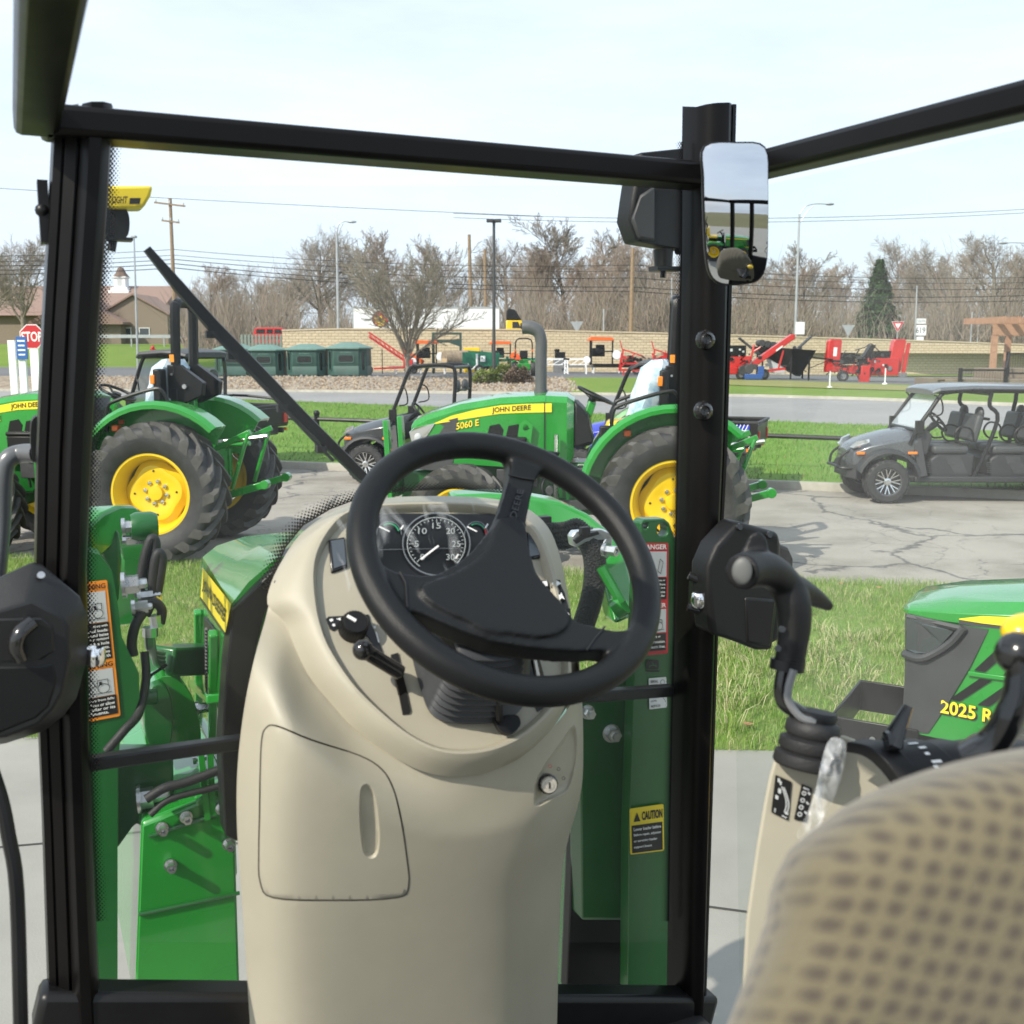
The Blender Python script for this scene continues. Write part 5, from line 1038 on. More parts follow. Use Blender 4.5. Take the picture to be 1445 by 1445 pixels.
def make_utility_tractor():
    T = thing('utility_tractor', 'x', 'tractor')
    ag_wheel(T, 'rear_wheel', (0, .80, .74), .74, .46, .415, 20, 1, .02, rot=.2); ag_wheel(T, 'rear_wheel', (0, -.80, .74), .74, .46, .415, 20, -1, .02)
    ag_wheel(T, 'front_wheel', (2.12, .72, .54), .54, .33, .305, 18, 1, -.06, lobes=False); ag_wheel(T, 'front_wheel', (2.12, -.72, .54), .54, .33, .305, 18, -1, -.06, lobes=False)
    # hood: loft of sections from the dash to the nose
    def sec(x, w, zt, zb, sh=.10, ch=.095):
        return [V((x, -w, zb)), V((x, -w, zt - ch)), V((x, -w*.86, zt - ch*.35)), V((x, -w*.45, zt - .02)), V((x, 0, zt)), V((x, w*.45, zt - .02)), V((x, w*.86, zt - ch*.35)), V((x, w, zt - ch)), V((x, w, zb))]
    h = MB(); h.loft([sec(1.02, .30, 1.72, 1.12), sec(1.10, .37, 1.77, 1.0), sec(1.35, .385, 1.78, .98), sec(1.36, .39, 1.785, .98), sec(1.9, .38, 1.76, 1.02), sec(2.4, .36, 1.69, 1.04), sec(2.8, .335, 1.585, 1.06), sec(2.98, .30, 1.51, 1.10), sec(3.02, .27, 1.46, 1.14)])
    hood = h.build('hood', GREEN, T, ang=28)
    # dark nose panel with headlamp
    for s in (1, -1):
        Y = lambda x: s*(.375 - max(0, x - 2.3)*.075 + .005)
        m = MB(); m.prism([(2.42, Y(2.42), 1.52), (2.99, Y(2.99)-s*.02, 1.40), (3.03, Y(3.03)-s*.035, 1.20), (2.98, Y(2.98)-s*.01, .98), (2.50, Y(2.5), .96)], (0, -s*.02, 0)); m.build('grille_panel', DKGREY, hood)
        m = MB(); m.prism([(2.70, Y(2.70)+s*.006, 1.46), (2.97, Y(2.97)-s*.006, 1.41), (3.04, Y(3.04)-s*.022, 1.36), (3.0, Y(3.0)-s*.016, 1.22), (2.84, Y(2.84)+s*.004, 1.27)], (0, -s*.02, 0)); hl = m.build('headlight', CHROME, hood, bevel=.006)
        m = MB(); m.ball((2.92, Y(2.92)+s*.004, 1.31), .045, 12, 8, sc=(1, .3, 1)); m.build('lamp_lens', GREY_S, hl)
        # yellow stripe with lettering
        zc = lambda x: plin([(1.1, 1.675), (1.36, 1.687), (1.9, 1.662), (2.4, 1.591), (2.8, 1.487)], x) - .055
        q_pts = [(1.28, .045), (1.6, .045), (1.9, .043), (2.2, .04), (2.5, .028), (2.72, .004)]
        Ys = lambda x: s*(plin([(1.1, .39), (1.36, .392), (1.9, .382), (2.4, .362), (2.8, .338)], x) + .004)
        sh = lambda x, z: V((x, Ys(x), z))
        m = MB(); m.add([sh(x, zc(x) + d) for x, d in q_pts] + [sh(x, zc(x) - d) for x, d in q_pts], [(i, i+1, i+7, i+6) for i in range(5)]); m.build('yellow_stripe', YEL_S, hood)
        m = MB(); x0, x1 = (2.0, 1.53) if s > 0 else (1.53, 2.0); e = V((0, s*.004, 0))
        q = Quad(sh(x0, zc(x0) + .034) + e, sh(x1, zc(x1) + .034) + e, sh(x1, zc(x1) - .034) + e, sh(x0, zc(x0) - .034) + e); q.text(m, 'JOHN DEERE', 0, 0, 1, 1, .001, bold=.012); m.build('lettering', BLK_S, hood)
        m = MB(); x0, x1 = (2.44, 2.16) if s > 0 else (2.16, 2.44)
        q = Quad(V((x0, Ys(x0), zc(x0) - .06)), V((x1, Ys(x1), zc(x1) - .06)), V((x1, Ys(x1), zc(x1) - .13)), V((x0, Ys(x0), zc(x0) - .13))); q.text(m, '5060 E', 0, 0, 1, 1, .003, 0, bold=.05); q.text(m, '5060 E', 0, 0, 1, 1, .006, 1, bold=.02); m.build('model_lettering', [BLK_S, YEL_S], hood)
        # side vents
        for vx in (2.05, 1.82):
            m = MB(); m.prism([(vx - .14, Ys(vx) , 1.22), (vx - .01, Ys(vx), 1.22), (vx + .02 - .14 + .16, Ys(vx), 1.24), (vx - .02, Ys(vx), 1.44), (vx - .14, Ys(vx), 1.46), (vx - .19, Ys(vx), 1.40)], (0, s*.006, 0)); m.build('hood_vent', BLK, hood)
        m = MB(); m.box((1.365, Ys(1.365) - s*.003, 1.35), (.012, .008, .66)); m.build('hood_seam', BLK_S, hood)
    # chassis, engine, transmission
    m = MB(); m.box((1.9, 0, .82), (2.0, .42, .40)); m.box((.4, 0, .78), (1.4, .5, .55)); m.cyl((0, -.62, .74), (0, .62, .74), .17); m.box((2.31, 0, .55), (.26, 1.15, .2)); m.box((2.9, 0, .78), (.5, .5, .35)); m.box((3.2, 0, .80), (.12, .75, .22)); m.build('chassis', GREEN_DK, T, bevel=.03)
    m = MB()
    for k in range(5): m.tube(smooth_path([(1.2 + k*.15, .25, .95), (1.25 + k*.15, .33, .85 - .04*(k % 2)), (1.2 + k*.17, .28, .7)]), .018, 6)
    m.box((1.7, .3, .9), (.5, .12, .18)); m.cyl((1.3, .34, .78), (1.3, .42, .78), .05); m.cyl((1.3, .34, .68), (1.3, .42, .68), .05); m.box((1.25, .30, .62), (.8, .05, .1)); m.build('engine_fittings', DKGREY, T, bevel=.01)
    m = MB(); m.box((1.78, .46, 1.22), (.40, .16, .15)); m.box((1.78, .46, 1.31), (.42, .18, .05)); m.build('toolbox', BLK, T, bevel=.02)
    # loader mounting brackets
    m = MB(); m.prism([(1.52, .43, .7), (1.68, .43, .7), (1.68, .43, 1.35), (1.66, .43, 1.47), (1.58, .43, 1.51), (1.50, .43, 1.45), (1.52, .43, 1.3)], (0, .035, 0), 0, [[V((1.585 + .035*math.cos(a), .43, 1.43 + .035*math.sin(a))) for a in [math.pi*k/5 for k in range(10)]]]); m.build('loader_bracket', GREEN, T, bevel=.006)
    m = MB(); m.tube([(1.22, .44, .62), (1.22, .46, 1.36)], .028, 8); m.build('grab_post', STEEL, T)
    for y in (.42, -.28):
        m = MB(); m.prism([(3.24, y, .55), (3.24, y + .15, .55), (3.30, y + .13, 1.50), (3.30, y + .0, 1.50)], (-.06, 0, 0)); b_ = m.build('front_guard_post', GREEN, T, bevel=.008)
        m = MB()
        for z in (.75, 1.38):
            for dy in (.04, .10): m.ball((3.28 - .03*(1.5 - z), y + dy - .01, z), .026, 8, 5)
        m.build('guard_bolt', STEEL, b_)
    m = MB(); m.bar((3.22, -.3, .95), (3.22, .5, .95), .1, .05); m.bar((3.2, -.15, .6), (3.0, -.15, .6), .1, .2); m.build('guard_crossbar', GREEN_DK, T)
    # exhaust stack with elbow
    m = MB(); m.tube(smooth_path([(1.44, .05, 1.74), (1.44, .05, 2.15), (1.44, .05, 2.3), (1.48, .05, 2.40), (1.58, .05, 2.44), (1.67, .05, 2.44)], 5), .072, 14, caps=False); m.tube([(1.44, .05, 1.72), (1.44, .05, 1.80)], .085, 14); m.build('exhaust_stack', mat('exhaust_grey', (.085, .087, .09), .45, var=.1), T)
    # dash, steering
    m = MB(); m.prism([(1.03, -.29, 1.2), (1.02, -.29, 1.70), (.86, -.29, 1.56), (.80, -.29, 1.25)], (0, .58, 0)); m.build('dashboard', BLK, T, bevel=.03)
    m = MB(); m.bar((.98, 0, 1.2), (.82, 0, 1.68), .09, .09, V((1, 0, 0))); m.build('steering_column', GREEN, T, bevel=.02)
    m = MB(); d = V((-.42, 0, .9)).normalized(); c = V((.80, 0, 1.74)); a, b = frame_from(d)
    m.tube([c + a*.20*math.cos(2*math.pi*k/24) + b*.20*math.sin(2*math.pi*k/24) for k in range(25)], .017, 8)
    for k in range(3): an = 2*math.pi*k/3; m.tube([c - d*.05, c + (a*math.cos(an) + b*math.sin(an))*.19], .014, 6)
    m.cyl(c - d*.10, c, .04, .05, 10); m.build('steering_wheel', BLK, T)
    # fenders: thick arcs over the rear tyres
    for s in (1, -1):
        m = MB(); rings = []
        for k in range(15):
            a = math.radians(165 - k*(165-46)/14); r_ = .90; sq = 1.0
            def P(r, y): return V((-math.cos(math.pi - a)*-1*r*1.02, y, .74 + math.sin(a)*r*1.0))
            x_ = math.cos(a); z_ = math.sin(a)
            pt = lambda r, y: V((-x_*-1*r*-1, y, .74 + z_*r))
            rings.append([V((-x_*r_, s*.50, .74 + z_*r_)), V((-x_*(r_+.045), s*.53, .74 + z_*(r_+.045))), V((-x_*(r_+.05), s*.80, .74 + z_*(r_+.05))), V((-x_*(r_+.01), s*.85, .74 + z_*(r_+.01))), V((-x_*(r_-.03), s*.85, .74 + z_*(r_-.03))), V((-x_*(r_+.005), s*.82, .74 + z_*(r_+.005))), V((-x_*(r_+.02), s*.55, .74 + z_*(r_+.02)))])
        m.loft(rings)
        inner = [V((-math.cos(math.radians(165 - k*119/14))*.905, s*.505, .74 + math.sin(math.radians(165 - k*119/14))*.905)) for k in range(15)] + [V((-.42, s*.505, 1.02)), V((.3, s*.505, 1.1)), V((.62, s*.505, .9))]
        m.prism(inner, (0, s*.015, 0)); f = m.build('fender', GREEN, T, ang=30)
        m = MB()
        for p in ((.05, 1.40), (.05, 1.36), (-.12, 1.32)): m.cyl((p[0], s*.515, p[1]), (p[0], s*.55, p[1]), .014)
        m.build('fender_bolt', STEEL, f)
        m = MB(); m.tube(smooth_path([(.62, s*.62, 1.35), (.60, s*.62, 1.60), (.5, s*.62, 1.68), (.1, s*.62, 1.80), (-.02, s*.62, 1.78), (-.1, s*.62, 1.6)], 4), .02, 8); m.build('grab_rail', BLK_M, T)
        m = MB(); m.box((.50, s*.5, 1.45), (.06, .08, .05)); m.box((.46, s*.72, 1.40), (.07, .09, .06)); m.build('marker_light', ORANGE, T, bevel=.01)
    m = MB(); m.box((.55, 0, 1.0), (.85, .95, .06)); m.box((.2, 0, 1.2), (.6, .6, .3)); m.box((.68, .3, 1.22), (.12, .08, .45)); m.build('operator_platform', BLK, T, bevel=.02)
    # seat under plastic wrap
    m = MB(); m.box((.44, 0, 1.42), (.48, .48, .13)); m.box((.26, 0, 1.70), (.16, .5, .62), Matrix.Rotation(-.3, 3, 'Y')); m.build('seat', YELLOW, T, bevel=.05, seg=3)
    m = MB(); R = random.Random(4)
    rings = []
    for k in range(9):
        t = k/8; z = 1.44 + .66*t; c = V((.33 - .2*t, 0, z)); w = .31*(1 - .12*t*t) if k < 8 else .2; dpt = .17*(1.0 if k < 8 else .5)
        rings.append([c + V((math.cos(2*math.pi*j/14)*dpt*(1 + R.uniform(-.14, .14)), math.sin(2*math.pi*j/14)*w*(1 + R.uniform(-.06, .06)), R.uniform(-.015, .015))) for j in range(14)])
    m.loft(rings); m.build('seat_wrap', mat('blue_tinted_wrap', (.30, .56, .80), .22, var=.3, vscale=7, col2=(.80, .88, .90)), T, ang=25)
    # roll-over bar (drawn about x = -.3, moved forward by RB)
    RB = Matrix.Translation((.30, 0, 0))
    m = MB(); m.tube(smooth_path([(-.30, .23, 1.95), (-.32, .23, 2.60), (-.32, .20, 2.68), (-.32, .13, 2.71), (-.32, -.13, 2.71), (-.32, -.20, 2.68), (-.32, -.23, 2.60), (-.30, -.23, 1.95)], 4), .055, 8); ro = m.xf(RB).build('roll_bar', BLK_M, T, ang=30)
    for s in (.23, -.23):
        m = MB(); m.prism([(-.22, s - .05, 2.05), (-.36, s - .05, 2.05), (-.62, s - .05, 1.86), (-.60, s - .05, 1.72), (-.36, s - .05, 1.62), (-.22, s - .05, 1.7)], (0, .1, 0)); m.bar((-.28, s, 1.0), (-.29, s, 1.8), .11, .08); p_ = m.xf(RB).build('roll_bar_bracket', BLK_M, T, bevel=.01)
        m = MB(); m.cyl((-.42, s - .07, 1.82), (-.42, s + .08, 1.82), .025); m.cyl((-.28, s - .07, 1.95), (-.28, s + .08, 1.95), .012); m.xf(RB).build('bracket_bolt', STEEL, p_)
        m = MB(); m.box((-.285, s + (.058 if s > 0 else -.058), 2.12), (.05, .006, .08)); m.xf(RB).build('warning_decal', ORG_S, p_)
    m = MB(); m.box((-.2, .42, 1.78), (.09, .16, .46)); m.xf(RB).build('tail_lamp_housing', BLK, T, bevel=.02); m = MB(); m.box((-.16, .505, 1.90), (.05, .03, .10)); m.xf(RB).build('amber_lamp', mat('amber_lens', (.9, .22, .01), .2, coat=.5), T, bevel=.01)
    m = MB(); m.box((-.34, -.1, 1.55), (.06, .1, .3)); m.xf(RB).build('green_bracket', GREEN, T, bevel=.01)
    # three-point hitch
    m = MB()
    for s in (.28, -.28):
        m.bar((-.25, s, .55), (-1.0, s*1.25, .78), .045, .075); m.bar((-.42, s, 1.15), (-.85, s*1.2, 1.34), .05, .06); m.tube([(-.82, s*1.2, 1.32), (-.62, s*1.2, .72)], .025, 8); m.cyl((-1.0, s*1.25 - .05, .78), (-1.0, s*1.25 + .05, .78), .05); m.box((-.33, s, .95), (.10, .08, .45))
    m.tube([(-.4, 0, 1.15), (-.75, .1, 1.2)], .03, 8); m.box((-.27, 0, .9), (.2, .4, .5)); m.build('hitch_linkage', GREEN, T, bevel=.006)
    m = MB(); m.tube([(-.35, .05, 1.2), (-.95, .1, 1.28)], .025, 8); m.build('top_link', STEEL, T)
    for o in T.children_recursive:          # short hood: everything ahead of the dash is drawn out by 1/.85
        if o.type == 'MESH' and o.name.split('.')[0] not in ('rear_wheel', 'front_wheel', 'tread_lug', 'rim', 'wheel_bolt', 'disc_hole'):
            for v in o.data.vertices:
                if v.co.x > .9: v.co.x = .9 + (v.co.x - .9)*.85
    return T
TH = math.atan2(.345, -.94)
ut = make_utility_tractor()
ut.location = (1.66, 11.1, 0); ut.rotation_euler = (0, 0, math.atan2(.1, -.995)); tag(ut, 'green utility tractor with a tall exhaust stack, parked behind the steering wheel', 'tractor', 'green utility tractors parked on the pavement')
u2 = copy_tree(ut); u2.location = (-3.60, 11.80, 0); u2.rotation_euler = (0, 0, math.atan2(.12, -.99)); tag(u2, 'green utility tractor with a raised black roll bar, beside the left window pillar', 'tractor', 'green utility tractors parked on the pavement')
# ================================================================== UTILITY VEHICLES  (local x forward, front axle at x = 0)
CAMO = None
def camo_mat():
    m = bpy.data.materials.new('camouflage_print'); m.use_nodes = True; n = m.node_tree.nodes; l = m.node_tree.links; b = n["Principled BSDF"]; b.inputs['Roughness'].default_value = .5
    tc = n.new("ShaderNodeTexCoord"); t = n.new("ShaderNodeTexNoise"); t.inputs['Scale'].default_value = 14; t.inputs['Detail'].default_value = 4; t.inputs['Distortion'].default_value = 1.5; l.new(tc.outputs['Object'], t.inputs['Vector'])
    r = n.new("ShaderNodeValToRGB"); r.color_ramp.interpolation = 'CONSTANT'; e = r.color_ramp.elements; e[0].position = 0; e[0].color = (.05, .05, .045, 1); e[1].position = .45; e[1].color = (.22, .20, .17, 1); x = e.new(.55); x.color = (.42, .38, .33, 1); x = e.new(.62); x.color = (.12, .09, .06, 1)
    l.new(t.outputs['Fac'], r.inputs['Fac']); l.new(r.outputs['Color'], b.inputs['Base Color']); return m
CAMO = camo_mat()
SEATV = mat('seat_vinyl', (.055, .058, .06), .5, bump=.2, bscale=150)
CLADS = mat('rugged_cladding', (.028, .029, .031), .55, bump=.15, bscale=200)
ALLOY = mat('machined_alloy', (.72, .72, .72), .25, metal=1.0)
SKY_PALE = mat('sky_pale_polycarbonate', (.62, .68, .72), .18, trans=.62)  # sky reflection painted in as a pale translucent tint
AMBER = mat('amber_lens', (.9, .22, .01), .2, coat=.5)
def utv_wheel(T, c, side, r=.33, w=.25):
    m = MB(); hw = w/2
    m.lathe([(r*.58, -hw*.8), (r*.66, -hw), (r*.88, -hw*1.0), (r*.97, -hw*.8), (r*.975, 0), (r*.97, hw*.8), (r*.88, hw), (r*.66, hw), (r*.58, hw*.8)], c, (0, 1, 0), 40, 0, True)
    for k in range(22):
        for y0, y1, o in ((-hw*1.0, -hw*.35, 0), (-hw*.25, hw*.25, .5), (hw*.35, hw*1.0, 0)):
            a = 2*math.pi*(k+o)/22; da = .09
            P = lambda q, y, rr: V(c) + V((math.cos(q)*rr, y, math.sin(q)*rr))
            m.loft([[P(a-da, y0, r*.93), P(a-da*.8, y0, r*1.0 if abs(y0) < hw*.9 else r*.975), P(a+da*.8, y0, r*1.0 if abs(y0) < hw*.9 else r*.975), P(a+da, y0, r*.93)], [P(a-da, y1, r*.93), P(a-da*.8, y1, r*1.0 if abs(y1) < hw*.9 else r*.975), P(a+da*.8, y1, r*1.0 if abs(y1) < hw*.9 else r*.975), P(a+da, y1, r*.93)]])
    wh = m.build('wheel', TYRE, T, ang=30)
    s = side; d = V((0, s, 0)); C = V(c)
    m = MB(); m.lathe([(.01, .02), (.05, .03), (r*.5, .0), (r*.60, .03), (r*.60, .07), (r*.57, .07), (r*.53, .03)], C + d*hw*.35, d, 32, 0); 
    m.lathe([(r*.56, hw*.85), (r*.61, hw*.9), (r*.61, hw*.2), (r*.56, hw*.2)], C, d, 32, 1, True)
    for k in range(8):
        a = 2*math.pi*k/8; e = V((math.cos(a), 0, math.sin(a))); t = V((-math.sin(a), 0, math.cos(a)))
        for q in (-1, 1):
            p0 = C + d*(hw*.62) + e*.06; p1 = C + d*(hw*.84) + e*r*.57 + t*q*.035
            m.bar(p0, p1, .016, .02, d, 1)
    m.lathe([(.055, 0), (.055, .02), (.03, .025), (.03, .035), (.001, .035)], C + d*hw*.62, d, 16, 1); m.build('alloy_rim', [BLK_G, ALLOY], wh)
def make_utv(body, crew=False, top=1.95, roof='none', bed='plain', wb=2.0, lettering=None, doors=False, film=False):
    T = thing('utility_vehicle', 'x', 'utility vehicle'); 
    for s in (1, -1):
        for x in (0, -wb): utv_wheel(T, (x, s*.60, .33), s)
    # nose and hood
    m = MB()
    def sec(x, w, zt, zb, sh): return [V((x, -w, zb)), V((x, -w, zt - sh)), V((x, -w*.7, zt - sh*.25)), V((x, -w*.25, zt)), V((x, w*.25, zt)), V((x, w*.7, zt - sh*.25)), V((x, w, zt - sh)), V((x, w, zb))]
    m.loft([sec(.50, .30, .78, .58, .08), sec(.44, .44, .86, .55, .12), sec(.22, .52, .96, .60, .12), sec(-.10, .56, 1.05, .72, .14), sec(-.36, .58, 1.10, .72, .14), sec(-.50, .58, 1.08, .55, .16)]); hd = m.build('hood', body, T, bevel=.012, ang=24)
    m = MB(); m.loft([sec(.52, .34, .62, .36, .05), sec(.40, .46, .66, .34, .05), sec(.30, .38, .66, .34, .05)]); m.bar((.30, 0, .40), (-.3, 0, .40), .5, .2); m.prism([(.40, -.24, .84), (.40, .24, .84), (.49, .22, .66), (.49, -.22, .66)], (.02, 0, 0)); m.build('front_bumper', CLADS, T, bevel=.03)
    m = MB(); m.tube(smooth_path([(.42, -.40, .50), (.60, -.34, .50), (.64, -.2, .52), (.64, .2, .52), (.60, .34, .50), (.42, .40, .50)], 4), .025, 8); m.tube(smooth_path([(.42, .30, .80), (.58, .28, .68), (.62, .26, .52)], 4), .02, 8); m.tube(smooth_path([(.42, -.30, .80), (.58, -.28, .68), (.62, -.26, .52)], 4), .02, 8); m.build('bull_bar', BLK_M, T)
    for s in (1, -1):
        m = MB(); m.prism([(.47, s*.30, .80), (.46, s*.43, .80), (.24, s*.535, .89), (.24, s*.52, .94), (.40, s*.40, .89)], (.012, s*.012, .02)); m.build('headlight', mat('headlamp_lens', (.55, .58, .60), .08, metal=.6, coat=1), hd, bevel=.005)
        m = MB(); m.box((.36, s*.50, .74), (.12, .03, .045)); m.box((-.36, s*.665, .76), (.14, .02, .04)); m.build('amber_marker', AMBER, T, bevel=.008)
        # fender flare arch
        m = MB(); rings = []
        for k in range(11):
            a = math.radians(176 - k*16.2) if True else 0; R0 = .43
            cx, cz = math.cos(a)*R0, .36 + math.sin(a)*R0*.95
            rings.append([V((cx*.98 - .02, s*.46, cz + .02)), V((cx*1.08 - .02, s*.5, cz + .06)), V((cx*1.1 - .02, s*.70, cz + .03)), V((cx*1.0 - .02, s*.72, cz - .02))])
        m.loft(rings); m.prism([(-.38, s*.50, 1.0), (-.50, s*.52, 1.0), (-.58, s*.66, .42), (-.46, s*.66, .40)], (0, s*.05, 0)); m.build('fender_flare', CLADS, T, bevel=.01)
        m = MB(); 
        for k in range(9): m.lathe([(.04, 0), (.052, .012), (.04, .024)], (.02, s*.42, .46 + k*.034), (0, 0, 1), 12)
        m.cyl((.02, s*.42, .40), (.02, s*.42, .85), .022); m.tube([(.05, s*.2, .36), (0, s*.55, .33)], .025, 6); m.build('suspension_strut', DKGREY, T)
    # floor tub, rocker
    L_ = wb
    m = MB(); m.box((-L_/2, 0, .36), (L_ - .55, 1.15, .10)); m.bar((-.42, .60, .36), (-L_ + .40, .60, .36), .08, .09); m.bar((-.42, -.60, .36), (-L_ + .40, -.60, .36), .08, .09); m.box((-L_, 0, .55), (.95, .75, .35)); m.build('floor_tub', CLADS, T, bevel=.02)
    # seats
    rows = (-.98, -1.86) if crew else (-1.02,)
    for x in rows:
        m = MB(); m.prism([(x + .30, -.54, .40), (x - .34, -.54, .40), (x - .34, -.54, .73), (x + .22, -.54, .73), (x + .32, -.54, .66)], (0, 1.10, 0)); sb = m.build('seat_base', CLADS, T, bevel=.03)
        m = MB()
        for k in range(6): m.box((x + .30 - .015*(k < 3), .555, .46 + k*.03), (.14, .015, .012))
        m.prism([(x - .12, .552, .70), (x + .10, .552, .70), (x - .05, .552, .44), (x - .26, .552, .44)], (0, .012, 0)); m.box((x + .0, .56, .60), (.12, .015, .05)); m.build('side_moulding', DKGREY, sb, bevel=.004)
        for y in (.30, -.30):
            m = MB(); m.box((x + .02, y, .80), (.54, .55, .13)); m.build('seat_cushion', SEATV, T, bevel=.05, seg=3)
            m = MB(); m.box((x - .36, y, 1.12), (.12, .50, .42), Matrix.Rotation(-.22, 3, 'Y')); m.build('backrest', SEATV, T, bevel=.045, seg=3)
            m = MB(); m.ball((x - .47, y, top - .33), .11, 12, 8, sc=(.55, 1.0, 1.0)); m.build('headrest', SEATV, T)
        for y in (.56, .04, -.56): m = MB(); m.tube(smooth_path([(x - .30, y, .95), (x - .26, y, 1.10), (x - .10, y, 1.14), (x - .02, y, 1.02), (x - .10, y, .90), (x - .25, y, .90)], 4), .016, 6); m.build('hip_rail', BLK_M, T)
    # cage
    xb = rows[-1] - .50
    m = MB()
    for s in (1, -1):
        m.tube(smooth_path([(-.34, s*.58, .88), (-.44, s*.60, 1.14), (-.60, s*.60, 1.14 + (top - 1.14)*.48), (-.76, s*.58, top - .04), (-.88, s*.57, top), (-1.2, s*.57, top + .02), (xb + .10, s*.57, top), (xb, s*.58, top - .10), (xb + .02, s*.60, 1.3), (xb + .05, s*.60, .75)], 4), .032, 10)
        if crew:
            x2 = rows[0] - .46; m.tube(smooth_path([(x2 - .06, s*.57, top), (x2 - .04, s*.58, top - .2), (x2 - .16, s*.60, 1.25), (x2 + .10, s*.60, .48), (x2 + .22, s*.60, .38)], 4), .03, 10)
    for x in ([xb, rows[0] - .52] if crew else [xb]): m.tube([(x + .04, -.58, top - .02), (x + .04, .58, top - .02)], .03, 10); m.tube([(x + .02, -.58, top - .4), (x + .02, .58, top - .4)], .022, 8)
    m.tube([(-.84, -.57, top - .01), (-.84, .57, top - .01)], .03, 10); m.tube([(-.42, -.6, 1.1), (-.42, .6, 1.1)], .025, 8); m.build('roll_cage', BLK_M, T)
    for s in (1, -1): m = MB(); m.box((-.46, s*.60, 1.14), (.12, .08, .2)); m.tube(smooth_path([(-.64, s*.62, 1.62), (-.72, s*.70, 1.55), (-.74, s*.70, 1.35), (-.58, s*.62, 1.3)], 4), .014, 6); m.build('pillar_clamp', BLK_M, T, bevel=.02)
    # dash and steering
    m = MB(); m.prism([(-.42, -.56, .70), (-.42, -.56, 1.10), (-.56, -.56, 1.12), (-.68, -.56, 1.02), (-.62, -.56, .72)], (0, 1.12, 0)); m.build('dashboard', CLADS, T, bevel=.03)
    m = MB(); d = V((-.75, 0, .6)).normalized(); c = V((-.84, .30, 1.20)); a, b = frame_from(d)
    m.tube([c + a*.175*math.cos(2*math.pi*k/24) + b*.175*math.sin(2*math.pi*k/24) for k in range(25)], .018, 8)
    for k in range(3): an = 2*math.pi*k/3 + .5; m.tube([c - d*.03, c + (a*math.cos(an) + b*math.sin(an))*.17], .016, 6)
    m.cyl(c - d*.25, c - d*.02, .035, .05, 10); m.build('steering_wheel', BLK, T)
    # windscreen
    if roof in ('roof', 'cab'):
        m = MB(); W_ = [V((-.42, -.56, 1.12)), V((-.42, .56, 1.12)), V((-.77, .53, top - .05)), V((-.77, -.53, top - .05))]; m.prism(W_, (.006, 0, .004)); m.build('windscreen', SKY_PALE, T)
        m = MB(); ex = 1.02
        def rs(x, z, w): return [V((x, -w, z)), V((x, -w*.96, z + .05)), V((x, -w*.5, z + .075)), V((x, w*.5, z + .075)), V((x, w*.96, z + .05)), V((x, w, z)), V((x, w*.9, z - .02)), V((x, -w*.9, z - .02))]
        m.loft([rs(-.62, top - .03, .60), rs(-.72, top + .02, .66), rs(-1.2, top + .05, .68), rs(xb + .1, top + .04, .68), rs(xb - .12, top - .01, .64)]); m.build('roof', METGREY if crew else DKGREY, T, bevel=.01, ang=25)
    if roof == 'cap':
        m = MB(); m.loft([[V((x, y, z + .03*(1 - (y/.62)**2) + dz)) for y, dz in ((-.62, 0), (-.3, 0), (.3, 0), (.62, 0), (.62, .05), (.3, .07), (-.3, .07), (-.62, .05))] for x, z in ((-.78, top - .06), (-.92, top + .02), (-1.3, top + .04), (xb + .05, top + .02), (xb - .12, top - .08))]); m.build('roof', DKGREY, T, bevel=.01)
    if doors:
        for s in (1, -1):
            m = MB(); m.prism([(-.46, s*.615, .95), (-.78, s*.60, top - .1), (xb + .15, s*.60, top - .1), (xb + .1, s*.615, .95)], (0, s*.01, 0)); dr = m.build('soft_door_pane', CLEAR, T)
            m = MB(); m.prism([(-.42, s*.61, .45), (-.46, s*.61, .97), (xb + .1, s*.61, .97), (xb + .1, s*.61, .45)], (0, s*.03, 0)); m.build('door_panel', CLADS, T, bevel=.01)
        m = MB(); m.prism([(xb - .02, -.55, 1.05), (xb - .02, .55, 1.05), (xb - .04, .55, top - .1), (xb - .04, -.55, top - .1)], (-.01, 0, 0)); m.build('rear_pane', CLEAR, T)
    # cargo bed
    if bed:
        x0, x1 = xb - .06, -wb - .72; zb, zt_ = .80, 1.12
        m = MB(); m.box(((x0+x1)/2, 0, zb), (x0 - x1, 1.24, .05))
        for y in (.61, -.61): m.prism([(x0, y - .02, zb), (x0, y - .02, zt_), (x1 - .03, y - .02, zt_), (x1, y - .02, zb)], (0, .04, 0))
        m.box((x0, 0, (zb+zt_)/2), (.04, 1.24, zt_ - zb)); m.box((x1, 0, (zb+zt_)/2 - .01), (.05, 1.22, zt_ - zb - .03)); bd = m.build('cargo_bed', BLK_M, T, bevel=.012)
        m = MB()
        for y in (.61, -.61): m.bar((x0 + .02, y, zt_ + .015), (x1 - .05, y, zt_ + .015), .06, .035)
        m.bar((x1 - .03, -.61, zt_ + .015), (x1 - .03, .61, zt_ + .015), .05, .035); m.build('bed_rail', CLADS, bd, bevel=.008)
        if bed == 'rack':
            m = MB(); m.tube(smooth_path([(x0 - .1, .56, zt_ + .03), (x0 - .1, .56, zt_ + .16), (x1 + .1, .56, zt_ + .10), (x1 + .1, .56, zt_ + .03)], 3), .022, 8); m.tube(smooth_path([(x0 - .1, -.56, zt_ + .03), (x0 - .1, -.56, zt_ + .16), (x1 + .1, -.56, zt_ + .10), (x1 + .1, -.56, zt_ + .03)], 3), .022, 8); m.tube([(x0 - .1, -.56, zt_ + .16), (x0 - .1, .56, zt_ + .16)], .022, 8); m.build('bed_rack', BLK_M, bd)
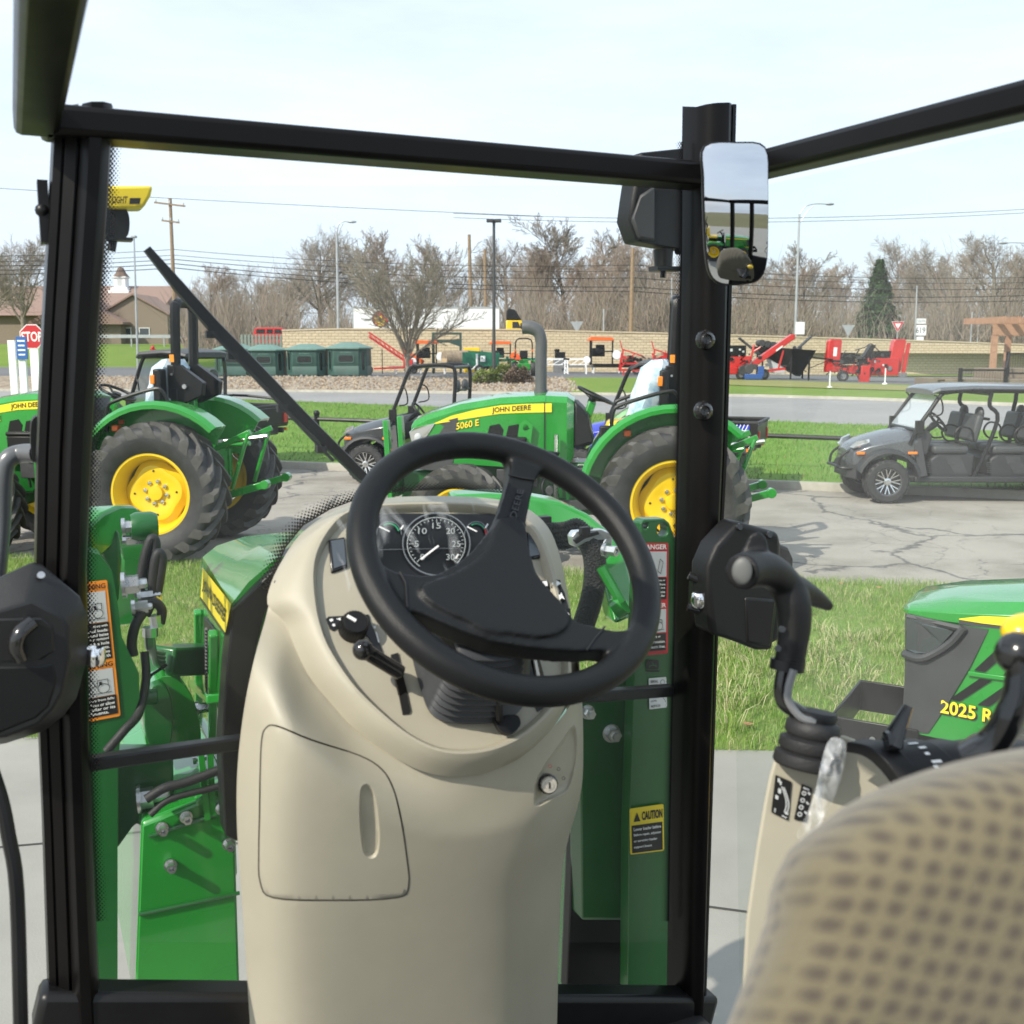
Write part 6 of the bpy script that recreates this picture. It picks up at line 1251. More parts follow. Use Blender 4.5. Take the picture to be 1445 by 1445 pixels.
        m = MB(); m.box((-wb - .1, 0, .70), (1.0, 1.05, .14)); m.bar((-wb + .45, .58, .70), (-wb - .66, .58, .70), .06, .09); m.bar((-wb + .45, -.58, .70), (-wb - .66, -.58, .70), .06, .09); m.build('bed_subframe', CLADS, bd, bevel=.02)
        m = MB()
        for s in (1, -1): m.box((x1 + .08, s*.635, .72), (.10, .02, .05))
        m.build('amber_marker', AMBER, bd)
        for s in (1, -1):
            m = MB(); m.box((x1 - .035, s*.5, .92), (.02, .1, .16)); m.build('tail_light', RED, bd)
        if lettering:
            side = [(V((x0 - .05, .634, zt_ - .01)), V((x1 + .02, .634, zt_ - .01)), V((x1 + .02, .634, zb + .02)), V((x0 - .05, .634, zb + .02)))]
            if bed != 'rack':
                m = MB(); q = Quad(*side[0]); q.rect(m, .0, .04, .93, .30, .002)
                for k in range(4): q.line(m, (.72 + k*.05, .36), (.76 + k*.05, .02), .012, .003, 1)
                q.rect(m, .0, .30, .93, .34, .0025, 1); m.build('blue_stripe', [BLUE, WHITE_S], bd)
                m = MB(); q.text(m, lettering[0], .38, .46, .77, .78, .003, 0, bold=.05); q.text(m, lettering[1], .79, .62, .95, .76, .003, 0, bold=.02); m.build('lettering', WHITE_S, bd)
            else:
                m = MB(); q = Quad(*side[0]); q.rect(m, .0, .1, .98, .92, .002); m.build('camouflage_panel', CAMO, bd)
                m = MB(); q.text(m, lettering[0], .56, .40, .93, .60, .004, 0, bold=.05); m.build('lettering', WHITE_S, bd)
    return T
GRP = 'utility vehicles along the far kerb'
def put_utv(o, fx, fy_, label, sc=1.0, z=0.0, hd=(-.94, .345)):
    left = V((-hd[1], hd[0], 0)); o.location = V((fx, fy_, z)) - left*.60*sc; o.rotation_euler = (0, 0, math.atan2(hd[1], hd[0])); o.scale = (sc,)*3; tag(o, label, 'utility vehicle', GRP)
put_utv(make_utv(mat('satin_black_paint', (.055, .058, .064), .3, metal=.3, coat=.5), roof='none'), -2.43, 17.75, 'black open two-seat utility vehicle with a bare roll cage, behind the tractor hood', hd=(-.985, .17))
put_utv(make_utv(BLUE, roof='cap', bed='plain', lettering=('BIGHORN', 'LIMITED')), 1.10, 16.85, 'blue and black utility vehicle with a lettered cargo bed, behind the window pillar')
put_utv(make_utv(mat('satin_black_paint', (.055, .058, .064), .3), roof='roof', bed='rack', lettering=('EXPLORER',), doors=True), -7.35, 19.4, 'utility vehicle with a hard roof and a camouflage cargo bed, behind the left tractor', 1.08)
put_utv(make_utv(METGREY, crew=True, top=1.66, roof='roof', bed='plain', wb=2.9), 5.45, 15.4, 'metallic grey four-seat utility vehicle with a roof, on the pavement at the right', .97, hd=(-.9995, .03))

# ================================================================== COMPACT TRACTOR ON THE RIGHT
def make_compact():
    T = thing('compact_tractor', 'small green tractor with a yellow stripe and dark grey nose, at the right edge', 'tractor')
    # local coordinates: x forward, y left, z up; nose at x = 0, hood runs to x = -1.25
    def sec(x, w, zt, zb, ch): return [V((x, -w, zb)), V((x, -w, zt - ch)), V((x, -w*.80, zt - ch*.32)), V((x, -w*.4, zt - .012)), V((x, 0, zt)), V((x, w*.4, zt - .012)), V((x, w*.80, zt - ch*.32)), V((x, w, zt - ch)), V((x, w, zb))]
    m = MB(); m.loft([sec(.035, .16, .915, .898, .01), sec(.0, .225, .94, .897, .022), sec(-.15, .275, .982, .90, .045), sec(-.4, .30, 1.02, .905, .058), sec(-.8, .315, 1.052, .915, .07), sec(-1.25, .325, 1.072, .925, .075)]); hood = m.build('hood', GREEN, T, ang=26, bevel=.004)
    m = MB(); m.loft([sec(-.02, .235, .895, .46, .004), sec(-.06, .262, .897, .44, .004), sec(-.30, .296, .905, .44, .004), sec(-.8, .31, .92, .46, .004), sec(-1.25, .32, .935, .48, .004)]); side = m.build('side_panel', GREEN, T, ang=26)
    yl = lambda x: plin([(-1.25, .322), (-.8, .312), (-.3, .298), (-.06, .264), (-.02, .237), (0, .22)], x) + .003
    for s in (1, -1):
        Pq = lambda x, z, o=0.0: V((x, s*(yl(x) + o), z))
        m = MB(); xs = [-.02, -.06, -.30, -.42]
        up = [Pq(.0, .905, .008), Pq(-.06, .90, .006), Pq(-.15, .90), Pq(-.23, .898), Pq(-.295, .897)]; lo = [Pq(.0, .455, .008), Pq(-.02, .45, .008), Pq(-.05, .449, .008), Pq(-.08, .449), Pq(-.105, .452)]
        m.loft([up, [Pq(a.x*.72 + b.x*.28, a.z*.67 + b.z*.33, .006) for a, b in zip(up, lo)], [Pq(a.x*.38 + b.x*.62, a.z*.34 + b.z*.66, .006) for a, b in zip(up, lo)], lo], closed=False); m.build('nose_panel', DKGREY, side)
        m = MB(); m.prism([Pq(.004, .895, .002), Pq(-.06, .885, .002), Pq(-.15, .878, .002), Pq(-.175, .872, .002), Pq(-.14, .82, .002), Pq(-.10, .775, .002), Pq(-.04, .76, .002), Pq(.004, .765, .002)], (0, s*.014, 0)); lp = m.build('headlight', mat('smoked_lens', (.035, .045, .045), .12, coat=1.0), side, bevel=.004)
        m = MB(); m.tube(smooth_path([Pq(.006, .745, .012), Pq(-.06, .748, .014), Pq(-.11, .775, .014), Pq(-.17, .83, .014), Pq(-.21, .892, .012)], 4), .016, 8); m.tube([Pq(.0, .895, .01), Pq(-.20, .888, .012)], .012, 6); m.build('lamp_bezel', DKGREY, lp)
        # louvre openings in the green panel
        for (xa, za, xb_, zb_) in ((-.325, .825, -.255, .735), (-.425, .825, -.355, .735), (-.275, .705, -.175, .605), (-.375, .705, -.275, .605)):
            w = .042; m = MB(); m.prism([Pq(xa, za), Pq(xa - w, za), Pq(xb_ - w*.9, zb_), Pq(xb_, zb_)], (0, s*.003, 0)); m.build('vent_opening', BLK, side)
        m = MB(); m.bar(Pq(-.235, .72, .006), Pq(-.50, .724, .006), .012, .018); m.build('vent_bar', GREEN, side, bevel=.003)
        # stripe
        yh = lambda x: plin([(-1.25, .325), (-.8, .315), (-.4, .30), (-.15, .275)], x)
        zh = lambda x: plin([(-1.25, .997), (-.8, .982), (-.4, .962), (-.15, .937)], x)
        pts = [(-.19, -.024, -.020), (-.27, -.034, -.006), (-.45, -.046, -.004), (-.9, -.05, -.002), (-1.22, -.054, -.002)]
        def Sh(x, dz, o): 
            f = max(0.0, dz) 
            return V((x, s*(yh(x) + o - f*.55), zh(x) + dz))
        m = MB(); n = len(pts); m.add([Sh(x, b, .004) for x, a, b in pts] + [Sh(x, min(0, b), .004) for x, a, b in pts] + [Sh(x, a, .004) for x, a, b in pts], [(i, i+1, n+i+1, n+i) for i in range(n-1)] + [(n+i, n+i+1, 2*n+i+1, 2*n+i) for i in range(n-1)]); m.build('yellow_stripe', YEL_S, hood)
        m = MB(); m.add([Sh(x, a - .002, .0045) for x, a, b in pts] + [Sh(x, a - .016, .0045) for x, a, b in pts], [(i, i+1, n+i+1, n+i) for i in range(n-1)]); m.build('dark_pinstripe', DKGREY, hood)
        m = MB(); q = Quad(Pq(-.145, .60, .003), Pq(-.345, .597, .003), Pq(-.345, .54, .003), Pq(-.145, .543, .003)) if s > 0 else Quad(Pq(-.345, .6, .003), Pq(-.145, .6, .003), Pq(-.145, .545, .003), Pq(-.345, .545, .003))
        q.text(m, '2025 R', .03, .05, .97, 1.03, .001, 0, bold=.05); q.text(m, '2025 R', 0, 0, .94, .94, .003, 1, bold=.025); m.build('model_lettering', [BLK_S, YEL_S], side)
    m = MB(); m.prism([(-.02, -.225, .47), (-.02, .225, .47), (.006, .20, .90), (.006, -.20, .90)], (.012, 0, 0)); m.build('front_grille', DKGREY, T, bevel=.01)
    m = MB(); m.box((.10, .27, .39), (.34, .012, .14)); m.box((.10, -.27, .39), (.34, .012, .14)); m.box((.265, 0, .39), (.012, .55, .14)); m.build('front_hitch_frame', BLK_M, T, bevel=.006)
    m = MB(); m.cyl((.27, .12, .40), (.275, .12, .40), .014); m.cyl((.10, .262, .39), (.10, .28, .39), .012); m.build('frame_hole', STEEL, T)
    m = MB(); m.box((-.6, 0, .40), (1.2, .36, .18)); m.box((-.42, 0, .30), (.14, .75, .1)); m.build('chassis', BLK_M, T, bevel=.02)
    for s in (1, -1): ag_wheel(T, 'front_wheel', (-.45, s*.46, .29), .29, .20, .165, 16, s, -.03, lobes=False); ag_wheel(T, 'rear_wheel', (-1.75, s*.55, .42), .42, .32, .24, 18, s, 0.0, lobes=False)
    m = MB(); m.box((-1.5, 0, .55), (.9, .8, .1)); m.prism([(-1.3, -.32, .5), (-1.3, -.32, 1.12), (-1.42, -.32, 1.10), (-1.40, -.32, .5)], (0, .64, 0)); m.box((-1.85, 0, .75), (.5, .5, .3)); m.build('platform', BLK, T, bevel=.02)
    m = MB(); m.box((-1.85, 0, .97), (.45, .46, .10)); m.box((-2.08, 0, 1.2), (.12, .46, .42), Matrix.Rotation(-.2, 3, 'Y')); m.build('seat', YELLOW, T, bevel=.05, seg=3)
    for s in (1, -1): m = MB(); m.prism([(-1.3, s*.42, .72), (-1.45, s*.42, .86), (-2.05, s*.42, .88), (-2.2, s*.42, .75)], (0, s*.28, 0)); m.build('fender', GREEN, T, bevel=.04)
    m = MB(); c = V((-1.50, 0, 1.22)); d = V((-.5, 0, .85)).normalized(); a, b = frame_from(d); m.tube([c + a*.17*math.cos(2*math.pi*k/24) + b*.17*math.sin(2*math.pi*k/24) for k in range(25)], .014, 8); m.cyl(c - d*.2, c, .03); m.build('steering_wheel', BLK, T)
    m = MB(); m.tube(smooth_path([(-2.25, -.42, .5), (-2.25, -.42, 1.75), (-2.25, -.3, 1.9), (-2.25, .3, 1.9), (-2.25, .42, 1.75), (-2.25, .42, .5)], 4), .03, 8); m.build('roll_bar', BLK_M, T)
    m = MB(); m.prism([(-.86, -.1, 1.066), (-.98, -.1, 1.07), (-1.0, .1, 1.07), (-.8, .06, 1.064)], (0, 0, .004)); m.build('top_vent', BLK, hood)
    return T
ct = make_compact()
ct.location = (1.90, 4.85, 0); ct.rotation_euler = (0, 0, math.radians(150)); ct.scale = (1.15,)*3
c2 = copy_tree(ct); c2.location = (.9, -4.6, 0); c2.rotation_euler = (0, 0, math.radians(-6)); c2.scale = (1, 1, 1); tag(c2, 'small green tractor with a yellow seat, seen only in the mirror at the top right', 'tractor')

# ================================================================== THE CAB TRACTOR WE LOOK OUT OF  (coordinates: x right, y forward, z up)
from mathutils.bvhtree import BVHTree
from mathutils.geometry import delaunay_2d_cdt
CT = thing('cab_tractor', 'green loader tractor seen from inside its glass cab, with beige dash and black steering wheel', 'tractor', (0, 0, 0), HEAD)
VW = 1.449                       # windscreen plane
def px_loop(pts, n=4): return [(p.x, p.y) for p in smooth_loop(pts, n)]
def onp(px, p0, n, off=0.0): return [hp(x, y, p0, n) + n.normalized()*off for x, y in px]
def inside(p, poly):
    x, y = p; c = False; j = len(poly) - 1
    for i in range(len(poly)):
        (xi, yi), (xj, yj) = poly[i], poly[j]
        if (yi > y) != (yj > y) and x < (xj - xi)*(y - yi)/(yj - yi) + xi: c = not c
        j = i
    return c
def patch_px(mb, outline, proj, step=9, holes=(), wall=0.0, mi=0):
    """fill a pixel outline with a triangulated skin; proj(px, py) gives the surface point; wall = thickness of the rim"""
    vs = []; eds = []; loops = [list(outline)] + [list(h) for h in holes]
    for lp in loops:
        o = len(vs); n = len(lp); vs += [V((x, y)) for x, y in lp]; eds += [(o+i, o+(i+1) % n) for i in range(n)]
    x0, x1 = min(v[0] for v in outline), max(v[0] for v in outline); y0, y1 = min(v[1] for v in outline), max(v[1] for v in outline)
    y = y0 + step/2; k = 0
    while y < y1:
        x = x0 + step/2 + (step/2 if k % 2 else 0)
        while x < x1:
            if inside((x, y), outline) and not any(inside((x, y), h) for h in holes): vs.append(V((x, y)))
            x += step
        y += step; k += 1
    r = delaunay_2d_cdt(vs, eds, [], 0, 1e-4)
    P = [proj(v.x, v.y) for v in r[0]]; fs = []
    for f in r[2]:
        c = sum((r[0][i] for i in f), V((0, 0)))/len(f)
        if inside((c.x, c.y), outline) and not any(inside((c.x, c.y), h) for h in holes): fs.append(tuple(f))
    mb.add(P, fs, mi)
    if wall:
        for lp in loops:
            Q = [proj(x, y) for x, y in lp]; n = len(Q); B = [q + (q - EYE).normalized()*wall for q in Q]
            mb.add(Q + B, [(i, (i+1) % n, (i+1) % n + n, i + n) for i in range(n)], mi)
    return mb
def lvec(p): return p            # points are already in tractor coordinates

# ---- pillars
def pillar(name, left, right, prof, dep, v0=VW, mats=BLK_P, name2=False):
    m = MB(); ys = [150, 200, 275, 360, 450, 540, 640, 720, 800, 900, 1030, 1171, 1300, 1450, 1600]; rings = []
    for y in ys:
        a, b = hv(plin(left, y), y, v0), hv(plin(right, y), y, v0)
        ab = hv(plin(left, y), y, v0 + dep) if name2 else a + V((0, dep, 0)); a = hv(plin(left, y) + 22, y, v0) if name2 else a
        rings.append([a.lerp(b, s) + V((0, o, 0)) for s, o in prof] + [b + V((0, dep, 0)), ab])
    m.loft(rings); return m.build(name, mats, CT, ang=50)
PL = [(150, 76), (275, 70), (450, 60), (620, 52), (800, 49), (1030, 54), (1171, 60), (1600, 74)]; PR = [(150, 160), (275, 153), (450, 140), (640, 129), (800, 123), (1030, 126), (1171, 131), (1600, 150)]
PL = [(y, x) for y, x in PL]; PR = [(y, x) for y, x in PR]
pil = pillar('front_pillar', PL, PR, [(0, .02), (.03, 0), (.16, -.004), (.17, .010), (.20, .010), (.21, -.006), (.40, -.014), (.41, .004), (.45, .004), (.46, -.016), (.60, -.028), (.80, -.028), (.95, -.016), (1, .004)], .055)
QL = [(150, 963), (275, 961), (400, 960), (600, 956), (750, 953), (900, 950), (1000, 947), (1171, 944), (1600, 938)]; QR = [(150, 1034), (275, 1031), (400, 1028), (640, 1021), (750, 1015), (900, 1008), (1050, 1003), (1171, 999), (1600, 985)]
pir = pillar('front_pillar', QL, QR, [(0, .004), (.05, -.014), (.22, -.026), (.55, -.030), (.72, -.022), (.76, -.006), (.79, -.006), (.81, -.018), (.93, -.016), (.95, 0), (1, .02)], .045, name2=True)
for px, py in ((994, 480), (991, 580)):
    m = MB(); c = hv(px, py, VW - .028); m.lathe([(.015, .0), (.0165, .005), (.014, .011), (.008, .016), (.007, .010), (.001, .009)], c, V((-.3, -1, .1)), 16); m.build('pillar_bolt', BLK_G, pir, ang=50)
m = MB(); m.box(hv(62, 300, VW + .03), (.012, .03, .075)); m.ball(hv(60, 297, VW + .02), .009, 10, 6); m.build('pillar_bracket', BLK_M, pil)
# ---- dotted frit along the pillars and the lower edge of the windscreen
def frit_mat():
    m = bpy.data.materials.new('ceramic_frit_dots'); m.use_nodes = True; n = m.node_tree.nodes; l = m.node_tree.links; n.clear()
    o = n.new("ShaderNodeOutputMaterial"); mx = n.new("ShaderNodeMixShader"); tr = n.new("ShaderNodeBsdfTransparent"); b = n.new("ShaderNodeBsdfPrincipled"); b.inputs['Base Color'].default_value = (.012, .012, .013, 1); b.inputs['Roughness'].default_value = .25
    uv = n.new("ShaderNodeUVMap"); sx = n.new("ShaderNodeSeparateXYZ"); l.new(uv.outputs['UV'], sx.inputs[0])
    rot = n.new("ShaderNodeMapping"); rot.inputs['Rotation'].default_value = (0, 0, math.pi/4); l.new(uv.outputs['UV'], rot.inputs['Vector'])
    fr = n.new("ShaderNodeVectorMath"); fr.operation = 'FRACTION'; l.new(rot.outputs['Vector'], fr.inputs[0])
    sb = n.new("ShaderNodeVectorMath"); sb.operation = 'SUBTRACT'; sb.inputs[1].default_value = (.5, .5, 0); l.new(fr.outputs['Vector'], sb.inputs[0])
    ln = n.new("ShaderNodeVectorMath"); ln.operation = 'LENGTH'; l.new(sb.outputs['Vector'], ln.inputs[0])
    rad = n.new("ShaderNodeMapRange"); rad.inputs['From Min'].default_value = 0; rad.inputs['From Max'].default_value = 4.5; rad.inputs['To Min'].default_value = .62; rad.inputs['To Max'].default_value = .12; l.new(sx.outputs['X'], rad.inputs['Value'])
    lt = n.new("ShaderNodeMath"); lt.operation = 'LESS_THAN'; l.new(ln.outputs['Value'], lt.inputs[0]); l.new(rad.outputs['Result'], lt.inputs[1])
    l.new(lt.outputs[0], mx.inputs['Fac']); l.new(tr.outputs['BSDF'], mx.inputs[1]); l.new(b.outputs['BSDF'], mx.inputs[2]); l.new(mx.outputs['Shader'], o.inputs['Surface']); return m
FRIT = frit_mat()
def frit_strip(name, inner, outer, v, parent, pitch=.0042):
    a = [hv(x, y, v) for x, y in inner]; b = [hv(x, y, v) for x, y in outer]; m = MB(); n = len(a)
    m.add(a + b, [(i, i+1, n+i+1, n+i) for i in range(n-1)]); o = m.build(name, FRIT, parent, recalc=False)
    uvl = o.data.uv_layers.new(name='UVMap'); d = [0]
    for i in range(1, n): d.append(d[-1] + (a[i]-a[i-1]).length)
    for p in o.data.polygons:
        for li, vi in zip(p.loop_indices, p.vertices):
            i = vi % n; uvl.data[li].uv = (0 if vi < n else 4.5, d[i]/pitch)
    return o
ys = [200, 275, 360, 450, 540, 640, 720, 800, 900, 1030, 1171, 1300]

# ---- windscreen and side glass, frames
Z_ROOF = 2.475
def top_at(u, v=VW): return V((u, v, Z_ROOF))
m = MB(); GW = VW + .03
m.add([hv(120, 1330, GW), hv(975, 1330, GW), hv(975, 262, GW), hv(120, 262, GW)], [(0, 1, 2, 3)]); ws_ = m.build('windscreen', GLASS, CT)
frit_strip('frit_band', [(plin(PR, y) - 2, y) for y in ys], [(plin(PR, y) + 15, y) for y in ys], GW - .004, ws_)
frit_strip('frit_band', [(plin(QL, y) + 2, y) for y in ys], [(plin(QL, y) - 9, y) for y in ys], GW - .004, ws_)
low_in = [(384, 836), (392, 800), (404, 772), (428, 742), (466, 719), (506, 704), (560, 694), (640, 690), (720, 697)]
low_out = [(362, 828), (375, 786), (388, 757), (417, 725), (458, 702), (500, 690), (556, 681), (640, 678), (722, 684)]
frit_strip('frit_band', px_loop(low_in + [low_in[-1]], 1)[:9], px_loop(low_out + [low_out[-1]], 1)[:9], GW - .004, ws_)
UR = 1.16
m = MB(); m.add([(UR, VW + .03, 1.0), (UR, .12, 1.0), (UR - .08, .12, Z_ROOF - .02), (UR - .08, VW + .03, Z_ROOF - .02)], [(0, 1, 2, 3)]); m.build('side_glass', SIDEGLASS, CT)
# header, roof frame and glazed roof
zt = hv(965, 264, VW).z
m = MB(); a, b = hv(60, 240, VW), hv(1040, 240, VW); m.bar((a.x, VW, zt + .018), (b.x, VW, zt + .018), .07, .036); m.bar((.045, VW, zt + .018), (.045, -.3, zt + .018), .05, .036); m.bar((1.027, VW, zt + .018), (1.027, -.3, zt + .018), .05, .036); hd_ = m.build('roof_frame', BLK_P, CT, bevel=.008)
m = MB(); m.bar((.045, -.32, zt + .018), (1.027, -.32, zt + .018), .12, .05); m.build('roof_frame', BLK_P, CT, bevel=.008)
for u_ in (.06, .36, .70, 1.0): m = MB(); m.bar((u_, -.36, 1.0), (u_, -.34, zt + .03), .05, .06, V((0, 1, 0))); m.build('rear_pillar', BLK_P, CT, bevel=.008)
m = MB(); m.box((.53, -.36, 1.35), (1.0, .04, .75)); m.build('rear_panel', BLK, CT, bevel=.01)
# lower windscreen bar
m = MB(); pts = [hv(x, y, VW + .05) for x, y in ((122, 1078), (220, 1064), (333, 1048), (560, 1012), (820, 983), (950, 974))]
rings = []
for p in pts: rings.append([p + V((0, -.01, -.0095)), p + V((0, -.01, .0095)), p + V((0, .012, .0095)), p + V((0, .012, -.0095))])
m.loft(rings); m.build('windscreen_bar', BLK_M, CT, bevel=.003)
m = MB(); m.bar(hv(50, 1420, VW), hv(1000, 1420, VW), .05, .06); m.build('lower_sill', BLK_M, CT, bevel=.01)
m = MB(); m.box((.53, .55, 1.02), (1.0, 1.75, .04)); m.build('cab_floor', RUBBER, CT)
# ---- wiper
m = MB(); v_ = GW + .03
path = [(207, 351), (250, 402), (300, 459), (360, 520), (430, 593), (490, 652), (523, 684)]; wd = [.0055, .0085, .0095, .0095, .0095, .009, .008]; rings = []
for i, (x, y) in enumerate(path):
    c = hv(x, y, v_); d = (hv(*path[min(i+1, 6)], v_) - hv(*path[max(i-1, 0)], v_)).normalized(); e = V((d.z, 0, -d.x)); w = wd[i]
    rings.append([c - e*w, c - e*w*.8 + V((0, -.008, 0)), c + e*w*.8 + V((0, -.008, 0)), c + e*w, c + V((0, .006, 0))])
m.loft(rings); wp_ = m.build('wiper_arm', BLK_M, CT, ang=30)
m = MB(); m.bar(hv(300, 470, v_ - .012), hv(470, 650, v_ - .012), .004, .006, V((0, 1, 0)))
for x, y in ((300, 470), (330, 500), (400, 574), (455, 632)): m.box(hv(x - 2, y + 2, v_ - .004), (.014, .014, .010))
m.build('wiper_blade', RUBBER, wp_)

# ---- console: pod (instrument housing)
NP = V((0, -.77, .64)).normalized(); P0 = hv(625, 775, 1.36)
outer_px = px_loop([(500, 708), (540, 700), (600, 697), (660, 698), (710, 703), (748, 716), (776, 742), (792, 780), (803, 830), (811, 880), (817, 930), (817, 965), (800, 1005), (760, 1046), (720, 1068), (680, 1079), (640, 1080), (600, 1070), (560, 1048), (509, 1011), (479, 979), (444, 936), (422, 891), (409, 858), (384, 834), (388, 805), (402, 775), (425, 747), (460, 723)], 4)
ridge_px = px_loop([(505, 718), (545, 713), (600, 711), (660, 712), (700, 717), (732, 729), (755, 751), (771, 785), (783, 830), (793, 880), (801, 925), (801, 955), (786, 988), (750, 1026), (713, 1048), (678, 1058), (640, 1060), (606, 1052), (566, 1029), (516, 985), (488, 952), (462, 910), (451, 880), (446, 858), (442, 820), (444, 790), (453, 765), (468, 742), (485, 726)], 4)
N_ = 116
outer3 = resample(onp(outer_px, P0, NP), N_); ridge3 = resample(onp(ridge_px, P0, NP), N_); cen = sum(ridge3, V())/N_
m = MB(); rings = []
back = V((0, 1, -.10)).normalized()
rings.append([o + (o - EYE).normalized()*.20 + (cen - o)*.08 for o in outer3]); rings.append([o + (o - EYE).normalized()*.10 + (cen - o)*.02 for o in outer3])
rings.append([o - NP*.040 for o in outer3])
for t, h in ((.18, -.026), (.40, -.013), (.62, -.005), (.82, -.0005), (1.0, 0)): rings.append([o.lerp(r, t) + NP*h for o, r in zip(outer3, ridge3)])
rings.append([r.lerp(cen, .022) + NP*(-.004) for r in ridge3]); rings.append([r.lerp(cen, .035) + NP*(-.012) for r in ridge3])
m.loft(rings, cap0=False, cap1=False); m.poly(rings[-1]); con = m.build('console', BEIGE, CT, ang=38)
FP = P0 - NP*.012                      # the face plane
def fq(c, off=0.0): return Quad(*[hp(x, y, FP, NP) for x, y in c], off=off)
def fpt(x, y, off=0.0): return hp(x, y, FP + NP*off, NP)
# instrument cluster
cl = px_loop([(500, 731), (540, 727), (600, 726), (660, 727), (716, 729), (712, 757), (697, 785), (672, 806), (640, 817), (610, 821), (570, 816), (535, 803), (510, 785), (498, 760)], 4)
m = MB(); m.prism(onp(cl, FP, NP, .003), -NP*.006); ic = m.build('instrument_cluster', mat('instrument_black', (.006, .0065, .007), .3), con)
q = fq([(490, 715), (720, 715), (720, 835), (490, 835)], .005)
def qs(x, y): return ((x - 490)/230, (y - 715)/120)
DIAL = mat('dial_print', (.34, .37, .37), .5)
def ell(mb, cx, cy, rx, ry, w, off, mi, a0=0, a1=360, n=40):
    prev = None
    for k in range(n+1):
        an = math.radians(a0 + (a1-a0)*k/n); p = qs(cx + rx*math.cos(an), cy - ry*math.sin(an))
        if prev: q.line(mb, prev, p, w, off, mi)
        prev = p
m = MB(); ell(m, 611, 772, 41, 38, .0012, .001, 0, -45, 235); ell(m, 611, 772, 47.5, 44, .0018, .002, 2)
for k in range(31):
    a = math.radians(225 - k*270/30); L = 6 if k % 5 == 0 else 3
    q.line(m, qs(611 + 39*math.cos(a), 772 - 36*math.sin(a)), qs(611 + (39-L)*math.cos(a), 772 - (36-L)*math.sin(a)), .0010, .001, 0)
for k, tx in enumerate(('0', '5', '10', '15', '20', '25', '30')):
    a = math.radians(225 - k*45); x, y = 611 + 28*math.cos(a), 772 - 26*math.sin(a); w = 3.0*len(tx); a_, b_ = qs(x - w, y - 4.2), qs(x + w, y + 4.2); q.text(m, tx, a_[0], a_[1], b_[0], b_[1], .001, 0)
a_, b_ = qs(600, 752), qs(622, 757); 
for cx in (545, 668): ell(m, cx, 759, 17, 19, .0010, .001, 2, 0, 180); ell(m, cx, 759, 14, 16, .0022, .001, 1, 20, 120)
ell(m, 668, 759, 14, 16, .0026, .002, 3, 0, 30)
q.line(m, qs(498, 781), qs(640, 778), .0006, .001, 2); m.build('dial_marking', [DIAL, GRN_S, mat('dial_ring', (.22, .24, .25), .3, metal=.5), RED_S], ic)
m = MB(); q.line(m, qs(588, 795), qs(613, 776), .0026, .004)
for cx in (540, 663): q.line(m, qs(cx - 9, 749), qs(cx + 5, 756), .0022, .004)
for x, y in ((562, 750), (682, 748), (639, 791)): q.line(m, qs(x - 2, y + 3), qs(x + 2, y - 3), .0022, .004)
m.build('needle', WHITE_S, ic)
# small displays left and right, button block, switch plate
m = MB(); 
for lp in ([(463, 763), (486, 759), (490, 802), (467, 810)], [(740, 750), (757, 748), (765, 788), (744, 791)]): m.prism(onp(lp, FP, NP, .004), -NP*.01)
dp = m.build('display', BLK_G, con, bevel=.002)
m = MB()
for lp in ([(466, 766), (484, 763), (487, 799), (470, 805)], [(743, 753), (755, 751), (762, 785), (746, 788)]): m.poly(onp(lp, FP, NP, .0055))
m.build('screen_pane', mat('display_glass', (.05, .06, .07), .08, coat=1), dp)
m = MB(); m.prism(onp([(752, 822), (787, 819), (796, 838), (805, 872), (808, 888), (790, 884), (770, 868), (756, 845)], FP, NP, .005), -NP*.01); bb = m.build('button_panel', BLK_S, con, bevel=.003)
for (x, y) in ((763, 829), (781, 828), (787, 846), (795, 868)):
    m = MB(); m.prism(onp([(x - 7, y - 6), (x + 7, y - 6), (x + 8, y + 6), (x - 6, y + 7)], FP, NP, .010), -NP*.006); bt = m.build('button', BLK, bb, bevel=.002)
    m = MB(); 
    if (x, y) == (781, 828): m.poly(onp([(775, 827), (781, 827), (781, 824), (788, 828.5), (781, 833), (781, 830.5), (775, 830.5)], FP, NP, .0115))
    elif (x, y) == (763, 829): m.poly(onp([(758, 826), (768, 825), (769, 832), (759, 833)], FP, NP, .0115))
    elif y == 846: m.poly(onp([(782, 843), (786, 845), (788, 841), (790, 846), (793, 851), (788, 849), (786, 852), (784, 848)], FP, NP, .0115))
    else: m.poly(onp([(789, 866), (793, 864), (798, 870), (800, 873), (795, 871)], FP, NP, .0115))
    m.build('button_icon', WHITE_S, bt)
m = MB(); m.prism(onp([(460, 874), (463, 871), (520, 868), (523, 880), (534, 905), (545, 935), (538, 940), (520, 900), (505, 884), (480, 884), (470, 891), (465, 888)], FP, NP, .002), -NP*.004); sp_ = m.build('switch_plate', BLK_S, con)
m = MB()
for x, y, r in ((491, 872, .0035), (515, 879, .004), (471, 882, .002)): c = fpt(x, y, .003); a, b = frame_from(NP); m.add([c + a*r*math.cos(k*.63) + b*r*math.sin(k*.63) for k in range(10)], [tuple(range(10))])
for l_ in ([(464, 876), (468, 874), (470, 877), (466, 879)], [(474, 875), (480, 873), (480, 877)], [(525, 886), (530, 884), (529, 889)], [(529, 893), (531, 893), (535, 908), (533, 908)]): m.poly(onp(l_, FP, NP, .003))
m.build('plate_icon', WHITE_S, sp_)
c = fpt(497, 889); m = MB(); m.lathe([(.0185, 0), (.0185, .010), (.0170, .022), (.0150, .025), (.001, .025)], c, NP, 28); kn = m.build('rotary_knob', BLK, con, ang=50)
m = MB()
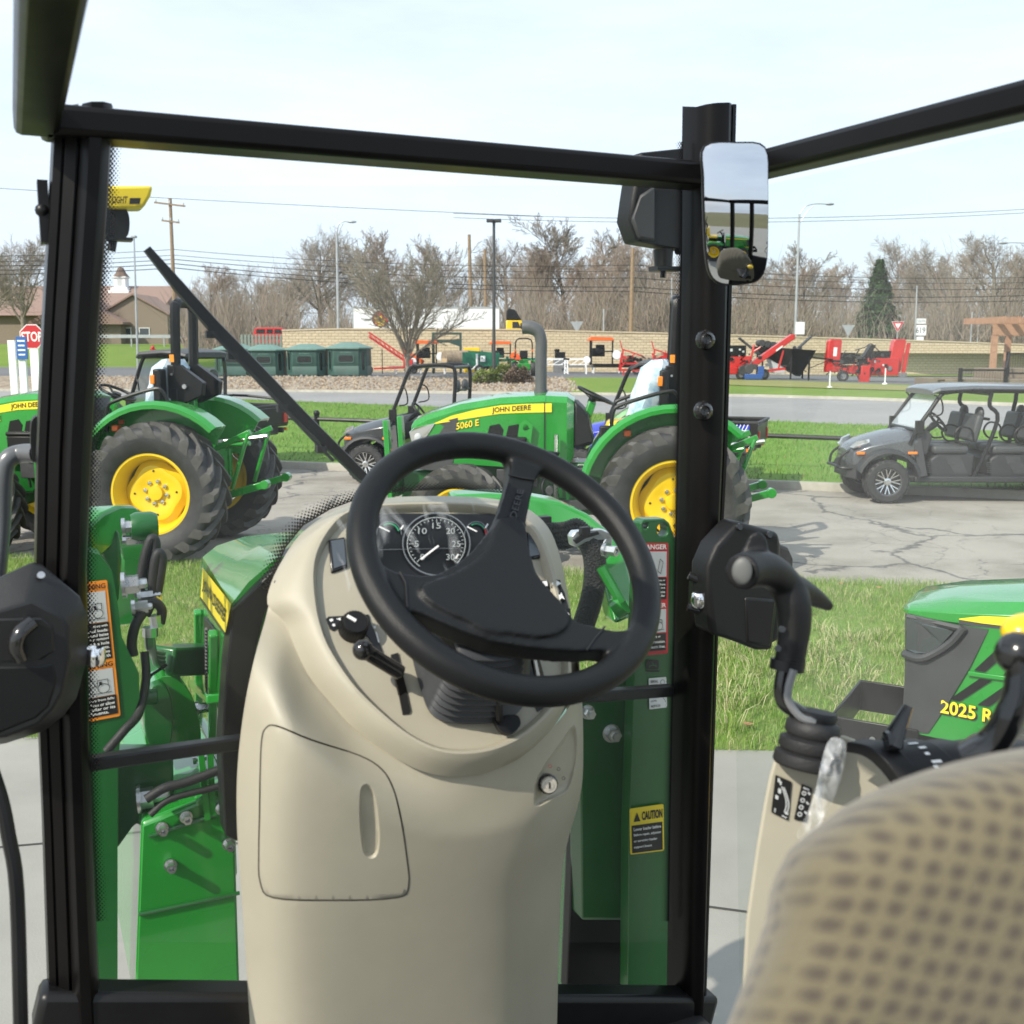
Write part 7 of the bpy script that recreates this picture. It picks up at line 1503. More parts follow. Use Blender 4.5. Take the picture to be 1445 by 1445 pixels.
for k in range(28): a, b = frame_from(NP); an = 2*math.pi*k/28; e = a*math.cos(an) + b*math.sin(an); m.bar(c + e*.0182 + NP*.001, c + e*.0172 + NP*.021, .0016, .0016, e)
m.build('knob_grip', BLK, kn)
m = MB(); p, q2 = c + NP*.0258 + (fpt(481, 880) - c)*.80, c + NP*.0258 + (fpt(495, 888) - c)*.3; m.bar(p, q2, .004, .002, NP); m.build('knob_pointer', WHITE_S, kn)
# hand lever with ball knob in its slot
m = MB(); m.prism(onp([(551, 925), (561, 922), (579, 1004), (577, 1008), (568, 1009)], FP, NP, .0025), -NP*.004); sl = m.build('lever_slot', BLK_S, con)
m = MB(); k0, k1 = fpt(512, 917, .055), fpt(566, 950, .03); m.tube(smooth_path([k0 - (k1-k0)*.09, k0, k0.lerp(k1, .25), k0.lerp(k1, .55), k0.lerp(k1, .8), k1], 3), [.004, .009, .0125, .0135, .0125, .0105, .010, .0098, .0098, .0105, .011, .0105, .010, .008, .006, .0055][:16] if False else .0100, 14); m.ball(k0, .0135, 16, 10); lv = m.build('hand_lever', BLK_G, con, remesh=.0022, smooth_it=4)
m = MB(); m.bar(fpt(560, 946, .026), fpt(570, 985, -.004), .012, .004, NP); m.build('lever_stem', BLK_M, lv)
# wand and slot at right
m = MB(); m.prism(onp([(741, 918), (757, 916), (768, 958), (766, 1000), (758, 1005), (752, 990)], FP, NP, .002), -NP*.004); m.build('wand_slot', BLK_S, con)
m = MB(); m.bar(fpt(752, 916, .05), fpt(764, 975, .012), .012, .006, NP); wn = m.build('range_wand', BLK_G, con, bevel=.002); m = MB(); m.bar(fpt(753.5, 925, .0535), fpt(763, 970, .018), .0045, .002, NP); m.build('wand_stripe', WHITE_S, wn)
# tilt pedal/paddle
m = MB(); m.prism(onp(px_loop([(690, 1021), (704, 1019), (722, 1018), (727, 1030), (720, 1040), (709, 1044), (698, 1038)], 3), FP, NP, .022), -NP*.008); m.bar(fpt(702, 985, .06), fpt(706, 1022, .016), .008, .006, NP); m.build('tilt_paddle', BLK, con, bevel=.003)
# screws in the console rim
for x, y, o in ((541, 1038, .024), (391, 822, .034)): m = MB(); m.lathe([(.0042, -.004), (.0042, .0), (.003, .001), (.001, .001)], hp(x, y, P0 - NP*o, NP) , NP, 12); m.build('trim_screw', BLK_S, con)
# column bellows
m = MB(); base = px_loop([(572, 872), (580, 920), (592, 968), (606, 1005), (628, 1019), (668, 1022), (708, 1018), (732, 1000), (742, 965), (746, 920), (742, 880), (705, 862), (620, 858)], 4)
B3 = resample(onp(base, FP, NP, .0), 72); bc = sum(B3, V())/72; hubp = ht(690, 862, 1.27); rings = []
for k in range(23):
    t = k/22; sc = 1 - .38*t + (.05 if k % 2 else 0); o = (hubp - bc)*t*.96; rings.append([bc + o + (p - bc)*sc + NP*(.004 if k % 2 else 0) for p in B3])
m.loft(rings); m.build('column_bellows', mat('grey_bellows', (.045, .047, .05), .45), con, ang=75)
m = MB(); m.tube([bc + (hubp - bc)*.45, hubp + NP*.01], [.055, .05], 20); m.build('column_shroud', BLK, con)

# ---- console lower body: a smooth skin from the pod seam down to the floor
seam_px = [(384, 833), (408, 858), (421, 891), (443, 936), (478, 979), (508, 1011), (559, 1048), (600, 1069), (640, 1079), (680, 1078), (720, 1067), (760, 1045), (799, 1004), (816, 966), (817, 930)]
def along(pts, n):
    pts = [V((x, y, 0)) for x, y in pts]; L = [0]
    for a, b in zip(pts, pts[1:]): L.append(L[-1] + (b-a).length)
    out = []; j = 0
    for k in range(n):
        d = L[-1]*k/(n-1)
        while j < len(L)-2 and L[j+1] < d: j += 1
        out.append(pts[j].lerp(pts[j+1], (d-L[j])/max(1e-9, L[j+1]-L[j])))
    return out
NS, NT = 60, 40
Ssm = along([(p.x, p.y) for p in smooth_path([(x, y, 0) for x, y in seam_px], 4)], NS)
Lc = along([(p.x, p.y) for p in smooth_path([(384, 833, 0), (375, 872, 0), (360, 925, 0), (347, 985, 0), (338, 1050, 0), (334, 1110, 0), (335, 1180, 0), (342, 1280, 0), (355, 1480, 0)], 4)], NT)
Rc = along([(p.x, p.y) for p in smooth_path([(817, 930, 0), (821, 975, 0), (823, 1040, 0), (822, 1100, 0), (815, 1140, 0), (803, 1180, 0), (792, 1250, 0), (785, 1480, 0)], 4)], NT)
S0, S1, B0, B1 = Ssm[0], Ssm[-1], Lc[-1], Rc[-1]
VB = 1.20
grid = []
for j in range(NT):
    t = j/(NT-1); row = []
    for i in range(NS):
        s = i/(NS-1); b = B0.lerp(B1, s)
        p = Ssm[i]*(1-t) + b*t + (Lc[j] - S0.lerp(B0, t))*(1-s) + (Rc[j] - S1.lerp(B1, t))*s
        vs_ = (hp(Ssm[i].x, Ssm[i].y, P0 - NP*.040, NP)).y
        k = min(1, t/.22); k = k*k*(3-2*k)
        v = vs_*(1-k) + (VB + .10*max(0, t-.25))*k + .085*abs(2*s-1)**5*min(1, t*5)
        row.append(hv(p.x, p.y, v))
    grid.append(row)
gv = [p for r in grid for p in r]; gf = [(j*NS+i, j*NS+i+1, (j+1)*NS+i+1, (j+1)*NS+i) for j in range(NT-1) for i in range(NS-1)]
bvh = BVHTree.FromPolygons([tuple(p) for p in gv], gf)
BM = {}
def proj(px, py, off=0.0):
    if off == 0 and (round(px, 3), round(py, 3)) in BM: return BM[(round(px, 3), round(py, 3))]
    d = lray(px, py); h = bvh.ray_cast(EYE, d)
    if h[0] is None:
        n = bvh.find_nearest(EYE + d*1.45); h = (EYE + d*(n[0] - EYE).dot(d)/d.dot(d),)
    return h[0] - d.normalized()*off
door = px_loop([(365, 1150), (366, 1090), (368, 1045), (374, 1027), (390, 1023), (440, 1043), (508, 1065), (540, 1085), (556, 1112), (566, 1150), (574, 1200), (578, 1250), (560, 1268), (470, 1272), (385, 1268), (366, 1245), (364, 1200)], 4)
def shrink(lp, d):
    n = len(lp); out = []; A = sum(lp[i][0]*lp[(i+1) % n][1] - lp[(i+1) % n][0]*lp[i][1] for i in range(n)); sg = 1 if A > 0 else -1
    for i in range(n):
        a, b = V(lp[i-1]), V(lp[(i+1) % n]); t = (b - a).normalized(); nn = V((-t.y, t.x))*sg; out.append((lp[i][0] + nn.x*d, lp[i][1] + nn.y*d))
    return out
grip = px_loop([(507, 1130), (509, 1112), (516, 1106), (524, 1110), (530, 1125), (534, 1150), (536, 1180), (533, 1205), (523, 1212), (513, 1204), (509, 1180), (507, 1155)], 3)
pocket = px_loop([(772, 1073), (792, 1046), (810, 1022), (815, 1050), (811, 1085), (801, 1115), (780, 1128), (757, 1139), (753, 1126), (757, 1100)], 3)
for i in range(NS): BM[(round(Ssm[i].x, 3), round(Ssm[i].y, 3))] = grid[0][i]
for j in range(NT): BM[(round(Lc[j].x, 3), round(Lc[j].y, 3))] = grid[j][0]; BM[(round(Rc[j].x, 3), round(Rc[j].y, 3))] = grid[j][-1]
bo = [(p.x, p.y) for p in Ssm] + [(p.x, p.y) for p in Rc[1:]] + [(p.x, p.y) for p in [B1.lerp(B0, k/30) for k in range(1, 30)]] + [(p.x, p.y) for p in Lc[::-1][:-1]]
m = MB(); patch_px(m, bo, lambda x, y: proj(x, y), 8, [door, pocket])
for cv in (Lc, Rc):      # returns to the back
    a = [proj(p.x, p.y) for p in cv]; sx = 1 if cv is Lc else -1; b = [p + (p - EYE).normalized()*.05 + V((sx*.006, 0, 0)) for p in a]; c = [p + (p - EYE).normalized()*.24 + V((sx*.03, 0, 0)) for p in a]; n = len(a)
    m.loft([a, b, c], closed=False)
body = m.build('console_lower_cover', BEIGE, CT, ang=50)
for lp, dz in ((door, .012), (pocket, None)):
    if dz: 
        m = MB(); n = len(lp); a = [proj(x, y) for x, y in lp]; b = [p + (p - EYE).normalized()*dz for p in a]; m.loft([a, b]); m.build('cover_gap', mat('gap_shadow_brown', (.10, .09, .07), .8), body) 
dp_ = shrink(door, 2.4)
m = MB(); patch_px(m, dp_, lambda x, y: proj(x, y, .0015), 8, [grip], wall=.012); dr = m.build('access_door', BEIGE, CT, ang=50)
def bowl(name, lp, parent, depth, base_off, fl=.80, mats=BEIGE):
    cx = sum(x for x, y in lp)/len(lp); cy = sum(y for x, y in lp)/len(lp); rings = []
    for f, d in ((1.0, 0.0), (.97, .15), (.93, .45), (.88, .8), (fl, 1.0)): rings.append([proj(cx + (x-cx)*f, cy + (y-cy)*f, base_off - depth*d) for x, y in lp])
    m = MB(); m.loft(rings, cap0=False, cap1=False); m.poly(rings[-1]); return m.build(name, mats, parent, ang=60)
bowl('finger_recess', grip, dr, .0095, .0015, .6)
kp = bowl('key_pocket', pocket, body, .012, 0.0, .84)
kd = (EYE - proj(772, 1105)).normalized(); kc = proj(772, 1105, -.011); kn_ = V((-.25, -.9, .2)).normalized()
m = MB(); m.lathe([(.0135, 0), (.0135, .008), (.012, .010), (.001, .010)], kc, kn_, 24); ks = m.build('key_switch', BLK_G, body); m = MB(); m.lathe([(.0105, .008), (.0112, .013), (.0100, .016), (.0062, .016), (.0058, .0175), (.001, .0175)], kc, kn_, 24); m.build('lock_barrel', mat('satin_lock', (.62, .58, .50), .42, metal=.6), ks); m = MB(); a, b = frame_from(kn_); m.bar(kc + kn_*.018 - b*.004, kc + kn_*.018 + b*.004, .0022, .001, kn_); m.build('key_slot', BLK_S, ks)
m = MB()
for x, y, k in ((776, 1081, 0), (788, 1085, 1), (795, 1098, 1)):
    c = proj(x, y, -.0085); a, b = frame_from(kn_)
    for j in range(8): e0, e1 = 2*math.pi*j/8, 2*math.pi*(j+1)/8; p0, p1 = c + (a*math.cos(e0) + b*math.sin(e0))*.0022, c + (a*math.cos(e1) + b*math.sin(e1))*.0022; m.bar(p0 + kn_*.001, p1 + kn_*.001, .0006, .0004, kn_, k)
m.build('key_position_print', [RED_S, BLK_S], body)
# clear protective film left on the instruments
R = random.Random(9)
def film(name, px, off, amp, seed):
    m = MB(); patch_px(m, px, lambda x, y: hp(x, y, FP, NP) + NP*(off + amp*mnoise.noise(V((x*.05, y*.03, seed))) + amp*.6*mnoise.noise(V((x*.14 + y*.1, y*.05, seed + 4)))), 4); return m.build(name, FILM, con, ang=80)
film('protective_film', px_loop([(470, 725), (560, 716), (660, 716), (735, 726), (742, 780), (735, 822), (620, 828), (520, 812), (480, 850), (470, 800)], 3), .012, .004, 1.0)

# ---- steering wheel
WC = ht(719, 788, 1.315); nW = (R_TRI.to_3x3() @ V((.351, -.597, .721))).normalized(); RW = .1875; aW, bW = frame_from(nW)
m = MB(); n = 96; rings = []
for k in range(n):
    th = 2*math.pi*k/n; e = aW*math.cos(th) + bW*math.sin(th); rings.append([WC + e*(RW + .0185*math.cos(2*math.pi*j/16)) + nW*(.0185*math.sin(2*math.pi*j/16)) for j in range(16)])
m.loft(rings + [rings[0]], cap0=False, cap1=False)
hub = [(716, 634), (719, 655), (716, 680), (704, 720), (692, 746), (668, 777), (645, 797), (616, 813), (590, 815), (560, 811), (536, 800), (522, 800), (530, 845), (546, 846), (572, 862), (600, 872), (640, 890), (690, 908), (740, 916), (780, 920), (822, 922), (845, 920), (890, 930), (904, 893), (868, 892), (850, 890), (812, 880), (790, 860), (760, 822), (745, 792), (740, 765), (742, 735), (748, 705), (754, 680), (770, 655), (792, 640)]
hub3 = onp([(x, y) for x, y in hub], WC, nW)
m.prism([p + nW*.006 for p in hub3], -nW*.030)
m.tube([WC + (hp(690, 850, WC, nW) - WC) - nW*.05, WC + (hp(690, 850, WC, nW) - WC) + nW*.012], [.055, .050], 24)
inn = px_loop([(700, 740), (735, 745), (752, 815), (800, 875), (770, 905), (690, 895), (610, 862), (590, 835), (640, 815), (680, 785)], 3)
m.prism([p + nW*.013 for p in onp(inn, WC, nW)], -nW*.02)
swl = m.build('steering_wheel', WHEELBLK, CT, remesh=.0026, smooth_it=18)
m = MB(); q = Quad(*[hp(x, y, WC, nW) + nW*.009 for x, y in ((700, 778), (725, 697), (741, 699), (716, 790))])
q.text(m, 'JOHN DEERE', 0, .12, 1, .85, .0003, bold=.01, ext=.0006); m.build('embossed_lettering', mat('embossed_black', (.030, .031, .033), .35), swl)
m = MB()
for l_ in ([(714, 675), (735, 680), (752, 682)], [(562, 812), (570, 828), (571, 850), (572, 862)], [(850, 889), (836, 905), (824, 922)]):
    m.tube([hp(x, y, WC, nW) + nW*.0075 for x, y in l_], .0012, 6)
m.build('spoke_seam', BLK_S, swl)

# ---- door latch housings, strikers
def housing(px, v, ext, parent=CT, name='latch_housing', bev=.012):
    m = MB(); m.prism([hv(x, y, v) for x, y in px], (0, ext, 0)); return m.build(name, BLK, parent, bevel=bev, seg=4)
LB = [(-70, 838), (0, 814), (46, 793), (60, 797), (112, 841), (123, 866), (123, 930), (108, 985), (90, 1010), (64, 1031), (8, 1049), (-70, 1060)]
LF = [(-70, 872), (-2, 862), (30, 852), (52, 851), (84, 868), (96, 884), (98, 930), (88, 978), (74, 1002), (54, 1022), (8, 1040), (-70, 1048)]
m = MB(); m.loft([[hv(x, y, 1.43) for x, y in LB], [hv(x, y, 1.395) for x, y in LB], [hv(x, y, 1.36) for x, y in LF]]); lh = m.build('latch_housing', mat('latch_plastic', (.013, .0135, .014), .42, spec=.45, bump=.12, bscale=700), CT, bevel=.006, seg=3)
m = MB(); m.prism([hv(x, y, 1.3585) for x, y in ((-30, 873), (58, 871), (76, 885), (78, 920), (60, 931), (-30, 934))], (0, .03, 0)); m.build('recess_shade_panel', BLK_S, lh, bevel=.003)  # flat proud panel whose black stands for the shade in the recess
m = MB(); m.tube(smooth_path([hv(45, 878, 1.352), hv(28, 893, 1.345), (hv(22, 912, 1.345)), hv(28, 928, 1.352)], 5), .011, 12, flat=.8); m.build('door_handle', BLK_G, lh)
m = MB(); m.prism([hv(x, y, 1.359) for x, y in ((-60, 940), (50, 938), (78, 932), (84, 960), (72, 998), (52, 1016), (8, 1034), (-60, 1042))], (0, .01, 0)); m.build('lower_cover', BLK, lh, bevel=.006)
m = MB()
for x, y in ((58, 812), (28, 833)): m.lathe([(.005, 0), (.0045, .002), (.001, .002)], hv(x, y, 1.38), V((0, -1, .6)), 12)
m.build('cover_screw', STEEL, lh)
def striker(px, py, parent):
    m = MB(); c = hv(px, py, VW - .045); m.tube([c + V((.010*math.cos(a), .010*math.sin(a), 0)) for a in [math.pi*k/8 for k in range(17)]], .0035, 8, flat=3.2); o = m.build('striker', CHROME, parent)
    return o
striker(134, 926, pil)
rh = housing([(999, 800), (1012, 770), (1028, 752), (1044, 736), (1100, 752), (1104, 770), (1102, 800), (1098, 860), (1091, 918), (1068, 918), (1038, 906), (1004, 895), (999, 850)], 1.36, .05, bev=.008)
m = MB(); m.prism([hv(x, y, 1.425) for x, y in ((1093, 765), (1112, 772), (1120, 790), (1118, 850), (1098, 905), (1078, 915))], (0, .03, 0)); m.build('housing_back', BLK, rh, bevel=.006)
m = MB(); m.prism([hv(x, y, 1.357) for x, y in ((1052, 842), (1096, 845), (1088, 914), (1054, 908))], (0, .01, 0)); m.build('lower_cover', BLK_M, rh, bevel=.005)
m = MB()
for x, y in ((1043, 744), (1085, 755)): m.lathe([(.006, 0), (.005, .003), (.001, .003)], hv(x, y, 1.359), V((0, -1, .3)), 12)
m.build('cover_screw', BLK_G, rh)
m = MB(); c = hv(989, 846, 1.385)
m.tube([c + V((.013*math.cos(a), .011*math.sin(a), 0)) for a in [math.pi*k/8 for k in range(17)]], .004, 8, flat=3.0); m.build('striker', CHROME, rh)
m = MB(); m.tube([hv(972, 812, 1.40), hv(990, 820, 1.39)], .007, 10); m.tube([hv(970, 857, 1.40), hv(990, 862, 1.39)], .007, 10); m.box(hv(984, 836, 1.41), (.02, .02, .06)); m.build('striker_bolt', BLK_G, rh)

# ---- joystick on the right console
TJ = 1.13
def J(x, y, t=TJ): return ht(x, y, t)
m = MB(); g = smooth_path([J(1046, 808, 1.07), J(1062, 803, 1.09), J(1085, 805, 1.11), J(1106, 822), J(1119, 850), J(1121, 885), J(1117, 915), J(1113, 942)], 4)
k_ = len(g); m.tube(g, [plin([(0, .0185), (.15, .0195), (.4, .0180), (.6, .0188), (.8, .0165), (1, .0155)], i/(k_-1)) for i in range(k_)], 18)
m.tube(smooth_path([J(1112, 830), J(1135, 836, 1.15), J(1158, 848, 1.17), J(1172, 857, 1.18)], 3), [.018, .017, .0155, .0135, .012, .0105, .009, .0075, .0065, .005], 14)
m.prism([J(x, y, 1.105) for x, y in px_loop([(1038, 800), (1050, 772), (1060, 754), (1072, 751), (1082, 762), (1084, 785), (1082, 808), (1066, 818)], 3)], lray(1060, 790).normalized()*.022)
gr_ = m.build('joystick_grip', BLK, CT, remesh=.0022, smooth_it=6)
m = MB(); bd_ = (EYE - J(1046, 806)).normalized(); bd_ = (bd_ + V((-.15, 0, 0))).normalized(); m.ball(J(1047, 806, 1.058), .0125, 20, 10, rot=bd_.to_track_quat('Z', 'Y').to_matrix(), sc=(.8, 1.1, .20)); m.build('thumb_button', mat('button_grey', (.085, .088, .085), .5), gr_)
m = MB(); m.tube([J(1115, 928), J(1113, 945)], .0165, 18); m.tube([J(1112, 932), J(1110, 946)], .0185, 18); m.build('grip_collar', BLK_M, gr_)
m = MB()
for x, y in ((1104, 888), (1098, 915)): m.lathe([(.004, 0), (.0035, .002), (.001, .002)], J(x, y, 1.112), (EYE - J(x, y)).normalized(), 10)
m.build('grip_screw', BLK_G, gr_)
m = MB(); m.tube(smooth_path([J(1108, 940), J(1103, 972), J(1108, 992), J(1128, 1006), J(1152, 1022)], 5), .0085, 12); m.build('joystick_rod', BLK_G, gr_)
m = MB(); m.tube(smooth_path([J(1120, 945, 1.11), J(1113, 970, 1.11), J(1113, 990, 1.11), J(1130, 1012, 1.11), J(1150, 1018, 1.11)], 5), .0042, 8); m.build('joystick_cable', GREY, gr_)
ax0, ax1 = J(1138, 1082, 1.13), J(1151, 1003, 1.13); d_ = (ax1 - ax0); L_ = d_.length
m = MB(); m.lathe([(.034, 0), (.036, .05*L_), (.035, .22*L_), (.029, .26*L_), (.033, .32*L_), (.032, .48*L_), (.025, .53*L_), (.029, .60*L_), (.028, .78*L_), (.022, .84*L_), (.024, .92*L_), (.022, 1.0*L_), (.008, 1.02*L_)], ax0, d_, 28); m.build('joystick_boot', RUBBER, CT, ang=60)
# right console, plates and stickers
m = MB(); rc = [(1093, 1067), (1104, 1061), (1150, 1064), (1172, 1052), (1186, 1036), (1204, 1042), (1236, 1062), (1300, 1100), (1380, 1120), (1500, 1130), (1560, 1200), (1560, 1520), (1040, 1520), (1052, 1300), (1066, 1200), (1078, 1130), (1085, 1095)]
m.prism([ht(x, y, 1.15) for x, y in rc], lray(1200, 1150).normalized()*.22); rcn = m.build('side_console', BEIGE, CT, bevel=.008, seg=3)
T2 = 1.148
def sticker(px, parent, mats, fn, name='control_sticker'):
    q = Quad(*[ht(x, y, T2) for x, y in px]); 
    if q.n.dot(EYE - q.c[0]) < 0: q.n = -q.n
    m = MB(); q.rect(m, 0, 0, 1, 1, .0006, 0, .06); o = m.build(name, mats[0], parent); m = MB(); fn(q, m); m.build('sticker_print', mats[1], o)
def pr1(q, m):
    for (a, b, c, d) in ((.15, .05, .3, .15), (.3, .1, .4, .2), (.12, .5, .3, .6), (.15, .85, .22, .95), (.6, .93, .9, .96)): q.rect(m, a, b, c, d, .0015)
    for i in range(8):
        t0, t1 = i/8, (i+1)/8; f = lambda t: (.42 + .38*math.sin(t*2.2), .22 + .6*t); q.line(m, f(t0), f(t1), .0012, .0015); q.line(m, (f(t0)[0] + .14, f(t0)[1]), (f(t1)[0] + .14, f(t1)[1]), .0012, .0015)
    q.rect(m, .25, .3, .42, .42, .0015); q.rect(m, .74, .8, .95, .86, .0015)
def pr2(q, m):
    for k in range(4): q.circ(m, (.35, .22 + k*.2), .16, .0012, .0015, 0, 10)
    for k in range(3): q.line(m, (.68, .15 + k*.28), (.9, .2 + k*.28), .0018, .0015)
    q.rect(m, .2, .05, .75, .1, .0015)
sticker([(1094, 1093), (1117, 1103), (1112, 1158), (1088, 1146)], rcn, (BLK_S, GREY_S), pr1); sticker([(1131, 1106), (1146, 1112), (1138, 1160), (1120, 1156)], rcn, (BLK_S, GREY_S), pr2)
# lever gate: arched black plates with slots
arc = lambda x0, w, t: smooth_path([ht(x0, 1047, t + .05), ht(x0 + 28, 1053, t + .02), ht(x0 + 52, 1072, t), ht(x0 + 78, 1106, t - .01)], 5)
gp = None
for k, x0 in enumerate((1196, 1228, 1290, 1330, 1370)):
    w = (30, 60, 38, 40, 60)[k]; a = arc(x0, 0, 1.045); b = [p + (ht(x0 + w, 1047, 1.045) - ht(x0, 1047, 1.045)) + V((0, .0, .004)) for p in a]; m = MB(); n = len(a); dn = V((0, .005, -.012))
    m.add(a + b + [p + dn for p in a] + [p + dn for p in b], [(i, i+1, n+i+1, n+i) for i in range(n-1)] + [(i, i+1, 2*n+i+1, 2*n+i) for i in range(n-1)] + [(n+i, n+i+1, 3*n+i+1, 3*n+i) for i in range(n-1)]); o = m.build('lever_gate', BLK, rcn, bevel=.001)
    if k == 1: gp = (o, a, b)
m = MB()
for i, t in ((3, .5), (5, .55), (7, .6), (9, .55), (11, .6), (12, .5)):
    p = gp[1][i].lerp(gp[2][i], t); u_ = (gp[2][i] - gp[1][i]).normalized()*(.0022 + .0025*(i % 3)/2); w_ = (gp[1][i+1] - gp[1][i]).normalized()*.0016; nn = u_.cross(w_).normalized(); nn = nn if nn.dot(EYE - p) > 0 else -nn
    m.add([p - u_ - w_ + nn*.001, p + u_ - w_ + nn*.001, p + u_ + w_ + nn*.001, p - u_ + w_ + nn*.001], [(0, 1, 2, 3)])
m.build('gate_marking', WHITE_S, gp[0])
m = MB(); m.tube([ht(1258, 1050, 1.05), ht(1266, 1030, 1.05), ht(1282, 996, 1.05)], [.014, .011, .006], 10, flat=.55); m.tube([ht(1250, 1046, 1.05), ht(1270, 1044, 1.05)], .010, 10); m.build('short_lever', BLK_G, rcn)
m = MB(); m.tube(smooth_path([ht(1366, 1068, .80), ht(1404, 1044, .79), ht(1430, 1000, .78), ht(1438, 960, .78), ht(1437, 925, .78)], 4), [.019]*9 + [.017]*4 + [.016]*4, 14, flat=.6); m.ball(ht(1437, 922, .78), .0165, 16, 10); m.build('tall_lever', BLK_G, rcn)
m = MB(); m.ball(ht(1450, 890, .80), .0165, 18, 12, sc=(1.3, 1, .8)); m.build('yellow_knob', YELLOW, rcn)
m = MB(); m.prism([ht(x, y, .72) for x, y in px_loop([(1326, 1100), (1345, 1074), (1385, 1064), (1440, 1062), (1500, 1070), (1500, 1120), (1400, 1120)], 3)], lray(1400, 1080).normalized()*.07); m.build('armrest', BLK, rcn, bevel=.006)
# torn clear wrap around the console corner
m = MB(); wr = px_loop([(1172, 1042), (1190, 1044), (1194, 1065), (1180, 1120), (1160, 1160), (1140, 1190), (1124, 1178), (1138, 1150), (1152, 1110), (1160, 1070)], 3); patch_px(m, wr, lambda x, y: ht(x, y, 1.052 + .008*mnoise.noise(V((x*.12, y*.05, 2))) + .004*mnoise.noise(V((x*.3, y*.1, 5)))), 4); m.build('clear_wrap', WRAP, rcn, ang=80)
# seat back, close to the lens
def seat_mat():
    m = bpy.data.materials.new('dotted_beige_fabric'); m.use_nodes = True; n = m.node_tree.nodes; l = m.node_tree.links; b = n["Principled BSDF"]; b.inputs['Roughness'].default_value = .95; b.inputs['Sheen Weight'].default_value = .2
    tc = n.new("ShaderNodeTexCoord"); v = n.new("ShaderNodeTexVoronoi"); v.voronoi_dimensions = '2D'; v.inputs['Scale'].default_value = 105; v.inputs['Randomness'].default_value = .16; mp = n.new('ShaderNodeMapping'); mp.inputs['Rotation'].default_value = (math.radians(-62), 0, math.radians(22)); l.new(tc.outputs['Object'], mp.inputs['Vector']); l.new(mp.outputs['Vector'], v.inputs['Vector'])
    r = n.new("ShaderNodeValToRGB"); r.color_ramp.elements[0].position = .12; r.color_ramp.elements[1].position = .50; r.color_ramp.elements[0].color = (.070, .057, .043, 1); r.color_ramp.elements[1].color = (.140, .120, .074, 1); l.new(v.outputs['Distance'], r.inputs['Fac']); l.new(r.outputs['Color'], b.inputs['Base Color'])
    t = n.new("ShaderNodeTexNoise"); t.inputs['Scale'].default_value = 500; l.new(tc.outputs['Object'], t.inputs['Vector']); bp = n.new("ShaderNodeBump"); bp.inputs['Strength'].default_value = .4; bp.inputs['Distance'].default_value = .003; l.new(t.outputs['Fac'], bp.inputs['Height']); l.new(bp.outputs['Normal'], b.inputs['Normal']); return m
m = MB(); sl_ = [(1130, 1185), (1165, 1158), (1205, 1130), (1280, 1096), (1360, 1072), (1445, 1055), (1540, 1045), (1700, 1060), (1800, 1200), (1800, 1600), (1060, 1600), (1080, 1300), (1105, 1215)]
ct_ = (1450, 1300); rings = []
lp = px_loop(sl_, 4)
for f, t in ((.90, .62), (.97, .58), (1.0, .545), (.985, .515), (.94, .49), (.85, .472), (.70, .46), (.4, .455)): rings.append([ht(ct_[0] + (x-ct_[0])*f, ct_[1] + (y-ct_[1])*f, t) for x, y in lp])
m.loft(rings); m.build('seat_back', seat_mat(), CT, ang=80)

# ---- mirror inside the right pillar
rd = lray(1038, 340).normalized(); want = (R_TRI.to_3x3() @ V((-.02, -1.0, -.06))).normalized(); nM = (want - rd).normalized(); MC = ht(1038, 340, 1.42)
ml = px_loop([(993, 205), (1040, 200), (1080, 207), (1084, 260), (1084, 320), (1082, 372), (1070, 396), (1045, 402), (1018, 402), (1002, 390), (995, 360), (992, 300), (991, 250)], 4)
m = MB(); m.prism(onp(ml, MC, nM), -nM*.022); mi_ = m.build('rear_view_mirror', BLK, CT, bevel=.006, seg=3)
cm = (1038, 300); m = MB()
patch_px(m, [(cm[0] + (x-cm[0])*.955, cm[1] + (y-cm[1])*.972) for x, y in ml], lambda x, y: hp(x, y, MC, nM) + nM*(.0155 - ((x-cm[0])**2 + (y-cm[1])**2)*.00095**2/(2*.40)), 6); m.build('mirror_glass', MIRR, mi_, ang=80)
m = MB(); m.tube(smooth_path([hp(1030, 230, MC, nM) - nM*.02, hv(1015, 215, VW - .05), hv(1000, 225, VW - .02)], 4), .009, 10); m.build('mirror_arm', BLK_M, mi_)
# ---- outside work lamps
m = MB(); hexa = [(903, 215), (1000, 205), (1010, 260), (985, 340), (966, 352), (900, 341), (889, 310), (893, 280)]
m.prism([hv(x, y, 1.62) for x, y in hexa], (.0, .05, 0)); wl_ = m.build('work_lamp', BLK, CT, bevel=.006)
m = MB(); m.prism([hv(x, y, 1.615) for x, y in ((905, 275), (925, 262), (925, 340), (903, 337), (893, 310))], (0, .01, 0)); m.build('lamp_fin', DKGREY, wl_, bevel=.004)
m = MB(); m.cyl(hv(936, 352, 1.64), hv(936, 378, 1.64), .018, .016, 16); m.box(hv(938, 380, 1.64), (.048, .03, .008)); m.cyl(hv(955, 353, 1.63), hv(966, 353, 1.63), .008); m.box(hv(946, 378, 1.64), (.07, .035, .003)); m.cyl(hv(936, 378, 1.64), hv(935, 392, 1.64), .005, n=8); m.build('lamp_bracket', BLK_M, wl_)
m = MB(); m.prism([hv(x, y, 1.60) for x, y in ((150, 262), (216, 262), (213, 276), (203, 293), (150, 293))], (0, .05, 0)); rc_ = m.build('roof_corner', YEL_S, CT, bevel=.004)
m = MB(); q = Quad(*[hv(x, y, 1.599) for x, y in ((156, 276), (200, 276), (198, 288), (156, 289))]); q.text(m, 'LIGHT', .05, .1, .55, .9, .002, bold=.03); q.rect(m, .62, .3, .98, 1.0, .002); m.build('decal_print', BLK_S, rc_)
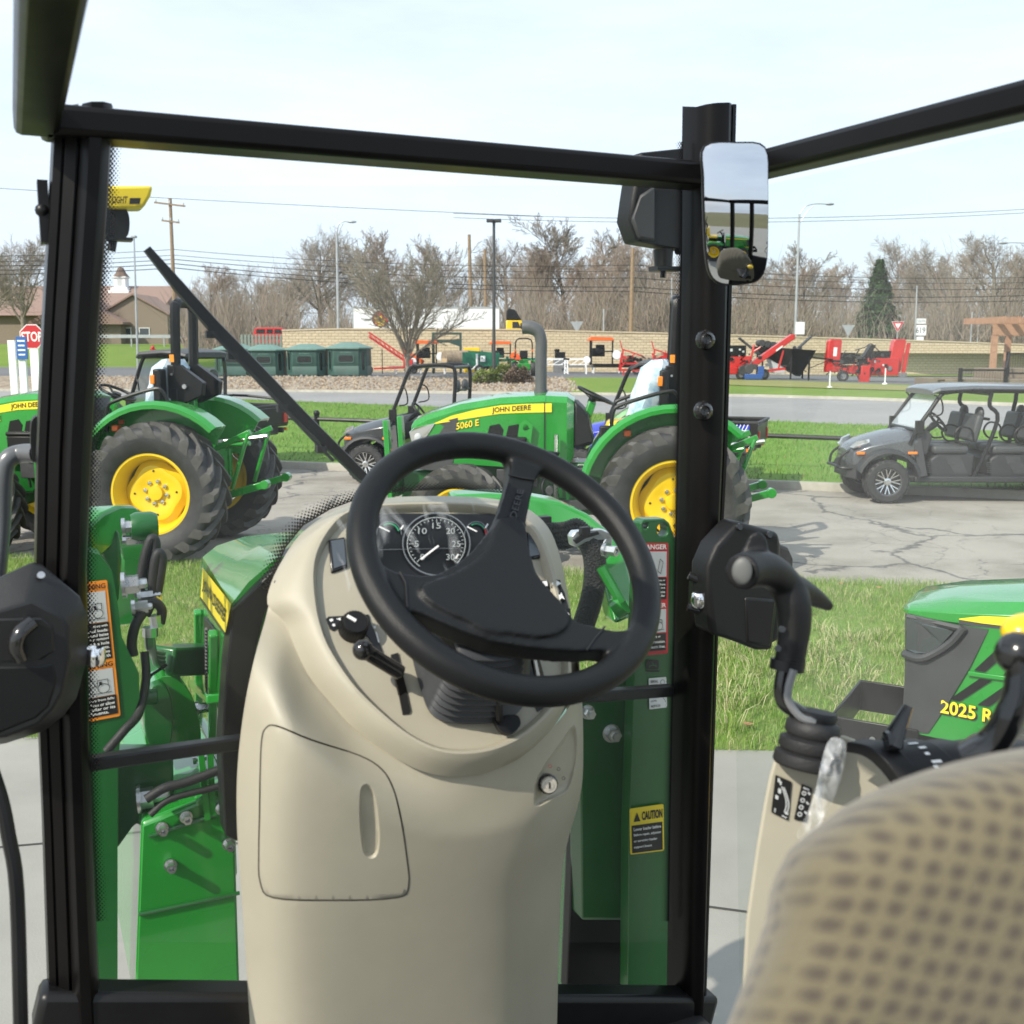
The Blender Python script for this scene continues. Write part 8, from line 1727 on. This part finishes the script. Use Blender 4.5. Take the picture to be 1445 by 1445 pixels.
m = MB(); m.prism([hv(x, y, 1.62) for x, y in px_loop([(150, 296), (170, 291), (181, 300), (183, 320), (178, 335), (160, 336), (148, 325)], 3)], (0, .045, 0)); wl2 = m.build('work_lamp', BLK, CT, bevel=.005)
m = MB(); m.box(hv(168, 338, 1.63), (.035, .03, .004)); m.cyl(hv(160, 336, 1.64), hv(157, 354, 1.64), .006); m.build('lamp_bracket', BLK_M, wl2)
# ---- mirror tube outside the left pillar, door edge at the lower left
m = MB(); m.tube(smooth_path([hv(52, 640, 1.52), hv(30, 640, 1.54), hv(12, 648, 1.54), hv(4, 672, 1.54), hv(1, 740, 1.54), hv(-6, 820, 1.53)], 5), .0125, 14); m.build('mirror_tube', mat('satin_grey_tube', (.13, .135, .14), .3, metal=.3), CT)
m = MB(); m.prism([hv(x, y, 1.50) for x, y in px_loop([(44, 596), (54, 588), (62, 600), (62, 640), (52, 654), (44, 640)], 3)], (0, .04, 0)); m.build('tube_mount', BLK, CT, bevel=.004)
m = MB(); m.tube(smooth_path([ht(-14, 1080, 1.2), ht(2, 1130, 1.2), ht(12, 1180, 1.2), ht(24, 1260, 1.2), ht(30, 1480, 1.2)], 4), .008, 10); m.build('door_edge', BLK_M, CT)
# ================================================================== HOOD AND LOADER OF OUR TRACTOR
C0 = .537
def mirr(p): return V((2*C0 - p.x, p.y, p.z))
def hood_sec(v, px):      # px = visible left half from the bottom up to the middle
    L = [hv(x, y, v) for x, y in px]; top = max(p.z for p in L); mid = V((C0, v, top + .004)); return L + [mid] + [mirr(p) for p in L[::-1]]
VN, VF = 1.66, 2.22
near = hood_sec(VN, [(322, 1060), (321, 900), (327, 852), (350, 822), (392, 786)]); far0 = [(283, 900), (283, 800), (286, 786), (306, 770), (345, 757)]
far = hood_sec(VF, far0); nose = [V((C0 + (p.x - C0)*.88, VF + .07, p.z - .05)) for p in far]
mids = []
for k in range(1, 5): mids.append([a.lerp(b, k/5) for a, b in zip(near, far)])
m = MB(); m.loft([near] + mids + [far, nose]); hd2 = m.build('hood', GREEN, CT, ang=22)
def hood_side(x, y, off): return hp(x, y, near[1], ((near[1] - far[1]).cross(V((0, 0, 1)))).normalized()) + V((-off, 0, 0))
# black seal at the rear edge of the hood
m = MB(); sl2 = [hv(x, y, VN - .02) for x, y in ((318, 1180), (312, 1060), (320, 940), (329, 862), (354, 836), (384, 806), (410, 784), (444, 762))]; si = [hv(x, y, VN - .02) for x, y in ((340, 1190), (342, 1060), (352, 960), (372, 870), (386, 842), (396, 815), (420, 790), (450, 765))]; n = len(sl2)
m.loft([[a, b, b + V((0, .05, 0)), a + V((0, .05, 0))] for a, b in zip(sl2, si)]); m.build('hood_seal', BLK_M, hd2, bevel=.003)
# side decal
nS = ((near[1] - far[1]).cross(V((0, 0, 1)))).normalized()
if nS.x > 0: nS = -nS
def hs(x, y): return hp(x, y, near[1] + nS*.003, nS)
m = MB(); m.poly([hs(x, y) for x, y in ((286, 801), (326, 852), (318, 893), (283, 842))]); sd = m.build('yellow_stripe', YEL_S, hd2)
q = Quad(hs(287.5, 812), hs(322, 858), hs(317, 887), hs(285.5, 836)); m = MB(); 
if q.n.dot(nS) < 0: q.n = -q.n
q.text(m, 'JOHN DEERE', .02, .12, .98, .9, .002, bold=.03); m.build('lettering', BLK_S, sd)
m = MB(); m.poly([hs(x, y) + nS*.001 for x, y in ((283, 842), (318, 893), (317.5, 897), (283, 846))]); m.build('dark_pinstripe', BLK_S, sd)
m = MB(); m.prism([hs(x, y) for x, y in ((290, 870), (305, 890), (306, 1010), (292, 980))], nS*.004); vt = m.build('side_grille', BLK, hd2)
m = MB()
for k in range(22): m.cyl(hs(297, 888 + k*5) + nS*.006, hs(297, 888 + k*5) + nS*.010, .004, n=6)
m.build('grille_clip', GREY, vt)
m = MB()
for p, r in (((285, 862), (287, 1100)), ((308, 892), (306, 1060))): m.bar(hs(*p) + nS*.008, hs(*r) + nS*.008, .018, .016, nS)
m.bar(hs(284, 963) + nS*.01, hs(312, 985) + nS*.01, .016, .03, nS); m.build('side_frame', GREEN, hd2, bevel=.003)
# frame and front axle housing seen low on the left
m = MB(); m.prism([hv(x, y, 1.95) for x, y in ((205, 1172), (220, 1120), (262, 1086), (330, 1080), (336, 1240), (205, 1240))], (0, .3, 0)); m.build('axle_support', GREEN, CT, bevel=.008)
m = MB(); m.prism([hv(x, y, 1.80) for x, y in ((200, 1160), (330, 1110), (340, 1420), (190, 1420))], (0, .5, 0)); m.build('side_frame_rail', GREEN, CT, bevel=.008)
m = MB(); m.prism([hv(x, y, 1.70) for x, y in ((816, 1010), (900, 985), (905, 1400), (800, 1400))], (0, .03, 0)); m.build('shade_plate', BLK_M, CT, bevel=.006)  # added black plate, painting in the shade beside the console
m = MB(); m.prism([hv(x, y, 1.72) for x, y in ((820, 1110), (900, 1075), (950, 1080), (960, 1420), (800, 1420))], (0, .4, 0)); m.build('chassis', GREEN, CT, bevel=.008)
# ---- loader: left mast, boom, cross tube
def plate(px, v, ext, name, mt, parent, bev=.004, holes=()):
    m = MB(); m.prism([hv(x, y, v) for x, y in px], (0, ext, 0), 0, [[hv(x, y, v) for x, y in h] for h in holes]); return m.build(name, mt, parent, bevel=bev)
lm = plate([(96, 770), (124, 778), (141, 783), (158, 806), (166, 850), (172, 900), (186, 930), (196, 950), (197, 985), (188, 1010), (170, 1040), (166, 1080), (166, 1400), (90, 1400)], 1.80, .055, 'loader_mast', GREEN_DK, CT, .008)
# boom curving forward and down: wide top face
m = MB(); bt = [(100, 745), (124, 724), (146, 714), (166, 714), (182, 724), (192, 745), (190, 780), (180, 815), (172, 840)]; rings = []
for i, (x, y) in enumerate(bt): v = 1.92 + .03*i; p = hv(x, y, v); rings.append([p + V((-.028, -.0, 0)), p + V((.028, .0, 0)), p + V((.036, .03, -.07)), p + V((-.02, .03, -.07))])
m.loft(rings); bm_ = m.build('loader_boom', GREEN, CT, bevel=.006)
m = MB(); inner = [(120, 750), (140, 738), (158, 738), (168, 752), (172, 790), (168, 850), (150, 850), (150, 800), (140, 770)]; m.prism([hv(x, y, 1.98) for x, y in inner], (0, .04, 0)); m.build('boom_web', GREEN_DK, bm_, bevel=.006)
# lower mast bracket and pivot
m = MB(); m.prism([hv(x, y, 1.95) for x, y in px_loop([(203, 1000), (208, 972), (228, 955), (250, 958), (270, 980), (282, 1020), (282, 1060), (262, 1060), (236, 1075), (208, 1060)], 3)], (0, .06, 0)); pv = m.build('pivot_bracket', GREEN, CT, bevel=.008)
m = MB(); m.prism([hv(x, y, 1.92) for x, y in px_loop([(205, 985), (222, 966), (238, 975), (244, 1010), (240, 1050), (222, 1058), (206, 1040)], 3)], (0, .03, 0)); m.cyl(hv(198, 985, 1.90), hv(222, 982, 1.90), .014, n=14); m.build('pivot_ear', GREEN_DK, pv, bevel=.005)
m = MB(); m.tube([hv(207, 985, 1.89), hv(207, 962, 1.89), hv(214, 952, 1.89), hv(235, 938, 1.88)], .003, 6); m.build('lynch_pin', BLK_G, pv)
plate([(165, 1062), (245, 1062), (246, 1142), (240, 1150), (200, 1162), (190, 1165), (165, 1200)], 1.86, .05, 'mast_foot', GREEN_DK, CT, .006)
m = MB(); m.bar(hv(224, 932, 2.02), hv(300, 929, 2.12), .07, .055); m.build('cross_tube', GREEN_DK, CT, bevel=.006)
plate([(276, 1130), (292, 1118), (308, 1125), (308, 1158), (280, 1166)], 1.80, .02, 'step_bracket', GREEN, CT, .004)
m = MB(); m.bar(hv(283, 1060, 1.80), hv(292, 1155, 1.80), .016, .01); m.bar(hv(296, 1060, 1.80), hv(300, 1150, 1.80), .012, .01); m.build('hood_prop', GREEN, CT)
# bolts on the mast
def bolt(mb, px, py, v, r=.018, d=V((1, -.15, .05)), L=.05):
    c = hv(px, py, v); d = d.normalized(); a, b = frame_from(d)
    mb.lathe([(r*1.35, 0), (r*1.35, .006)], c, d, 16); mb.lathe([(r, .006), (r, .026), (r*.55, .026), (r*.55, L), (r*.45, L + .003), (.001, L + .003)], c, d, 6)
m = MB(); bolt(m, 172, 744, 1.95, .012, L=.045); bolt(m, 172, 826, 1.80, .016, L=.036); bolt(m, 194, 842, 1.88, .010, L=.035); bolt(m, 186, 858, 1.85, .011, L=.03); bolt(m, 194, 1128, 1.84, .018, L=.05); bolt(m, 276, 1000, 2.0, .010, L=.03); bolt(m, 272, 1068, 1.9, .010, L=.03); m.build('mast_bolt', STEEL, lm, ang=30)
m = MB(); m.cyl(hv(172, 762, 1.95), hv(212, 760, 1.95), .008, n=8); m.box(hv(190, 762, 1.95), (.03, .02, .012)); m.build('boom_pin', STEEL, lm)
m = MB(); m.lathe([(.022, 0), (.026, .01), (.026, .035), (.022, .045)], hv(184, 744, 1.95), V((1, 0, 0)), 18); m.build('pivot_boss', GREEN_DK, bm_)
# hoses
m = MB()
for pts in ([(196, 842, 1.9), (200, 810, 1.9), (206, 780, 1.9), (214, 760, 1.9), (220, 768, 1.9), (216, 800, 1.9), (212, 830, 1.9)], [(214, 852, 1.88), (216, 820, 1.88), (219, 792, 1.88), (224, 780, 1.88), (229, 788, 1.88), (226, 812, 1.88), (222, 836, 1.88)], [(188, 925, 1.84), (186, 905, 1.84), (192, 880, 1.84), (204, 862, 1.85), (214, 852, 1.86)], [(205, 868, 1.86), (216, 850, 1.86), (228, 860, 1.86), (226, 880, 1.86)]): m.tube(smooth_path([hv(*p) for p in pts], 5), .0085, 10)
m.build('hydraulic_hose', RUBBER, lm, ang=60)
m = MB(); m.cyl(hv(220, 838, 1.88), hv(220, 852, 1.88), .010, n=8); m.cyl(hv(212, 832, 1.9), hv(211, 846, 1.9), .010, n=8); m.cyl(hv(219, 868, 1.86), hv(222, 884, 1.86), .011, n=8); m.cyl(hv(212, 885, 1.86), hv(212, 898, 1.86), .013, n=8); m.build('hose_fitting', STEEL, lm)
m = MB()
for k in range(4): m.tube(smooth_path([hv(208 + k*2, 895, 1.86), hv(210 + k*2, 915, 1.87), hv(217 + k, 921 + k*5, 1.92), hv(230, 922 + k*6, 2.0)], 4), .0055, 8)
m.build('steel_line', mat('dull_steel_line', (.30, .33, .30), .35, metal=.8), lm)
# warning sticker on the left mast (plane of the plate)
def decal(px, v, parent, border, rows, name='warning_sticker'):
    q = Quad(*[hv(x, y, v) for x, y in px])
    m = MB(); q.rect(m, 0, 0, 1, 1, .0008, 0, .05); o = m.build(name, border, parent); m = MB(); mats = [WHITE_S, BLK_S, border, GREY_S]
    for r in rows: r(q, m)
    m.build('sticker_print', mats, o); return o
def R_(a, b, c, d, mi, off=.0016): return lambda q, m: q.rect(m, a, b, c, d, off, mi)
def T_(s, a, b, c, d, mi, off=.0026, fit=True, align='R', bold=.02): return lambda q, m: q.text(m, s, a, b, c, d, off, mi, bold, fit, align)
def tractor_pict(a, b, c, d):
    def f(q, m):
        w, h = c - a, d - b
        q.circ(m, (a + w*.72, b + h*.72), w*.17, .0010, .0026, 1, 16); q.circ(m, (a + w*.30, b + h*.80), w*.10, .0010, .0026, 1, 12)
        for p, r in (((.15, .65), (.55, .6)), ((.55, .6), (.55, .38)), ((.55, .38), (.86, .38)), ((.86, .38), (.86, .60)), ((.35, .25), (.5, .62)), ((.1, .9), (.95, .9)), ((.35, .25), (.1, .4))): q.line(m, (a + w*p[0], b + h*p[1]), (a + w*r[0], b + h*r[1]), .0010, .0026, 1)
        q.rect(m, a + w*.60, b + h*.45, a + w*.68, b + h*.58, .0026, 1)
    return f
rows = [T_('WARNING', .04, .02, .94, .055, 1), R_(.10, .075, .92, .295, 3), tractor_pict(.12, .08, .9, .29), R_(.10, .30, .94, .565, 1)]
for k, s in enumerate(('injury with', 'raised loads:', 'round bales', 'only equipped', 'with a hole', 'attachments.', 'Be sure to have', 'loader with')): rows.append(T_(s, .18, .312 + k*.031, .90, .333 + k*.031, 0, fit=False, align='R'))
rows += [T_('WARNING', .04, .585, .94, .62, 1), R_(.06, .635, .92, .83, 3), tractor_pict(.08, .64, .9, .825), R_(.05, .835, .95, .975, 1)]
for k, s in enumerate(('injury from falls:', 'work from or allow', 'on loader or its', 'attachments.')): rows.append(T_(s, .08, .845 + k*.031, .90, .868 + k*.031, 0, fit=False, align='L' if k > 1 else 'R'))
decal([(98, 824), (151, 818), (170, 1010), (108, 1022)], 1.798, lm, ORG_S, rows)
# ---- right side: boom, mast, hoses
m = MB(); bt = [(640, 699), (690, 697), (740, 699), (790, 708), (830, 726), (862, 752), (884, 790), (895, 835), (897, 870)]; bl = [(640, 735), (690, 735), (740, 738), (785, 752), (815, 768), (838, 790), (852, 820), (860, 850), (868, 882)]; rings = []
for i, ((x, y), (x2, y2)) in enumerate(zip(bt, bl)):
    v = 1.98 - .035*i; a, b = hv(x, y, v), hv(x2, y2, v - .01); rings.append([a, a + V((.01, .06, .004)), b + V((.01, .06, 0)), b])
m.loft(rings); rb = m.build('loader_boom', GREEN, CT, bevel=.008, seg=3)
m = MB(); m.tube([hv(848, 800, 1.62), hv(876, 850, 1.60)], .010, 8); m.tube([hv(868, 860, 1.61), hv(880, 852, 1.60)], .020, 12); m.build('boom_rib', GREEN, rb)
hole1 = [(924 + 6*math.cos(a), 744 + 9*math.sin(a)) for a in [2*math.pi*k/14 for k in range(14)]]; hole2 = [(911.5 + 4*math.cos(a), 742 + 4.5*math.sin(a)) for a in [2*math.pi*k/10 for k in range(10)]]
hole1 = [(935.5 + 8*math.cos(a), 748 + 10*math.sin(a)) for a in [2*math.pi*k/14 for k in range(14)]]
rm = plate([(904, 738), (910, 733), (938, 732), (945, 738), (953, 760), (970, 760), (970, 1400), (886, 1400), (888, 1171), (892, 1050), (897, 900), (902, 790)], 1.60, .03, 'loader_mast', GREEN_DK, CT, .004, (hole1, hole2))
plate([(820, 985), (840, 960), (880, 940), (900, 960), (900, 1300), (822, 1300)], 1.66, .05, 'mast_foot', GREEN_DK, CT, .006)
m = MB(); bolt(m, 862, 1034, 1.66, .013, V((-.2, -1, .1)), .03); bolt(m, 828, 1004, 1.66, .010, V((-.2, -1, .1)), .03); m.build('mast_bolt', STEEL, rm, ang=30)
rows = [T_('DANGER', .04, .012, .92, .055, 0), R_(.06, .075, .93, .30, 3), R_(.06, .31, .93, .50, 1)]
rows += [lambda q, m: [q.line(m, (.62, .25), (.70, .14), .0010, .0026, 1), q.line(m, (.70, .14), (.80, .17), .0010, .0026, 1), q.line(m, (.62, .25), (.72, .27), .0010, .0026, 1), q.line(m, (.80, .17), (.72, .27), .0010, .0026, 1)]]
for k in range(5): rows.append(T_(('injury or', 'death from', 'power lines', 'Do not raise', 'the loader')[k], .12, .322 + k*.034, .88, .343 + k*.034, 0, fit=False, align='R'))
rows += [T_('DANGER', .04, .535, .92, .575, 0), R_(.06, .59, .93, .80, 3), tractor_pict(.1, .62, .9, .79), R_(.06, .81, .93, .965, 1)]
for k, s in enumerate(('death or injury or', 'from electrocution.', 'contact electric lines.')): rows.append(T_(s, .1, .825 + k*.045, .90, .85 + k*.045, 0, fit=False, align='L'))
decal([(903, 766), (943, 766), (942, 922), (896, 926)], 1.598, rm, RED_S, rows)
m = MB(); q = Quad(*[hv(x, y, 1.5985) for x, y in ((911, 930), (930, 930), (930, 945), (911, 945))]); q.rect(m, .04, .06, .96, .94, .001, 0, .12); q.rect(m, .02, 1.05, 1.0, 1.2, .001, 0)
for p, r in (((.2, .62), (.8, .55)), ((.45, .25), (.55, .58)), ((.3, .62), (.25, .8)), ((.7, .57), (.75, .75))): q.line(m, p, r, .0016, .0018, 1)
m.build('emblem', [BLK_S, GREEN_DK], rm)
rows = [T_('SERIAL', .08, .06, .5, .15, 1), T_('NUMBER', .08, .20, .5, .28, 1), lambda q, m: q.circ(m, (.75, .15), .12, .0008, .0026, 1, 12), T_('MODEL', .08, .36, .6, .42, 1), T_('LOT NO.', .08, .70, .4, .76, 1), T_('MADE IN USA', .08, .86, .6, .94, 1), lambda q, m: q.line(m, (.7, .6), (.92, .8), .0008, .0026, 1)]
decal([(915, 957), (940, 955), (941, 998), (916, 1001)], 1.598, rm, WHITE_S, rows, 'white_sticker')
cap = [R_(.03, .04, .97, .33, 2), T_('CAUTION', .34, .09, .95, .28, 1, bold=.04), lambda q, m: m.add([q.pt(.10, .29, .0026), q.pt(.30, .29, .0026), q.pt(.20, .09, .0026)], [(0, 1, 2)], 1), R_(.05, .37, .95, .97, 1)] + [T_(s, .1, .42 + k*.13, .9, .49 + k*.13, 0, fit=False, align='L') for k, s in enumerate(('Lower loader before', 'Before repair, adjusting', 'or servicing loader', 'support boom'))]
decal([(888, 1141), (936, 1134), (937, 1200), (889, 1206)], 1.595, rm, YEL_S, cap, 'caution_sticker')
# corrugated hose bundle and clamp
m = MB()
for k in range(5):
    pts = smooth_path([hv(752, 735 + k*5, 1.78), hv(775, 742 + k*6, 1.76), hv(795, 742 + k*7, 1.74), hv(815, 737 + k*7, 1.72), hv(832, 750 + k*4, 1.70)], 12)
    m.tube(pts, [.0085 if i % 2 else .0068 for i in range(len(pts))], 10)
m.build('corrugated_hose', RUBBER, rb, ang=20)
m = MB(); pts = smooth_path([hv(822, 752, 1.66), hv(836, 775, 1.65), (hv(840, 805, 1.65)), hv(836, 840, 1.65), hv(824, 880, 1.66), hv(812, 920, 1.68)], 10); m.tube(pts, .021, 18)
hz_ = m.build('braided_hose', None or mat('braided_sleeve', (.020, .021, .023), .45, bump=.9, bscale=260), rb)
m = MB(); cpts = [hv(x, y, 1.635) for x, y in ((807, 757), (812, 750), (852, 747), (864, 752), (864, 760), (830, 764), (815, 773), (809, 770))]; m.prism(cpts, (0, .02, 0)); m.prism([hv(x, y, 1.635) for x, y in ((855, 757), (865, 757), (864, 782), (857, 790), (850, 770))], (0, .02, 0)); cl_ = m.build('hose_clamp', mat('bright_zinc', (.72, .74, .75), .3, metal=.8), rb, bevel=.003)
m = MB(); m.prism([hv(x, y, 1.63) for x, y in ((810, 762), (822, 755), (845, 750), (846, 754), (826, 760), (814, 768))], (0, .006, 0)); m.box(hv(825, 749, 1.63), (.018, .012, .014)); m.box(hv(765, 733, 1.74), (.03, .02, .012)); m.build('clamp_strap', BLK, cl_, bevel=.001)
m = MB(); bolt(m, 853, 776, 1.62, .010, V((.5, -1, 0)), .02); m.build('clamp_bolt', STEEL, cl_, ang=30)
# dark engine bay bits under the console at the right
m = MB(); m.box(hv(850, 1150, 1.9), (.12, .2, .12)); m.box(hv(835, 1100, 1.85), (.06, .1, .03)); m.cyl(hv(826, 1170, 1.8), hv(870, 1175, 1.8), .03); m.build('engine_bay', BLK_M, CT, bevel=.008)

# small fittings low on the left: hoses along the frame, bolt heads, weld lines
m = MB(); m.tube(smooth_path([hv(206, 1128, 1.78), hv(232, 1112, 1.78), hv(262, 1104, 1.78), hv(310, 1086, 1.78), hv(340, 1072, 1.78)], 5), .008, 10); m.tube(smooth_path([hv(212, 1150, 1.78), hv(240, 1128, 1.78), hv(300, 1112, 1.78), hv(340, 1100, 1.78)], 5), .006, 8); m.build('frame_hose', RUBBER, CT, ang=60)
m = MB()
for x, y in ((228, 1168), (262, 1152), (312, 1140), (322, 1190), (240, 1220)): bolt(m, x, y, 1.798, .008, V((0, -1, .1)), .012)
m.build('frame_bolt', STEEL, CT, ang=30)
m = MB(); m.tube([hv(210, 1180, 1.797), hv(332, 1140, 1.797)], .0035, 6); m.tube([hv(196, 1290, 1.797), hv(338, 1260, 1.797)], .0035, 6); m.build('weld_bead', GREEN_DK, CT)
m = MB(); m.tube(smooth_path([hv(150, 1060, 1.78), hv(176, 1030, 1.78), hv(196, 1006, 1.8), hv(206, 960, 1.84), hv(204, 920, 1.86)], 5), .0075, 10); m.build('lift_hose', RUBBER, lm, ang=60)
